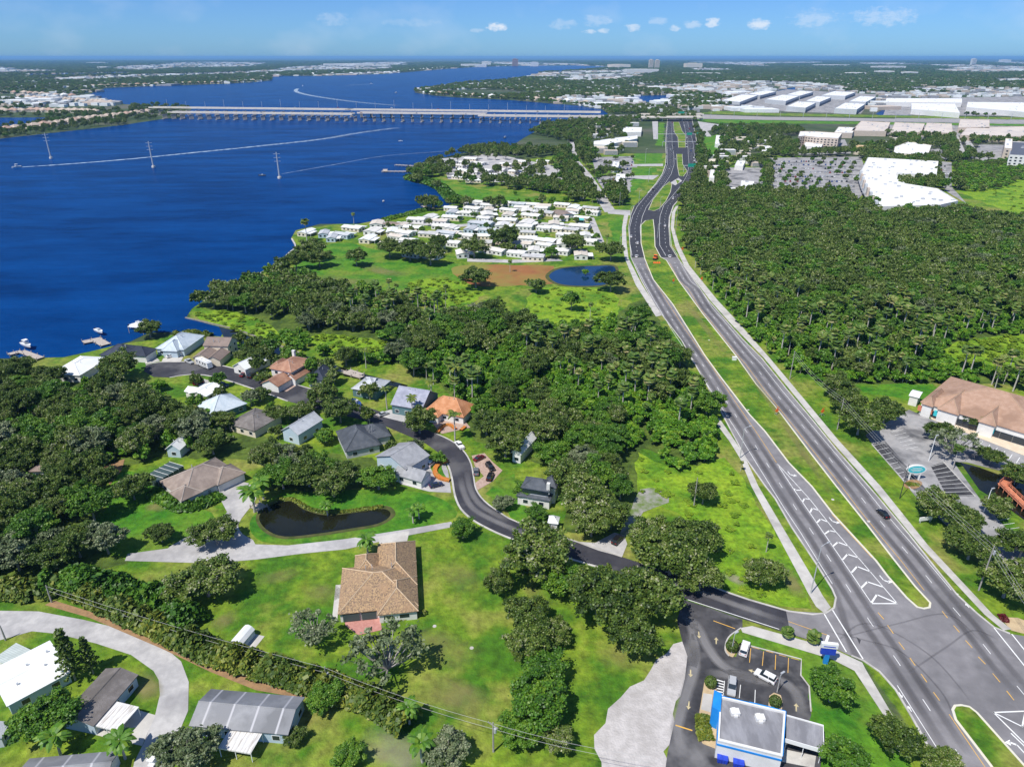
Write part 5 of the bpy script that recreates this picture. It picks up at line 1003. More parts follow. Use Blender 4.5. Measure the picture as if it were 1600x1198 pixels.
# ================================================================ VEHICLES
CARC={k:mat('car_'+k,c,.28,spec=.6) for k,c in dict(white=(.75,.75,.74),black=(.012,.012,.014),grey=(.14,.145,.15),silver=(.42,.43,.44),red=(.3,.02,.02),blue=(.03,.07,.25),maroon=(.12,.015,.02),tan=(.35,.3,.22),navy=(.02,.03,.07)).items()}
def carparts(kind):
    S=dict(sedan=(4.7,.9,[(-2.35,.62),(-2.2,.92),(-1.5,1.0),(.8,.98),(2.1,.8),(2.35,.55)],[(-1.75,1.0),(-.95,1.42),(.25,1.45),(1.0,.98)]),
           suv=(4.8,.95,[(-2.4,.7),(-2.35,1.1),(-1.6,1.12),(.9,1.1),(2.2,.95),(2.4,.6)],[(-2.3,1.1),(-1.95,1.7),(.25,1.74),(1.15,1.1)]),
           pickup=(5.6,.98,[(-2.8,.7),(-2.75,1.1),(-1.0,1.1),(1.1,1.12),(2.6,1.02),(2.8,.65)],[(-.85,1.1),(-.7,1.75),(.55,1.78),(1.4,1.12)]))[kind]
    L_,w,low,top=S; mb=MB()
    def ring(x,zt,zb=.28,k=1.0):
        h=w*k; return [(x,-h*.94,zb),(x,-h,zb+(zt-zb)*.55),(x,-h*.9,zt),(x,h*.9,zt),(x,h,zb+(zt-zb)*.55),(x,h*.94,zb)]
    rings=[ring(x,z,k=.86 if i in (0,len(low)-1) else 1.0) for i,(x,z) in enumerate(low)]
    for a,b in zip(rings,rings[1:]):
        for i in range(6): mb.face([a[i],a[(i+1)%6],b[(i+1)%6],b[i]])
    mb.face(rings[0][::-1]); mb.face(rings[-1])
    (x0,z0),(x1,z1),(x2,z2),(x3,z3)=top; g=MB()
    def cr(x,z,h): return [(x,-h,z),(x,h,z)]
    q=[cr(x0,z0-.02,w*.86),cr(x1,z1,w*.72),cr(x2,z2,w*.72),cr(x3,z3-.02,w*.84)]
    for a,b in zip(q,q[1:]): g.face([a[0],b[0],b[1],a[1]])
    for s in (0,1): g.face([r[s] for r in q] if s else [r[s] for r in q][::-1])
    mb.box(x1-.08,-w*.73,z1+.005,x2+.1,w*.73,z1+.07)
    if kind=='suv':
        for xx in (-.9,): mb.box(xx-.06,-w*.84,1.1,xx+.06,w*.84,z1)
    wh=MB()
    parts=[('body',mb.mesh('car_body',CARC['white'],False),0),('windscreen',g.mesh('car_glass',GLASS),0)]
    wm=MB(); wm.tube([(0,-.12,0),(0,.12,0)],.34,14); rim=MB(); rim.tube([(0,-.135,0),(0,.135,0)],.2,10)
    wmesh=wm.mesh('tyre',TYRE); rmesh=rim.mesh('rim',CHROME)
    wheels=[(sx*L_*.31,sy*w*.9,.34) for sx in (-1,1) for sy in (-1,1)]
    hl=MB(); hl.box(-.06,-.2,-.09,.06,.2,.09); hm=hl.mesh('headlight',LAMPW); tl=hl.mesh('taillight',LAMPR)
    lights=[(L_/2-.16,s*w*.6,.72,hm,'headlight') for s in (-1,1)]+[(-L_/2+.06,s*w*.62,.85,tl,'taillight') for s in (-1,1)]
    return parts,wheels,wmesh,rmesh,lights
CP_={k:carparts(k) for k in ('sedan','suv','pickup')}; BODY={}
SMALL={}
def small(kind,col,loc,rz,label,group):
    """a car too far off to show its parts: one mesh"""
    if (kind,col) not in SMALL:
        parts,wheels,wm,rm,lights=CP_[kind]; mb=MB(); b=parts[0][1]
        for me,mi in ((b,0),(parts[1][1],1)): mb.solid([v.co for v in me.vertices],[tuple(p.vertices) for p in me.polygons],mi)
        for c in wheels: mb.solid([v.co+Vector(c) for v in wm.vertices],[tuple(p.vertices) for p in wm.polygons],2)
        SMALL[kind,col]=mb.mesh('car',[CARC[col],GLASS,TYRE])
    o=link('car',SMALL[kind,col]); o.location=loc; o.rotation_euler=(0,0,rz); return tag(o,label,'car',group)
def car(kind,col,u,v,u2,v2,label,group=None,z=.13,detail=True,zg=0):
    p=G(u,v,zg); q=G(u2,v2,zg); rz=math.atan2(q.y-p.y,q.x-p.x) if (u,v)!=(u2,v2) else 0
    if not detail: return small(kind,col,(p.x,p.y,z),rz,label,group)
    r=thing({'pickup':'pickup_truck'}.get(kind,'parked_car' if group and 'parked' in group else 'car'),label,'pickup truck' if kind=='pickup' else 'car',(p.x,p.y,z),rz,group)
    parts,wheels,wm,rm,lights=CP_[kind]
    key=(kind,col)
    if key not in BODY:
        me=parts[0][1].copy(); me.materials.clear(); me.materials.append(CARC[col]); BODY[key]=me
    link('body',BODY[key],r); link('windscreen',parts[1][1],r)
    if detail:
        for c in wheels:
            o=link('wheel',wm,r); o.location=c; link('rim',rm,o)
        for x,y,zz,me,nm in lights:
            o=link(nm,me,r); o.location=(x,y,zz)
    return r
car('sedan','black',1379,805,1370,797,'black saloon car driving alone on the inbound lanes'); car('suv','white',1195,1060,1180,1052,'white estate car turning through the restaurant lot'); car('suv','white',1163,1016,1167,1002,'white van parked beside the round shrub bed'); car('suv','silver',1143,1076,1142,1088,'silver car with a black roof glass parked at the restaurant front')
car('pickup','white',718,698,709,688,'white pickup parked on the curve of the street'); car('sedan','maroon',749,718,757,714,'dark red car on the brick drive'); car('suv','black',766,732,772,739,'black car at the back of the brick drive'); car('suv','black',766,747,770,738,'black car nearer the lawn on the brick drive'); car('sedan','grey',744,739,744,730,'dark grey car at the kerb beside the brick drive')
car('suv','white',674,726,684,716,'white car parked beside the orange flower bed'); car('sedan','navy',682,760,694,757,'dark blue saloon on the grey drive by the garage wing'); car('suv','black',965,846,973,838,'black car on the pale corner drive by the side street'); car('pickup','silver',296,567,308,573,'silver pickup parked behind the motorhome at the kerb'); car('suv','navy',350,604,362,607,'dark blue car in front of the pale blue hip house'); car('sedan','maroon',381,587,389,581,'maroon car in the drive under the street oaks'); car('suv','black',394,589,402,583,'black car beside the maroon car under the street oaks'); car('sedan','white',268,558,276,556,'white car in front of the powder blue house'); car('sedan','silver',599,649,607,646,'silver car in the drive left of the lavender house')
# motorhome, golf cart, boat on trailer
p=G(320,573); q=G(334,579); r=thing('motorhome','white motorhome with dark stripes parked at the kerb of the cul-de-sac','motorhome',(p.x,p.y,.13),math.atan2(q.y-p.y,q.x-p.x)); mb=MB(); mb.box(-4.6,-1.3,.6,4.0,1.3,3.5); mb.solid([(4,-1.3,.6),(4.9,-1.2,.6),(4.9,1.2,.6),(4,1.3,.6),(4,-1.3,3.4),(4.5,-1.2,3.0),(4.5,1.2,3.0),(4,1.3,3.4)],[(3,2,1,0),(4,5,6,7),(0,1,5,4),(1,2,6,5),(2,3,7,6)]); mb.build('body',CARC['white'],r)
mb=MB()
for x in (-3.4,-1.2,1.2,3): mb.box(x-.6,-1.33,1.9,x+.6,1.33,2.7)
mb.box(-4.63,-.8,1.9,-4.55,.8,2.9); mb.build('window',GLASS,r); mb=MB(); mb.box(-4.5,-1.34,1.2,3.9,1.34,1.4); mb.build('stripe',CARC['grey'],r)
for x in (-2.6,2.9):
    for y in (-1.15,1.15):
        mb=MB(); mb.tube([(x,y-.15,.45),(x,y+.15,.45)],.45,12); mb.build('wheel',TYRE,r)
mb=MB(); mb.box(-2,-.5,3.51,-1,.5,3.8); mb.box(1,-.4,3.51,1.8,.4,3.75); mb.build('roof_unit',WALLW,r)
p=G(242,1192); r=thing('golf_cart','white roofed golf cart standing at the edge of the pale lane','golf cart',(p.x,p.y,.08),R(80)); mb=MB(); mb.box(-1.2,-.6,.25,1.3,.6,.75); mb.box(-.6,-.55,.76,-.1,.55,1.2); mb.build('body',CARC['white'],r); mb=MB(); mb.box(-1.1,-.65,1.85,1.0,.65,1.95); mb.build('roof',TRIM,r); mb=MB()
for x in (-1,.9):
    for y in (-.58,.58): mb.tube([(x,y,.7),(x*.9,y,1.85)],.03,4)
mb.build('frame',STEEL,r)
for x in (-.8,.9):
    for y in (-.55,.55):
        mb=MB(); mb.tube([(x,y-.1,.22),(x,y+.1,.22)],.24,10); mb.build('wheel',TYRE,r)
def hull(mb,L_,w,h,mi=0,z0=0):
    st=[(-L_/2,w*.85),(-L_*.2,w),(L_*.15,w*.95),(L_*.36,w*.6),(L_/2,w*.04)]; R_=[[(x,-k/2,z0+h),(x,-k*.36,z0),(x,k*.36,z0),(x,k/2,z0+h)] for x,k in st]
    for a,b in zip(R_,R_[1:]):
        for i in range(3): mb.face([a[i],b[i],b[i+1],a[i+1]],mi)
    mb.face(R_[0][::-1],mi)
    for a,b in zip(R_,R_[1:]): mb.face([(a[0][0],a[0][1],z0+h-.15),(b[0][0],b[0][1],z0+h-.15),(b[3][0],b[3][1],z0+h-.15),(a[3][0],a[3][1],z0+h-.15)],mi)
def boat(u,v,u2,v2,L_,label,top=True,z=.05,hm=None):
    p=G(u,v); q=G(u2,v2); r=thing('motor_boat',label,'boat',(p.x,p.y,z),math.atan2(q.y-p.y,q.x-p.x)); mb=MB(); hull(mb,L_,L_*.34,L_*.15); mb.build('hull',hm or CARC['white'],r); mb=MB(); mb.box(-L_*.1,-L_*.08,L_*.12,L_*.1,L_*.08,L_*.25); mb.build('console',WALLG,r)
    if top:
        mb=MB(); mb.box(-L_*.16,-L_*.13,L_*.36,L_*.12,L_*.13,L_*.38)
        for x in (-.14,.1):
            for y in (-.12,.12): mb.box(L_*x-.04,L_*y-.04,L_*.12,L_*x+.04,L_*y+.04,L_*.36)
        mb.build('canopy',TRIM,r)
    mb=MB(); mb.box(-L_*.56,-.3,L_*.02,-L_*.5,.3,L_*.2); mb.build('engine',CARC['black'],r); return r
boat(558,633,566,638,6.5,'blue hulled boat on a trailer under the street oaks',False,.7,CARC['blue'])
boat(26,262,16,263,11,'white motor boat at the head of the long wake'); boat(473,135,463,139,13,'small white boat turning at the head of the far curved wake'); boat(580,131.5,590,131.3,13,'tiny white boat speeding in the far bay'); boat(619,145.5,628,145,12,'white boat drifting off the wooded peninsula'); boat(626,221,631,221,7,'small white boat between the bridge and the far park',False); boat(789,216,795,215,8,'dark boat near the far mangrove shore',True,.05,CARC['grey']); boat(935,192.5,945,193,13,'white boat under the right end of the bridge'); boat(599,315,600,312,5,'small white boat near the park cove',False); boat(410,275,415,275,8,'dark boat beside the rightmost transmission pole',False,.05,CARC['grey']); boat(43,545,50,548,8,'white boat on the lift at the left dock',True,1.6); boat(156,523,163,526,7,'small grey boat on the lift of the broad brown dock',False,1.6); boat(217,511,228,508,9,'white boat under the boathouse roof by the shore oak',False,1.0)
# wakes
def foam(name,P,w0,w1,a):
    m=bpy.data.materials.get('wake_foam')
    if not m:
        m=bpy.data.materials.new('wake_foam'); m.use_nodes=True; N=m.node_tree.nodes; L=m.node_tree.links; b=N['Principled BSDF']; b.inputs['Base Color'].default_value=(.5,.62,.72,1); b.inputs['Roughness'].default_value=.7
        tc=N.new('ShaderNodeTexCoord'); n=N.new('ShaderNodeTexNoise'); n.inputs['Scale'].default_value=.12; n.inputs['Detail'].default_value=7; L.new(tc.outputs['Object'],n.inputs[0])
        at=N.new('ShaderNodeAttribute'); at.attribute_name='strength'
        x=N.new('ShaderNodeMath'); x.operation='MULTIPLY_ADD'; L.new(n.outputs[0],x.inputs[0]); x.inputs[1].default_value=2.2; x.inputs[2].default_value=-.55; x.use_clamp=True
        y=N.new('ShaderNodeMath'); y.operation='MULTIPLY'; L.new(x.outputs[0],y.inputs[0]); L.new(at.outputs['Fac'],y.inputs[1]); L.new(y.outputs[0],b.inputs['Alpha'])
    P=smooth(P,4); W_=[G(*p) for p in P]; n=len(W_); V=[]; F=[]; S=[]
    for i,p in enumerate(W_):
        t=(W_[min(i+1,n-1)]-W_[max(i-1,0)]).normalized(); nn=Vector((-t.y,t.x)); w=w0+(w1-w0)*i/(n-1)
        for k,s in ((-1,0),(-.5,1),(.5,1),(1,0)): V.append((p.x+nn.x*k*w,p.y+nn.y*k*w,.09)); S.append(s*a*(1-.75*i/(n-1)))
    for i in range(n-1):
        for k in range(3): F.append((i*4+k,i*4+k+1,i*4+k+5,i*4+k+4))
    me=bpy.data.meshes.new(name); me.from_pydata(V,[],F); me.materials.append(m); at=me.attributes.new('strength','FLOAT','POINT'); at.data.foreach_set('value',S); tag(link(name,me),kind='stuff')
foam('wake',[(22,262),(100,257),(200,249),(300,239),(400,229),(500,218),(560,208),(620,200)],2.2,11,1.3); foam('wake',[(465,139),(462,142),(470,146),(500,152),(560,160),(620,165)],9,16,1.2); foam('wake',[(584,131.5),(560,132.5),(540,134)],6,9,1.0); foam('wake',[(440,272),(520,258),(600,244),(700,236),(780,226)],1.5,4,.5); 
# docks
DOCKM=mat('dock_timber',(.36,.31,.27),.9,(.46,.41,.36),1.0)
def dock(label,segs,w,z=.9,posts=True,roof=None,name='dock'):
    o=G(*segs[0][0]); r=thing(name,label,'dock',(o.x,o.y,0)); mb=MB(); pm=MB()
    for i,(a,b) in enumerate(segs):
        A=G(*a)-o; B=G(*b)-o; t=(B-A).normalized(); mb.obox((A+B)/2,t,t,(B-A).length/2,w/2,z-.25+i*.004,z+i*.004); n=Vector((-t.y,t.x)); k=max(2,int((B-A).length/5))
        for j in range(k+1):
            for s in (-1,1): p=A+(B-A)*j/k+n*s*(w/2+.1); pm.obox(p,t,t,.14,.14,-.5,z+.7)
    mb.build('deck',DOCKM,r); pm.build('piling',DOCKM,r)
    if roof:
        a,b,c,h=roof; A,ex,ey,w_,d_=frame(a,b,c,h); mb=MB(); A=A-o
        P=[A,A+ex*w_,A+ex*w_+ey*d_,A+ey*d_]; mb.prism([tuple(p) for p in P],h-.2,h); mb.build('roof',TRIM,r); mb=MB()
        for p in P: mb.obox(p*.96+(P[0]+P[2])*.02,(1,0),(1,0),.1,.1,0,h-.21)
        mb.build('post',DOCKM,r)
    return r
dock('long pale dock with a boat lift at the left edge of the river',[((64,562),(34,551)),((34,551),(14,556))],3.2); dock('broad brown dock with a boat lift left of the navy house',[((166,541),(150,532)),((160,531),(130,537))],4.5); dock('white roofed boathouse beside the shore oak',[((246,514),(222,512))],2.5,roof=((205,509),(222,514),(233,506),3.6),name='boathouse')
dock('farther long fishing pier off the far mobile home park',[((657,261.5),(618,259.5))],4,1.6); dock('nearer long fishing pier with a wide head off the far park',[((657,270),(597,269.5)),((602,266.5),(602,270))],5,1.6); dock('small dock with a mast at the cove of the mobile home park',[((676,327),(660,323)),((664,320),(664,326))],3)
dock('pale timber dock along the dark canal behind the navy hip house',[((525,580),(566,592)),((545,581),(566,588))],2.4); dock('brown timber deck at the left end of the dark garden pond',[((397,797),(412,789))],3.5,.5)
p=G(1024,406); r=thing('road_roller','orange road machine parked on the far median beside cones','road machine',(p.x,p.y,.25),R(60)); mb=MB(); mb.box(-2.2,-1.1,.7,1.6,1.1,1.9); mb.build('body',ORNG,r); mb=MB(); mb.box(-.9,-1,1.91,.7,1,3.1); mb.build('cab',CARC['black'],r); mb=MB(); mb.box(-1.1,-1.15,3.11,.9,1.15,3.25); mb.build('roof',ORNG,r)
for x in (-1.8,1.9): mb=MB(); mb.tube([(x,-1.1,.75),(x,1.1,.75)],.75,12); mb.build('drum',TYRE,r)
p=G(1024,410); r=thing('barrier_stack','stack of orange barriers in front of the road machine','barriers',(p.x+.4,p.y-3.2,.25)); 
for k in range(4): mb=MB(); mb.solid([(-2.4+k*1.25,-.5,0),(-1.4+k*1.25,-.5,0),(-1.4+k*1.25,.9,0),(-2.4+k*1.25,.9,0),(-2.1+k*1.25,-.1,1.1),(-1.7+k*1.25,-.1,1.1),(-1.7+k*1.25,.5,1.1),(-2.1+k*1.25,.5,1.1)],[(3,2,1,0),(4,5,6,7),(0,1,5,4),(1,2,6,5),(2,3,7,6),(3,0,4,7)]); mb.build('barrier',ORNG,r)
# traffic far along the highway
def follow(F,u,v):
    k=min(range(len(F)-1),key=lambda i:abs(F[i][1]-v)); return F[k],F[k+1]
for u,v,c,l in ((994,402,'white','white car on the outbound lanes at the edge of the dark asphalt'),(1046,402,'white','white car on the inbound lanes at the edge of the dark asphalt'),(996,381,'white','white car on the outbound dark asphalt behind the first'),(1039,354,'white','white car on the inbound lanes at the median opening'),(986,371,'white','white car hugging the outer edge of the outbound curve'),(1020,297,'black','black car alone in the outbound bend'),(1052,311,'white','white van alone in the inbound bend'),(1046,265,'silver','silver car on the outbound lanes before the far junction')):
    F=FAROUT if u<1032 or v<280 else FARIN; a,b=follow(F,u,v); car('suv' if 'van' in l else 'sedan',c,u,v,u+b[0]-a[0],v+b[1]-a[1],l,None,.2)
rs=random.Random(12); cols=['white','silver','grey','black','red','blue','white','silver']
for i in range(34):
    F=FARIN if i%3 else FAROUT; v=192+ (i*2.4 if i<30 else i*1.4); a,b=follow(F,0,v); u=a[0]+(b[0]-a[0])*((v-a[1])/(b[1]-a[1]))+rs.choice((-7,-3.5,0,3.5,7))
    car('sedan',rs.choice(cols),u,v,u+b[0]-a[0],v+b[1]-a[1],'small car among the queue at the far junction','cars at the far junction',.2,False)
for i in range(16):
    u=300+i*39+rs.uniform(-9,9); near=i%2; v=(177 if near else 169.3)+max(0,(u-600))*(.021 if near else .026)-(.4 if near else 0)
    p=car('suv' if i%4 else 'pickup',rs.choice(cols),u,v,u+5,v,'small car crossing the long river bridge','cars on the river bridge',12.0 if near else 12.9,False,12)
LOTS=[((1208,251),(1338,250),(1205,304),(1335,306),8,34,.62,'car parked at the mall beyond the right woods','cars parked at the mall'),((938,280),(966,280),(945,298),(972,296),3,8,.85,'car parked in the lot of the white narrow office','cars parked at the offices'),((968,254),(990,252),(968,274),(985,272),4,7,.6,'car parked in the lot left of the far highway','cars parked left of the far highway'),((1468,258),(1484,258),(1470,290),(1484,290),5,3,.6,'car parked behind the supermarket','cars parked behind the supermarket'),((1258,222),(1318,222),(1245,240),(1320,240),3,12,.3,'car parked in front of the beige hotel','cars parked at the hotel'),((1496,216),(1510,218),(1498,244),(1530,246),5,3,.5,'car on the boulevard to the outlets','cars on the boulevard')]
for a,b,c,d,nr,nc,pr,l,g in LOTS:
    A,B,C_,D_=[G(*p) for p in (a,b,c,d)]
    for i in range(nr):
        for j in range(nc):
            if rs.random()>pr: continue
            s=(i+.5)/nr; t=(j+.5)/nc; q=(A*(1-t)+B*t)*(1-s)+(C_*(1-t)+D_*t)*s; u,v=PX(q.x,q.y); car(rs.choice(('sedan','suv')),rs.choice(cols),u,v,u+.3,v-3,l,g,.12,False)
# small things near the restaurant and lawns
for u,v,l in ((1208,1126,'small round table by the restaurant planter'),): pass
def disc(name,label,cat,u,v,rad,h,m,n=12): p=G(u,v); mb=MB(); mb.tube([(p.x,p.y,.02),(p.x,p.y,h)],[rad,rad*.92],n); return tag(mb.build(name,m),label,cat)
for u,v,l in ((679,978,'pale round manhole on the lawn right of the tan house'),(737,1012,'pale manhole on the middle of the open lawn'),(1357,815,'blue grey manhole on the median grass'),(1301,781,'pale concrete lid on the median near the gore'),(1169,641,'pale kerb inlet slab at the median edge'),(1108,532,'pale lid on the median near the right woods')): disc('manhole',l,'manhole',u,v,.5,.09 if u<800 else .26,CONC)
p=G(1147,563); r=thing('utility_cabinet','white utility cabinet on the median grass','cabinet',(p.x,p.y,.19)); mb=MB(); mb.box(-.9,-.5,0,.9,.5,1.5); mb.build('box',TRIM,r); mb=MB(); mb.box(-1,-.6,1.501,1,.6,1.6); mb.build('lid',TRIM,r)
p=G(1445,816); r=thing('bus_bench','pale low sign board on the grass by the oaks','sign board',(p.x,p.y,0),R(10)); mb=MB(); mb.box(-2.1,-.12,.8,2.1,.12,2.0); mb.build('panel',TRIM,r); mb=MB(); mb.box(-1.8,-.1,0,-1.5,.1,.79); mb.box(1.5,-.1,0,1.8,.1,.79); mb.build('post',STEEL,r)
# orange boardwalk over the ditch
def boardwalk(label,P,w):
    W_=[G(*p) for p in P]; o=W_[0]; r=thing('boardwalk',label,'boardwalk',(o.x,o.y,0)); d=MB(); rl=po=MB(); um=mat('rust_timber',(.5,.17,.09),.8,(.58,.23,.13),.8)
    for k,(a,b) in enumerate(zip(W_,W_[1:])):
        A=a-o;B=b-o;t=(B-A).normalized();n=Vector((-t.y,t.x)); d.obox((A+B)/2,t,t,(B-A).length/2+w/2*.9,w/2,1.2+k*.004,1.4+k*.004)
        for s in (-1,1):
            for z in (1.9,2.4): rl.obox((A+B)/2+n*s*w/2,t,t,(B-A).length/2,.06,z,z+.12)
            q=int((B-A).length/2.5)
            for j in range(q+1): po.obox(A+(B-A)*j/q+n*s*w/2,t,t,.08,.08,-.5,2.5)
    d.build('deck',um,r); rl.build('railing',um,r)
boardwalk('rust orange timber boardwalk with railings over the dark ditch',[(1588,744),(1566,763),(1618,814)],2.4)
# flower walls on the street
def kerbwall(label,P,h=.9,w=.9): 
    o=ribbon(P,w,0,h,ORNGF,'flower_border',n=3); del o['kind']; tag(o,label,'flower bed')
ORNGF=mat('orange_flowers',(.6,.16,.03),.8,(.5,.22,.05),1.5,1,4,(.25,.2,.04),.8,bump=1,bscale=2)
kerbwall('orange flower border beside the white car and the street curve',[(700,722),(690,724),(681,732),(680,740),(688,748),(703,752)],.8,1.6); kerbwall('curving orange flower border in front of the orange tiled house',[(683,678),(692,667),(703,665),(712,672)],.8,1.2); kerbwall('short orange flower border right of the orange tiled house',[(720,674),(727,668)],.8,1.2)
# ================================================================ PLANTS
OAKL=leafmat('oak_leaves',[(0,(.026,.055,.008)),(.35,(.072,.132,.016)),(.64,(.14,.21,.028)),(.84,(.23,.285,.058)),(1,(.4,.4,.26))])
BRIGHTL=leafmat('bright_leaves',[(0,(.035,.10,.008)),(.5,(.085,.21,.013)),(1,(.2,.32,.025))])
GREYL=leafmat('grey_leaves',[(0,(.06,.095,.03)),(.5,(.15,.2,.085)),(1,(.33,.36,.22))])
PALML=leafmat('palm_leaves',[(0,(.045,.10,.012)),(.5,(.11,.19,.025)),(.85,(.21,.25,.05)),(1,(.34,.3,.11))],.5)
YELL=leafmat('hedge_leaves',[(0,(.04,.085,.01)),(.45,(.10,.16,.02)),(1,(.28,.29,.035))])
VINEL=leafmat('vine_leaves',[(0,(.05,.15,.006)),(.5,(.11,.27,.012)),(1,(.25,.38,.03))])
WEEDL=leafmat('weed_leaves',[(0,(.10,.20,.008)),(.5,(.19,.31,.014)),(1,(.33,.4,.03))])
NR=np.random.RandomState(11)
def leafquads(P,Nn,size,rnd=.7,asp=1.0):
    """quads at P facing roughly along Nn"""
    n=len(P); d=Nn+NR.normal(0,rnd,(n,3)); d/=np.linalg.norm(d,axis=1)[:,None]+1e-9
    a=np.cross(d,NR.normal(0,1,(n,3))); a/=np.linalg.norm(a,axis=1)[:,None]+1e-9; b=np.cross(d,a)
    s=(size*NR.uniform(.6,1.25,n))[:,None]; V=np.stack([P-a*s-b*s*asp,P+a*s-b*s*asp,P+a*s+b*s*asp,P-a*s+b*s*asp],1); return V.reshape(-1,3)
def quadmesh(name,V,tint,mats,extra=None):
    """leaf quads plus an optional MB of wood (second material)"""
    n=len(V)//4; F=np.arange(n*4).reshape(n,4); ev=np.array(extra.v) if extra and extra.v else np.zeros((0,3)); allv=np.vstack([V,ev])
    faces=F.tolist()+([tuple(i+n*4 for i in f) for f in extra.f] if extra else [])
    me=bpy.data.meshes.new(name); me.from_pydata(allv.tolist(),[],faces)
    for m in mats: me.materials.append(m)
    nf=len(faces); mi=np.zeros(nf,int); mi[n:]=1; me.polygons.foreach_set('material_index',mi)
    at=me.attributes.new('tint','FLOAT','FACE'); t=np.zeros(nf); t[:n]=tint; at.data.foreach_set('value',t); return me
def crown(nc,per,flat=.62,size=.05,cr=(.2,.3),spread=1.0,zc=.62,R_=.5,gap=0.0,rnd=.75):
    """unit tree crown: clumps of leaves on a broken dome; radius about R_, heights 0..1"""
    P=[];Nn=[];T=[];cents=[]; ph=NR.uniform(0,6.28,3); lobe=lambda th:1+.16*math.sin(2*th+ph[0])+.13*math.sin(3*th+ph[1])+.1*math.sin(5*th+ph[2])
    for k in range(nc):
        u=NR.uniform(-.35,1); th=NR.uniform(0,2*PI); r=math.sqrt(max(0,1-u*u)) if u>0 else math.sqrt(1-u*u)
        rad=(NR.uniform(.62,1.02)*R_*spread if NR.rand()<.85 else NR.uniform(.2,.6)*R_)*lobe(th)
        c=np.array([math.cos(th)*r*rad,math.sin(th)*r*rad,zc+u*flat*rad]); cents.append(c)
        q=NR.normal(0,1,(per,3)); q/=np.linalg.norm(q,axis=1)[:,None]; q[:,2]=np.where(q[:,2]<-.3,-q[:,2],q[:,2])
        cs=NR.uniform(*cr)*R_; rr=np.clip(np.abs(NR.normal(.82,.34,per)),.1,1.7)[:,None]
        P.append(c+q*cs*rr*NR.uniform(.65,1.45,3)*np.array([1,1,.7])); Nn.append(q+np.array([0,0,.35])); T.append(np.clip(NR.normal(.45+NR.normal(0,.15),.2,per),0,1))
    P=np.vstack(P); return leafquads(P,np.vstack(Nn),size*R_*2,rnd),np.concatenate(T),cents
def wood(cents,tr=.03,n=7,fork=.3,zt=.55):
    mb=MB(); lean=NR.normal(0,.02,2); top=(lean[0],lean[1],fork)
    mb.tube([(0,0,-.02),(lean[0]*.4,lean[1]*.4,fork*.5),top],[tr*1.4,tr,tr*.85],7)
    for k in NR.choice(len(cents),min(n,len(cents)),replace=False):
        c=cents[k]; m=(np.array(top)*.45+c*.55)+np.array([0,0,-.03]); mb.tube([top,tuple(m),tuple(c*.98)],[tr*.6,tr*.4,tr*.14],5)
    return mb
KINDS={}
def oakset(key0,nv,nc,per,leaf,bark,size,flat=.62,R_=.55,rnd=.75,cr=(.2,.3),fork=.3,tr=.03,nl=7):
    L_=[]; key=key0.replace('_near','')
    for i in range(nv):
        V,T,c=crown(nc,per,flat,size,cr,R_=R_,rnd=rnd); w=wood(c,tr,nl,fork)
        L_.append((quadmesh(key+'_crown',V,T,[leaf]),w.mesh(key+'_trunk',bark),quadmesh(key,V,T,[leaf,bark],w)))
    KINDS[key0]=L_
oakset('oak_tree',8,84,78,OAKL,BARK,.030,R_=.6,cr=(.12,.21),rnd=.95,nl=16)
oakset('broadleaf_tree',5,70,85,BRIGHTL,BARK,.031,flat=.75,R_=.5,cr=(.13,.23),rnd=.95,nl=10)
oakset('bare_tree',3,30,26,GREYL,BARK,.028,R_=.6,rnd=1.2,cr=(.12,.2),fork=.2,tr=.026,nl=16)
oakset('mossy_tree',4,80,60,GREYL,BARK,.028,flat=.7,R_=.5,cr=(.12,.22),rnd=1.0,nl=14)
oakset('oak_tree_near',4,120,170,OAKL,BARK,.0145,R_=.6,cr=(.09,.2),rnd=1.1,nl=44)
oakset('broadleaf_tree_near',3,100,190,BRIGHTL,BARK,.0165,flat=.75,R_=.5,cr=(.12,.22),rnd=.95,nl=14)
oakset('mossy_tree_near',2,110,130,GREYL,BARK,.016,flat=.7,R_=.5,cr=(.10,.2),rnd=1.0,nl=18)
oakset('bare_tree_near',2,46,46,GREYL,BARK,.017,R_=.62,rnd=1.2,cr=(.09,.17),fork=.2,tr=.026,nl=34)
oakset('weed',3,14,60,WEEDL,BARK,.06,flat=.8,R_=.62,fork=.15)
oakset('shrub',4,22,90,VINEL,BARK,.06,flat=.9,R_=.62,fork=.15)
def roundbush():
    q=NR.normal(0,1,(1600,3)); q/=np.linalg.norm(q,axis=1)[:,None]; P=q*np.array([.5,.5,.5])*NR.uniform(.92,1.03,(1600,1))+np.array([0,0,.5]); V=leafquads(P,q,np.full(1600,.03),.4); mb=MB(); mb.tube([(0,0,0),(0,0,.3)],.04,6)
    return quadmesh('round_bush',V,np.clip(NR.normal(.35,.15,1600),0,1),[OAKL,BARK],mb)
RB=roundbush()
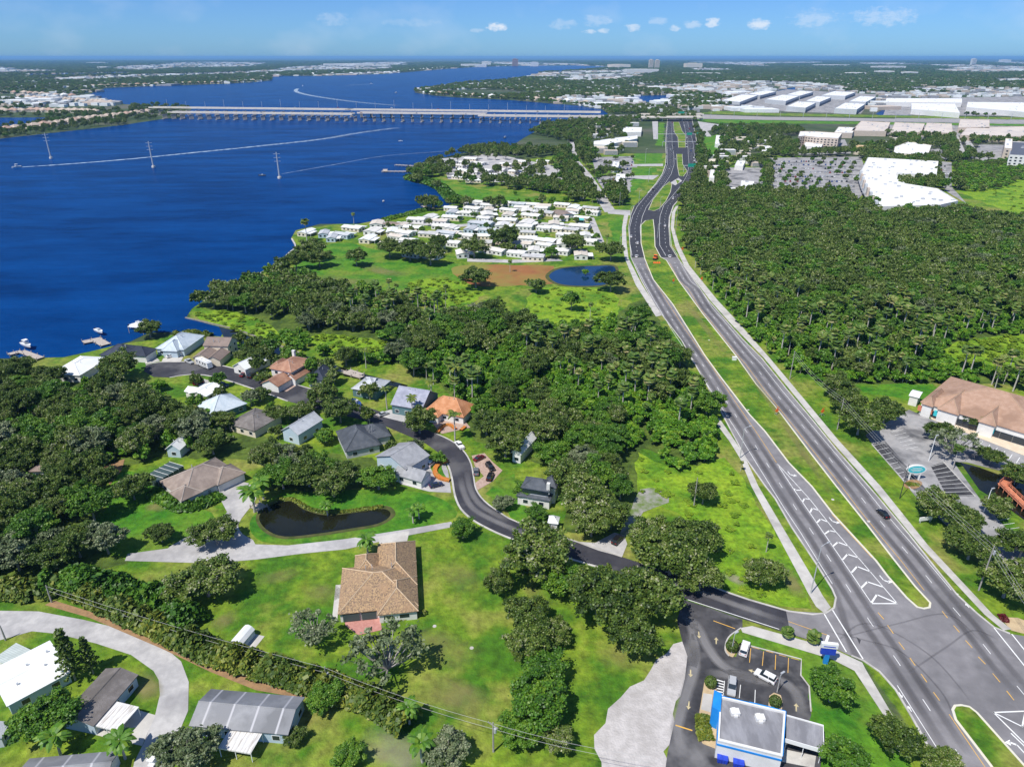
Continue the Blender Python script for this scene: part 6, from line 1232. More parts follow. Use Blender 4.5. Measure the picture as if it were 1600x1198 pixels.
def palm(nf,fan,trunk_h,rad,tr,seg=4,droop=1.0,leaf=PALML):
    V=[];T=[]
    for k in range(nf):
        th=k*2.399+NR.uniform(-.2,.2); e=NR.uniform(-.5,1.2) if fan else NR.uniform(.05,1.1); L_=rad*NR.uniform(.85,1.1); d=np.array([math.cos(th),math.sin(th),0]); side=np.array([-math.sin(th),math.cos(th),0])
        pts=[];x=0.;z=trunk_h;a=e
        for s in range(seg+1):
            pts.append((x,z)); x+=math.cos(a)*L_/seg; z+=math.sin(a)*L_/seg; a-=droop*(.28 if fan else .42)
        wd=([.03,.10,.42,.5,.12] if fan else [.04,.16,.2,.17,.03]); wd=[w*rad*(1 if fan else .9) for w in wd]
        for s in range(seg):
            for sg in (-1,1):
                q0=d*pts[s][0]+np.array([0,0,pts[s][1]]); q1=d*pts[s+1][0]+np.array([0,0,pts[s+1][1]]); dz=np.array([0,0,-.35])
                V+= [q0,q1,q1+sg*side*wd[s+1]+dz*wd[s+1],q0+sg*side*wd[s]+dz*wd[s]]; T.append(np.clip(NR.normal(.5 if e>0 else .78,.2),0,1))
    mb=MB(); b=NR.normal(0,.25,2); mb.tube([(0,0,-.1),(b[0]*.4,b[1]*.4,trunk_h*.5),(0,0,trunk_h*.97)],[tr*1.35,tr,tr*.9],7); mb.tube([(0,0,trunk_h*.95),(0,0,trunk_h+.25)],[tr*1.2,.05],6)
    return np.array(V),np.array(T),mb,leaf
def palmset(key,nv,**k):
    L_=[]
    for i in range(nv):
        V,T,w,lf=palm(**k); L_.append((quadmesh(key+'_crown',V,T,[lf]),w.mesh(key+'_trunk',PBARK),quadmesh(key,V,T,[lf,PBARK],w)))
    KINDS[key]=L_
palmset('cabbage_palm',5,nf=30,fan=True,trunk_h=9.0,rad=2.0,tr=.17); palmset('royal_palm',3,nf=16,fan=False,trunk_h=11.0,rad=3.6,tr=.24,leaf=YELL); palmset('short_palm',2,nf=30,fan=True,trunk_h=2.6,rad=1.9,tr=.22); palmset('feather_palm',3,nf=18,fan=False,trunk_h=5.0,rad=3.2,tr=.2,leaf=BRIGHTL)
def pine():
    V=[];T=[]
    for lv in range(11):
        z=.18+lv*.075; r=.2*(1-lv/11.5)+.02
        for k in range(7):
            th=k*2*PI/7+lv*.5; n=26; t=NR.uniform(.15,1,n); P=np.stack([np.cos(th)*r*t,np.sin(th)*r*t,z+.03*t+NR.normal(0,.006,n)],1)+NR.normal(0,.008,(n,3)); V.append(leafquads(P,np.tile([0,0,1.],(n,1)),np.full(n,.013),.8)); T.append(np.clip(NR.normal(.35,.15,n),0,1))
    mb=MB(); mb.tube([(0,0,0),(0,0,.5),(0,0,1)],[.016,.011,.003],6)
    return quadmesh('pine_crown',np.vstack(V),np.concatenate(T),[OAKL]),mb.mesh('pine_trunk',BARK),None
KINDS['pine_tree']=[pine(),pine()]
PALMS=('cabbage_palm','royal_palm','short_palm','feather_palm')
KEEPC=[]
RS=random.Random(77)
def plant(kind,x,y,h,r,label,group=None,cat=None,parts=True,name=None,vi=None):
    """one plant; h height, r crown radius in metres"""
    near=kind+'_near'; near=near in KINDS and r/depth(x,y,h*.6)*FPX>17
    L_=KINDS[kind+'_near' if near else kind]; c,t,j=L_[vi if vi is not None else RS.randrange(len(L_))]
    if kind in PALMS: base={'cabbage_palm':9.,'royal_palm':11.,'short_palm':2.6,'feather_palm':5.}[kind]; s=(h/base,)*3
    elif kind=='pine_tree': s=(h,h,h)
    else: ru={'oak_tree':.6,'bare_tree':.6,'broadleaf_tree':.5,'mossy_tree':.5,'shrub':.62}[kind]*1.12; s=(r/ru,r/ru,h/ (.62+.62*.55*1.2 if kind!='shrub' else 1.1))
    nm=name or kind; ct=cat or {'shrub':'shrub','oak_tree':'tree','broadleaf_tree':'tree','bare_tree':'tree','mossy_tree':'tree','pine_tree':'pine tree'}.get(kind,'palm tree'); rz=RS.uniform(0,2*PI)
    if parts or j is None:
        o=thing(nm,label,ct,(x,y,0),rz,group); link('crown',c,o); link('trunk',t,o)
    else:
        o=link(nm,j); o.location=(x,y,0); o.rotation_euler=(0,0,rz); tag(o,label,ct,group)
    o.scale=s; return o
def T(u,v,rpx,label,kind='oak_tree',asp=1.35,group=None,vi=None,hf=.6,name=None,cat=None):
    """a free-standing tree from the centre of its crown in the photograph and the crown's radius in pixels"""
    h=8.0
    for _ in range(4):
        p=G(u,v,h*hf); D=depth(p.x,p.y,h*hf); r=rpx*D/FPX; h=r*asp
    KEEPC.append((p.x,p.y,r*.75)); return plant(kind,p.x,p.y,h,r,label,group,vi=vi,name=name,cat=cat)
def PT(u,v,top,label,kind='cabbage_palm',group=None):
    """a palm from the foot and the crown centre pixels"""
    p=G(u,v); return plant(kind,p.x,p.y,max(2.2,hgt((u,v),(u,top))),2,label,group)
# ---- free-standing trees
for a in [(838,862,60,'great round oak overhanging the side street bend'),(935,930,58,'broad oak left of the restaurant lot, left of its pair','oak_tree'),(1000,925,58,'broad oak at the mouth of the side street beside the restaurant lot'),(985,985,44,'low oak at the corner of the pale shell lot'),(1050,862,54,'large oak covering the north side of the side street'),(1085,838,44,'oak at the edge of the open meadow by the side street'),(1020,838,40,'oak between the slabs and the open meadow'),
  (830,1000,42,'middle oak of the open lawn right of the tan house','oak_tree'),(840,1092,52,'largest tree of the open lawn near the bottom edge','broadleaf_tree'),(822,955,34,'upper tree of the row right of the tan house'),(850,1045,38,'tree between the two large open lawn trees','broadleaf_tree'),(868,985,26,'small olive tree behind the row right of the tan house'),(815,1140,34,'low tree at the foot of the largest lawn tree','broadleaf_tree'),(870,1150,30,'right foot tree of the lawn row at the bottom edge','oak_tree'),(780,905,26,'low oak at the left of the street bend oak'),(880,905,36,'oak filling the gap below the street bend oak','broadleaf_tree'),(350,655,22,'oak in front of the pale blue hip house','oak_tree'),(300,650,24,'oak left of the pale blue hip house','oak_tree'),(395,555,20,'oak over the white house near the canal','oak_tree'),(430,645,20,'oak right of the skylight house','oak_tree'),(723,824,21,'small round dark tree where the lane meets the street','broadleaf_tree',1.5),(1192,893,32,'lone tree at the meadow corner by the highway','oak_tree'),(1100,768,22,'dense dark tree in the middle of the meadow','oak_tree',1.7),
  (1302,1072,34,'dense olive tree beside the restaurant drive and pavement','broadleaf_tree',1.6),(1396,1150,38,'bushy tree at the pavement end by the highway','oak_tree'),(1318,1180,36,'round green tree covering the canopy end','broadleaf_tree'),(1474,1188,30,'tree at the bottom edge beside the highway kerb','oak_tree'),
  (1462,785,32,'leftmost oak of the row hiding the plaza bays','oak_tree'),(1505,810,34,'second oak of the row hiding the plaza bays','oak_tree'),(1520,850,36,'third oak of the row hiding the plaza bays','oak_tree'),(1578,905,44,'largest oak by the right edge utility pole','oak_tree'),(1558,790,24,'oak beside the orange boardwalk','oak_tree'),(1600,850,34,'oak cut by the right edge above the largest one','oak_tree'),
  (1345,655,34,'oak between the highway pavement and the plaza bays','oak_tree'),(1385,640,30,'oak at the far corner of the plaza car park','oak_tree'),(1325,625,26,'oak beside the right utility pole at the plaza corner','oak_tree'),(1310,600,26,'oak where the palm woods meet the plaza lawn','oak_tree'),(1490,690,36,'wide sparse oak in the middle of the plaza car park','bare_tree'),(1470,672,22,'dark small oak on the plaza planting strip','oak_tree'),(1550,712,20,'oak on the strip by the plaza storefronts','oak_tree'),(1520,655,18,'dark bush tree in front of the plaza walk','oak_tree'),(1590,740,24,'oak at the right edge above the boardwalk','oak_tree'),
  (320,905,50,'dark spreading oak on the lawn left of the shed','oak_tree',1.1),(600,1018,62,'grey lichen covered sparse tree in front of the tan house','bare_tree',1.4),(490,980,40,'grey sparse tree on the lawn left of the tan house','bare_tree',1.4),(505,1088,28,'round dark green tree beside the hedge utility pole','broadleaf_tree'),(700,1172,38,'grey green bushy tree at the bottom edge','mossy_tree'),(290,1172,48,'silvery grey tree in front of the metal roofed home','mossy_tree'),(70,1118,46,'bright green tree covering the end of the white mobile home','broadleaf_tree'),(335,830,34,'grey oak shading the pale drive','oak_tree',1.2),(545,1178,26,'leafy green tree by the porch of the metal roofed home','broadleaf_tree'),(460,1150,18,'dark low tree at the side of the metal roofed home','oak_tree'),
  (250,832,22,'small oak at the corner of the lush lawn','oak_tree'),(205,760,30,'oak casting long shadow on the lush lawn','oak_tree'),(645,805,16,'palm like tree on the pond bank right of the pond','feather_palm'),
  (487,388,24,'leftmost dark oak by the riverside seawall','oak_tree'),(462,405,22,'oak near the bend of the riverside seawall','oak_tree'),(498,402,20,'oak at the back of the riverside seawall group','oak_tree'),(556,400,17,'lone oak in the riverside meadow','oak_tree',1.6),(608,385,22,'leftmost oak of the row before the mobile homes','oak_tree'),(640,388,24,'second oak of the row before the mobile homes','oak_tree'),(672,395,24,'third oak of the row before the mobile homes','oak_tree'),(685,378,18,'small oak of the row before the mobile homes','oak_tree'),(741,385,22,'oak in front of the mobile homes by the park road','oak_tree'),(789,370,24,'oak in the middle of the mobile homes','oak_tree'),(793,385,12,'dark small tree by the park road fork','oak_tree'),(862,393,13,'bright round tree beside the mobile homes','broadleaf_tree'),(897,378,22,'oak over the right mobile homes','oak_tree'),(955,390,22,'large oak by the highway pavement and park lane','oak_tree'),(743,432,26,'wide grey oak by the dry pond bed','oak_tree',1.2),(955,437,24,'oak at the right end of the blue pond','oak_tree'),(893,468,15,'small conical tree in the tall grass','broadleaf_tree',2.0),(838,445,16,'oak at the lower edge of the dry pond bed','oak_tree'),(915,425,6,'little bush on the blue pond bank','shrub'),
  (812,500,26,'oak at the left end of the tall grass','oak_tree'),(232,512,20,'shore oak beside the white boathouse','oak_tree'),(185,570,32,'oak in front of the dark navy house','oak_tree'),(1230,990,10,'left of the two short palms on the restaurant verge','short_palm',1.5),(1271,998,11,'right of the two short palms on the restaurant verge','short_palm',1.5),
  (820,765,20,'bright tree hiding the left end of the slate house','broadleaf_tree'),(786,784,17,'grey flowering shrub tree on the slate house lawn','mossy_tree'),(838,800,18,'tree in front of the slate house path','broadleaf_tree'),(915,775,46,'large oak right of the slate house'),(890,745,40,'oak behind the slate house'),(955,800,36,'oak left of the broken slabs'),(925,815,34,'oak above the corner drive'),
  (655,655,26,'tall dark oak in front of the orange tiled house','oak_tree',1.6),(530,640,28,'round dark tree over the street beside the slate roof','oak_tree'),(505,612,26,'grey oak over the street by the brick drive','oak_tree'),(470,640,20,'oak in front of the blue walled house','oak_tree'),(507,680,16,'rounded tree between blue house and slate house','broadleaf_tree'),(412,590,14,'dark tree left of the cream two storey house','oak_tree'),(405,615,16,'oak beside the dark grey skylight house','oak_tree'),(330,690,28,'oak behind the taupe house','oak_tree'),(415,745,20,'tree right of the taupe house','broadleaf_tree'),(535,738,28,'oak over the back garden of the slate house','oak_tree'),(590,745,28,'palm cluster tree beside the grey garage wing','broadleaf_tree'),(480,735,36,'oak behind the garden pond, left of its pair'),(520,755,30,'oak behind the garden pond, right of its pair'),(450,715,34,'sparse oak above the garden pond lawn','bare_tree',1.3),(685,715,13,'leafy tree at the corner of the grey house','broadleaf_tree'),(790,690,34,'large oak beside the brick drive'),(760,660,28,'oak right of the orange tiled house'),(1095,900,34,'oak reaching the side street at the highway end')]:
    if len(a)>4 and a[4] in PALMS: T(a[0],a[1],a[2],a[3],a[4],asp=1.5)
    else: T(*a)
for u,v,t,l,k in [(1197,862,836,'lone thin palm at the meadow edge','cabbage_palm'),(1157,736,722,'cabbage palm on the pavement below the middle woods','cabbage_palm'),(1488,734,700,'white trunk palm leaning over the plaza ditch','cabbage_palm'),(605,640,608,'royal palm left of the lavender house','royal_palm'),(675,632,598,'royal palm behind the lavender house end wall','royal_palm'),(712,618,575,'tallest royal palm behind the orange house','royal_palm'),(645,655,622,'royal palm in front of the lavender house','royal_palm'),(711,688,648,'royal palm at the kerb in front of the orange house','royal_palm'),(578,664,648,'royal palm beside the slate house drive','royal_palm'),(572,575,548,'royal palm on the canal bank','royal_palm'),(398,800,768,'feather palm beside the pale drive','feather_palm'),(412,780,752,'feather palm right of the pale drive palm','feather_palm'),(512,805,788,'yellow feather palm on the north bank of the pond','feather_palm'),(655,810,792,'feather palm on the bank right of the pond','feather_palm'),(480,378,345,'leftmost tall palm on the river point','cabbage_palm'),(553,350,334,'tall palm at the river shore of the park','cabbage_palm'),(797,425,408,'small palm by the dry pond bed','cabbage_palm'),(697,468,447,'lone palm in the tall grass left','cabbage_palm'),(922,495,475,'lone palm in the tall grass right','cabbage_palm'),(948,385,368,'palm beside the park lane','cabbage_palm'),(660,1190,1160,'dark spiky palm at the bottom edge','feather_palm'),(640,1130,1105,'feather palm at the end of the tropical hedge','feather_palm'),(95,1180,1150,'yellow feather palm below the green tree','feather_palm'),(196,1185,1155,'feather palm beside the carport slab','feather_palm'),(575,868,842,'thin feather palm beside the tan house drive','feather_palm')]: PT(u,v,t,l,k)
p=G(118,1062); plant('pine_tree',p.x,p.y,15,5,'taller of two dark columnar pines by the mobile homes'); p=G(146,1052); plant('pine_tree',p.x,p.y,11,4,'shorter of two dark columnar pines by the mobile homes')
for u,v,r_,l in ((1144,1008,9.5,'clipped round bush under the lot lamp post'),(1111,1064,9.5,'clipped round bush in the planter left of the entrance tower'),(1212,1094,9.5,'clipped round bush in the planter by the drive through')):
    p=G(u,v,1.6); D=depth(p.x,p.y,1.5); r=r_*D/FPX; o=link('round_bush',RB); o.location=(p.x,p.y,.1); o.scale=(2*r,2*r,2*r); tag(o,l,'bush')
# ---- hedges: one plant mass each
def hedge(label,P,w,h,n,leaf,size=.32,asp=1.6,name='hedge',n2=2):
    W_=[np.array(G(*p)) for p in smooth(P,n2)]; seg=np.array([np.linalg.norm(b-a) for a,b in zip(W_,W_[1:])]); cum=np.concatenate([[0],np.cumsum(seg)]); s=NR.uniform(0,cum[-1],n); i=np.clip(np.searchsorted(cum,s)-1,0,len(seg)-1); A=np.array(W_)[i]; B=np.array(W_)[i+1]; f=((s-cum[i])/seg[i])[:,None]; t=(B-A)/np.linalg.norm(B-A,axis=1)[:,None]; nn=np.stack([-t[:,1],t[:,0]],1)
    o=NR.uniform(-1,1,n); lump=.65+.5*np.sin(s*.9+2*np.sin(s*.37))*.5+.25*NR.rand(n); z=h*np.sqrt(np.clip(1-o*o*.85,0.02,1))*lump*NR.uniform(.3,1,n)**.35
    xy=A+(B-A)*f+nn*(o*w/2)[:,None]; P3=np.column_stack([xy,z]); Nn=np.column_stack([nn*o[:,None],np.full(n,.8)]); V=leafquads(P3,Nn,np.full(n,size),.7,asp); me=quadmesh('hedge',V,np.clip(NR.normal(.45+.15*np.sin(s*.25),.2,n),0,1),[leaf]); c=V.mean(0); tag(link(name,me),label,'hedge')
hedge('long dense tropical hedge with banana like leaves between the lane and the lawn',[(-30,925),(60,930),(110,920),(170,948),(250,985),(330,1022),(400,1045),(470,1065),(540,1085),(600,1110),(640,1140)],7,4.6,16000,YELL)
hedge('dark leafy thicket along the back of the tropical hedge near the left woods',[(70,920),(130,915),(190,930),(260,950),(300,985)],9,5.5,8000,BRIGHTL,.34)
hedge('clipped yellow green hedge under the front windows of the tan house',[(600,969),(630,966),(666,958)],1.6,1.1,1500,YELL,.16,1.0); hedge('yellow planting in the restaurant planter bed',[(1098,1120),(1099,1140),(1104,1158)],3.0,1.3,1500,YELL,.2); hedge('clipped green hedge along the canal behind the powder blue house',[(272,525),(300,523),(330,526)],4,2.6,2500,YELL,.4,1,name='hedge'); hedge('garden shrubs along the front of the taupe house',[(240,772),(262,785),(290,795),(320,788),(345,775)],5,2.4,3500,BRIGHTL,.35); hedge('mangrove fringe along the far park shore',[(637,280),(665,286),(690,296),(705,312),(722,318)],14,6,6000,BRIGHTL,.9,1); hedge('green shore hedge left of the mobile home park cove',[(600,345),(640,335),(668,328)],7,2.5,3000,BRIGHTL,.6,1); hedge('dark red shrub bed in front of the low white house',[(301,600),(312,597),(317,596)],4,1.3,900,leafmat('red_leaves',[(0,(.08,.01,.012)),(1,(.22,.03,.03))]),.35,1,name='shrub_bed')
hedge('red flowering plants in the bed by the right pavement',[(1562,966),(1572,967)],2.5,.8,400,MATS['red_leaves'],.25,1,name='shrub_bed'); hedge('flowers around the foot of the teal oval sign',[(1416,758),(1425,757),(1436,758)],2,.8,500,YELL,.2,1,name='flower_bed')
hedge('low reeds along the north bank of the garden pond',[(430,783),(455,780),(478,793),(510,801),(560,797),(598,792)],1.6,.9,1500,YELL,.22,1,name='reed_bed')
# ---- woods: sampled on the land, largest as individuals, the rest as one mass per kind
WOODS=[ # polygon, kinds, spacing, size range (crown radius), label, group
 ([(-150,610),(0,585),(100,602),(225,622),(290,668),(330,692),(370,712),(330,715),(245,712),(195,725),(150,740),(165,780),(150,840),(200,868),(130,905),(40,915),(-200,930)],(('oak_tree',.74),('broadleaf_tree',.2),('mossy_tree',.06)),9.0,(4.0,6.8),'in the dense woods on the left','trees of the dense left woods'),
 ([(430,712),(520,735),(585,755),(605,778),(560,780),(490,780),(425,776),(405,748)],(('oak_tree',.75),('broadleaf_tree',.25)),8.5,(3.8,6),'in the grove behind the garden pond','trees of the grove behind the pond'),
 ([(650,515),(760,492),(850,535),(960,528),(1000,500),(1030,530),(1065,575),(1095,610),(1115,660),(1125,700),(1080,712),(1000,690),(975,715),(990,760),(965,830),(880,830),(870,740),(800,715),(770,680),(745,635),(690,600),(620,590),(600,545)],(('oak_tree',.5),('broadleaf_tree',.45),('mossy_tree',.05)),9.2,(3.8,6.6),'in the middle woods left of the highway','trees of the middle woods'),
 ([(300,475),(380,450),(440,425),(470,440),(560,465),(640,480),(650,510),(600,520),(480,520),(430,500),(340,490)],(('oak_tree',.7),('broadleaf_tree',.2),('mossy_tree',.1)),8.5,(3.8,6.2),'in the woods by the river meadow','trees of the woods by the river'),
 ([(400,545),(480,560),(560,570),(600,590),(560,596),(520,585),(430,565),(390,560)],(('oak_tree',.6),('broadleaf_tree',.4)),8.0,(3.5,5.5),'along the canal behind the houses','trees along the canal'),
 ([(1070,330),(1110,318),(1200,315),(1340,322),(1480,332),(1560,345),(1700,365),(1700,520),(1560,500),(1440,505),(1330,500),(1240,500),(1170,515),(1110,440),(1078,400),(1060,360)],(('oak_tree',.72),('broadleaf_tree',.22),('mossy_tree',.06)),8.8,(4.0,6.6),'in the large woods right of the highway','trees of the large right woods'),
 ([(1175,525),(1240,505),(1330,505),(1440,510),(1500,525),(1470,560),(1420,590),(1340,598),(1290,595),(1240,580)],(('oak_tree',.45),('broadleaf_tree',.55)),9,(3.0,5.0),'in the palm edge of the right woods','trees of the palm edge'),
 ([(1540,590),(1700,590),(1700,640),(1600,618)],(('oak_tree',.7),('broadleaf_tree',.3)),8.5,(3.5,5.5),'behind the long rosy plaza','trees behind the plaza'),
 ([(300,560),(420,570),(640,640),(690,700),(600,740),(420,690),(290,640)],(('oak_tree',.6),('broadleaf_tree',.3),('mossy_tree',.1)),13.5,(2.2,3.8),'between the houses of the neighbourhood street','trees between the neighbourhood houses'),
 ([(330,524),(430,558),(540,595),(575,604),(540,606),(430,572),(340,538)],(('oak_tree',.7),('broadleaf_tree',.3)),7,(2.8,4.2),'on the south bank of the canal','trees of the canal south bank'),
 ([(600,352),(930,326),(940,392),(650,396)],(('broadleaf_tree',.6),('oak_tree',.4)),15,(1.6,3.0),'between the mobile homes of the riverside park','small trees of the riverside park'),
 ([(1490,258),(1700,250),(1700,285),(1600,280),(1540,300),(1500,300)],(('broadleaf_tree',.6),('oak_tree',.4)),10,(3,5),'beside the green field past the supermarket','trees beside the far field'),
 ([(1205,248),(1340,247),(1345,310),(1205,305)],(('broadleaf_tree',1),),400,(2.2,3.6),'on a planting strip of the mall car park','trees of the mall car park')]
PALMW=[([(1180,520),(1250,500),(1330,490),(1440,470),(1600,470),(1600,520),(1500,530),(1460,560),(1470,600),(1340,600),(1270,580),(1215,555)],9.5,'in the palm grove at the edge of the right woods','palms of the right woods'),([(1480,585),(1660,585),(1660,640),(1600,622),(1520,600)],7,'behind the rosy plaza','palms behind the plaza'),
 ([(560,470),(640,455),(700,480),(690,520),(620,520),(540,500)],8,'in the woods by the river meadow','palms by the river meadow'),([(830,536),(960,532),(1010,530),(1050,580),(1090,640),(1060,680),(960,650),(880,600),(820,560)],8.5,'in the middle woods left of the highway','palms of the middle woods'),([(660,590),(740,590),(760,640),(720,640),(680,610)],7,'behind the lavender house','palms behind the lavender house'),([(1075,425),(1100,410),(1260,480),(1180,520),(1120,460)],10,'along the highway edge of the right woods','palms along the highway woods')]
PLACED=[]
GAPS=[px(P) for P in ([(690,452),(800,448),(815,480),(720,500),(680,480)],[(520,478),(580,470),(600,490),(540,500)],[(850,578),(1000,580),(1020,640),(930,655),(860,640)],[(980,640),(1060,630),(1120,690),(1110,730),(1000,735),(970,700)],[(640,560),(770,555),(780,625),(700,625)],[(1085,420),(1140,448),(1250,560),(1320,605),(1225,582),(1150,515)],[(760,560),(820,550),(840,580),(780,590)],[(1240,520),(1300,510),(1330,535),(1270,550)],[(690,470),(740,465),(760,490),(700,500)],[(1440,520),(1500,510),(1560,520),(1660,520),(1660,580),(1560,590),(1480,580)],[(485,522),(530,518),(610,532),(610,560),(500,552)],[(780,640),(830,635),(840,665),(800,670)],[(900,520),(960,515),(980,540),(920,550)],[(90,620),(140,615),(150,640),(100,645)],[(20,660),(60,650),(70,690),(20,700)],[(170,640),(210,640),(220,670),(180,670)])]
def nearc(x,y): return any((x-a)**2+(y-b)**2<c*c for a,b,c in KEEPC)
def sample(P,sp,free=False):
    W_=px(P); xs=[p[0] for p in W_]; ys=[p[1] for p in W_]; y=min(ys); r=0
    while y<max(ys):
        x=min(xs)+(r%2)*sp/2
        while x<max(xs):
            a=x+RS.uniform(-.4,.4)*sp; b=y+RS.uniform(-.4,.4)*sp
            if inpoly(a,b,W_) and (free or not blocked(a,b)) and not nearc(a,b): yield a,b
            x+=sp
        y+=sp*.87; r+=1
def pick(ks):
    r=RS.random()
    for k,w in ks:
        r-=w
        if r<=0: return k
    return ks[-1][0]
WORD={'oak_tree':'dark oak','broadleaf_tree':'bright green broadleaf tree','mossy_tree':'grey mossy tree','cabbage_palm':'cabbage palm','shrub':'shrub'}
for P,ks,sp,(r0,r1),lab,grp in WOODS:
    for x,y in sample(P,sp):
        if any(inpoly(x,y,Q) for Q in GAPS): continue
        k=pick(ks); r=RS.uniform(r0,r1); PLACED.append((r/depth(x,y),k,x,y,r*RS.uniform(1.15,1.55)+2,r,WORD[k]+' '+lab,grp+' ('+WORD[k]+')'))
for P,sp,lab,grp in PALMW:
    for x,y in sample(P,sp): PLACED.append((2.4/depth(x,y),'cabbage_palm',x,y,RS.choice((RS.uniform(5.5,9),RS.uniform(8,12),RS.uniform(11,14))),2.2,'cabbage palm '+lab,grp))
def inview(x,y,z=6):
    if depth(x,y,z)<5: return False
    u,v=PX(x,y,z); return -20<u<1620 and v<1230
STUFF={}
def stuff(set_,kind,x,y,h,r,vi=None): STUFF.setdefault(set_,{}).setdefault(kind,[]).append((x,y,h,r))
PLACED.sort(reverse=True); used={}
CAP={'oak_tree':215,'broadleaf_tree':120,'mossy_tree':40,'cabbage_palm':190}
for d,k,x,y,h,r,l,g in PLACED:
    if inview(x,y) and used.get(k,0)<CAP[k]: used[k]=used.get(k,0)+1; plant(k,x,y,h,r,l,g,parts=d*FPX>13)
    else: stuff('palm_wood' if k=='cabbage_palm' else 'woodland',k,x,y,h,r)
for i in range(40):
    u=1212+(i*13.7)%128; v=254+(i%8)*6.6; p=G(u+RS.uniform(-2,2),v); KEEPC.append((p.x,p.y,2)); plant('broadleaf_tree' if i%3 else 'oak_tree',p.x,p.y,RS.uniform(5,7.5),RS.uniform(2.2,3.6),'small tree on a planting strip of the mall car park','trees of the mall car park',parts=False)
for i in range(14):
    p=G(935+(i*17.3)%60,250+(i%5)*10); plant('oak_tree',p.x,p.y,RS.uniform(5,8),RS.uniform(2.5,4),'small tree beside the car parks left of the far highway','trees of the office car parks',parts=False)
for P,sp in (([(1490,256),(1600,250),(1700,262),(1700,288),(1600,282),(1545,300),(1500,300)],9),):
    for x,y in sample(P,sp,True): stuff('undergrowth',RS.choice(('shrub','shrub','oak_tree')),x,y,RS.uniform(3,6),RS.uniform(2.5,4.5))
# undergrowth: bright vines and brush between the trees
for P,sp in (([(600,560),(660,500),(960,500),(1060,570),(1130,690),(1090,720),(1000,690),(975,720),(880,720),(780,690),(690,600)],4.6),([(1085,410),(1180,400),(1300,440),(1600,470),(1600,600),(1440,600),(1300,605),(1225,575),(1150,505)],5.5),([(460,440),(700,430),(760,450),(700,480),(560,500),(470,470)],6),([(410,525),(600,528),(620,570),(560,570),(440,540)],5),([(-100,600),(250,610),(420,700),(230,720),(150,760),(150,840),(0,915),(-100,900)],9),([(975,700),(1060,720),(1110,700),(1120,720),(1060,745),(1000,730)],5),([(1490,262),(1590,255),(1640,300),(1530,300)],10),([(640,283),(700,290),(900,318),(880,322),(720,320)],8)):
    for x,y in sample(P,sp): stuff('undergrowth','shrub',x,y,RS.uniform(2.4,5.6),RS.uniform(1.8,3.4))
for P,sp,h0 in (([(485,527),(520,522),(600,535),(610,556),(560,558),(500,550)],3.4,1.6),([(1470,560),(1500,535),(1560,525),(1660,525),(1660,580),(1560,585)],3.6,1.8),([(830,455),(890,448),(960,455),(960,500),(900,512),(830,505)],6,1.0),([(640,440),(700,435),(755,452),(735,475),(680,480),(645,465)],4,1.4),([(300,490),(360,485),(415,505),(440,530),(400,528),(350,510)],4,1.3),([(1000,715),(1060,745),(1130,720),(1170,775),(1225,870),(1240,930),(1150,920),(1110,850),(1060,800),(1000,770)],5.5,.8),([(1150,880),(1240,930),(1250,940),(1160,925)],3,.9),([(1540,300),(1600,280),(1700,275),(1700,350),(1600,345)],12,1.6)):
    for x,y in sample(P,sp,True):
        if RS.random()<.6: stuff('tall_weeds','weed',x,y,RS.uniform(.5,1)*h0,RS.uniform(.8,1.5)*(1+h0*.3))
# ---- the wooded country beyond, thinning with distance
def vnoise(x,y,s): return .5+.5*(math.sin(x/s+1.7*math.sin(y/s*.7))*math.cos(y/s*1.1+1.3*math.sin(x/s*.6)))
OPEN=[px(P) for P in ([(1540,300),(1600,280),(1700,275),(1700,350),(1600,345),(1560,320)],[(640,278),(720,288),(890,308),(890,320),(700,322),(690,298)],[(972,400),(976,300),(985,190),(1045,190),(1043,260),(1004,320),(992,400)],[(1085,180),(1700,184),(1700,200),(1400,196),(1130,200),(1090,215)],[(450,440),(470,370),(640,340),(900,316),(1000,330),(1000,460),(960,510),(830,515),(780,450),(640,410),(560,440)],[(1120,158),(1230,138),(1370,146),(1640,148),(1640,184),(1340,180),(1230,176)])]
y=520.0
while y<24000:
    sp=9.0+max(0,(y-700))*.0085; half=.78*y+60; x=-half
    while x<half:
        a=x+RS.uniform(-.45,.45)*sp; b=y+RS.uniform(-.45,.45)*sp; x+=sp
        u,v=PX(a,b)
        if v>330 or (v>300 and u>1330) or (b<900 and u<640): continue
        f=.62*vnoise(a,b,150+b*.05)+.38*vnoise(a+900,b-400,60+b*.03)
        mall=(u>1190 and 185<v<320); park=690<u<880 and 244<v<288; off=(920<u<1005 and 200<v<300) or (1095<u<1200 and 215<v<305)
        if u<310 and 138<v<212 and RS.random()<.6: continue
        if park and RS.random()>.16: continue
        if off and RS.random()>.4: continue
        if f<(.42 if b>1800 else .3 if not mall else .5) : continue
        if blocked(a,b) or any(inpoly(a,b,P) for P in OPEN): continue
        r=RS.uniform(3.6,6.2)+max(0,b-1500)*.0022
        stuff('far_woods','oak_tree' if RS.random()<.85 else 'broadleaf_tree',a,b,RS.uniform(8,13)+max(0,b-2500)*.0006,r)
    y+=sp*.85
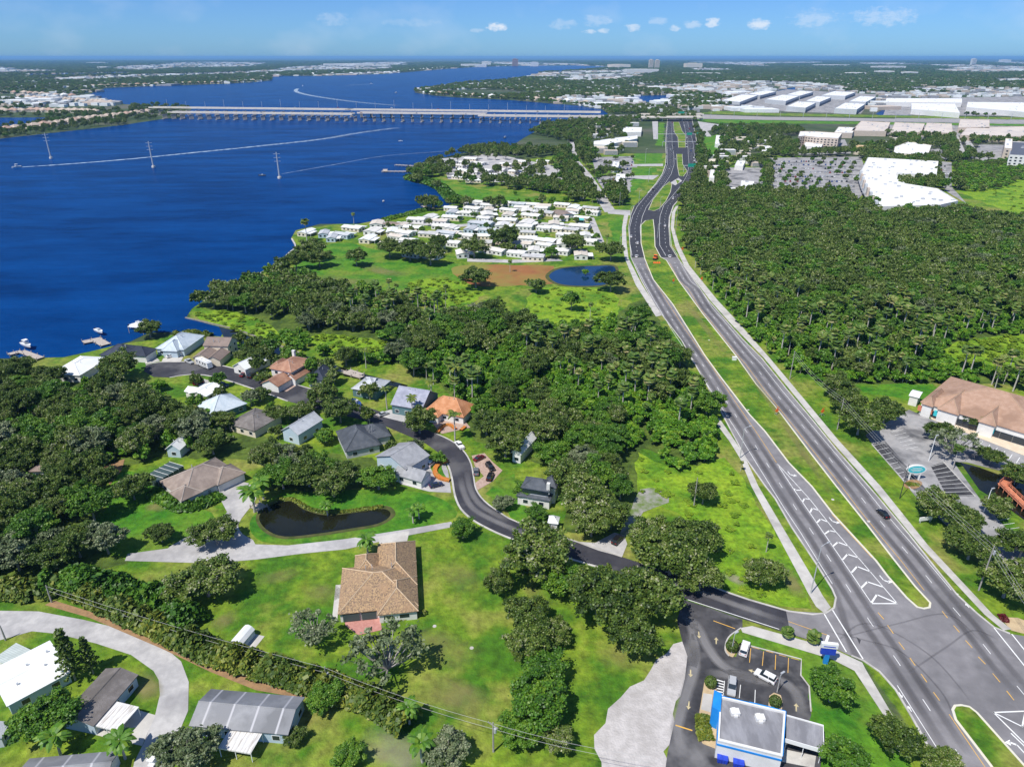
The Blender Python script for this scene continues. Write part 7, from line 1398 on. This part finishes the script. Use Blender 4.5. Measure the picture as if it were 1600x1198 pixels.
# ---- the town beyond: pale roofs one cannot count
def town():
    mb=MB(); y=1900.0
    while y<20000:
        sp=36+(y-1900)*.013; half=.78*y; x=-half
        while x<half:
            a=x+RS.uniform(-.45,.45)*sp; b=y+RS.uniform(-.45,.45)*sp; x+=sp
            f=vnoise(a+3000,b,420)*.6+vnoise(a,b+700,160)*.4
            if f<.36 or blocked(a,b) or RS.random()<.1: continue
            w=RS.uniform(7,15)*(1+max(0,b-3000)/5000); 
            if RS.random()<.08: w*=3
            h=RS.uniform(5,9); mb.obox((a,b),(1,RS.uniform(-.3,.3)),(0,1),w,w*.7,0,h,RS.choice((0,0,1,2)))
        y+=sp
    tag(mb.build('distant_town',[WROOF,BEIGE,GREYS]),kind='stuff')
town()
def scatter(name,table):
    """one object of many plants: points that carry size and kind, set with instances of the plant meshes"""
    pts=[];sc=[];rt=[];vi=[]; col=bpy.data.collections.new(name+'_plants'); idx=0; off={}
    for k in sorted(table):
        off[k]=(idx,len(KINDS[k]))
        for j,(c,t,full) in enumerate(KINDS[k]):
            o=bpy.data.objects.new('%03d_%s'%(idx,k),full); col.objects.link(o); idx+=1
        for x,y,h,r in table[k]:
            if k in PALMS: s=(h/9.,)*3
            else: ru={'oak_tree':.6,'bare_tree':.6,'broadleaf_tree':.5,'mossy_tree':.5,'shrub':.62,'weed':.62}[k]*1.12; s=(r/ru,r/ru,h/(1.03 if k not in ('shrub','weed') else 1.1))
            pts.append((x,y,0)); sc.append(s); rt.append(RS.uniform(0,6.283)); vi.append(off[k][0]+RS.randrange(off[k][1]))
    me=bpy.data.meshes.new(name); me.from_pydata(pts,[],[])
    a=me.attributes.new('size','FLOAT_VECTOR','POINT'); a.data.foreach_set('vector',np.array(sc,dtype=np.float32).ravel()); a=me.attributes.new('turn','FLOAT','POINT'); a.data.foreach_set('value',rt); a=me.attributes.new('pick','INT','POINT'); a.data.foreach_set('value',vi)
    ng=bpy.data.node_groups.new(name,'GeometryNodeTree'); ng.interface.new_socket('Geometry',in_out='INPUT',socket_type='NodeSocketGeometry'); ng.interface.new_socket('Geometry',in_out='OUTPUT',socket_type='NodeSocketGeometry')
    N=ng.nodes; L=ng.links; gi=N.new('NodeGroupInput'); go=N.new('NodeGroupOutput'); ip=N.new('GeometryNodeInstanceOnPoints'); ci=N.new('GeometryNodeCollectionInfo'); ci.inputs['Collection'].default_value=col; ci.inputs['Separate Children'].default_value=True; ci.inputs['Reset Children'].default_value=True
    def att(n_,t):
        q=N.new('GeometryNodeInputNamedAttribute'); q.data_type=t; q.inputs[0].default_value=n_; return q.outputs[0]
    cx=N.new('ShaderNodeCombineXYZ'); L.new(att('turn','FLOAT'),cx.inputs[2]); L.new(gi.outputs[0],ip.inputs['Points']); L.new(ci.outputs[0],ip.inputs['Instance']); ip.inputs['Pick Instance'].default_value=True; L.new(att('pick','INT'),ip.inputs['Instance Index']); L.new(cx.outputs[0],ip.inputs['Rotation']); L.new(att('size','FLOAT_VECTOR'),ip.inputs['Scale']); L.new(ip.outputs[0],go.inputs[0])
    o=link(name,me); tag(o,kind='stuff'); md=o.modifiers.new('plants','NODES'); md.node_group=ng; print('scatter',name,len(pts)); return o
for nm,tb in STUFF.items(): scatter(nm,tb)
print('individual plants',used,'placed',len(PLACED))
# ================================================================ THE AIR
def air():
    mb=MB(); S=74000.0; mb.box(-S,-800,-1.5,S,S,150.0); m=bpy.data.materials.new('haze_air'); m.use_nodes=True; N=m.node_tree.nodes; N.remove(N['Principled BSDF']); v=N.new('ShaderNodeVolumePrincipled')
    v.inputs['Color'].default_value=HAZE_COL; v.inputs['Density'].default_value=HAZE_D; v.inputs['Anisotropy'].default_value=0.0; m.node_tree.links.new(v.outputs[0],N['Material Output'].inputs['Volume'])
    tag(mb.build('haze',m),kind='stuff')
HAZE_COL=(.28,.6,1.0,1); HAZE_D=3.7e-5
air()
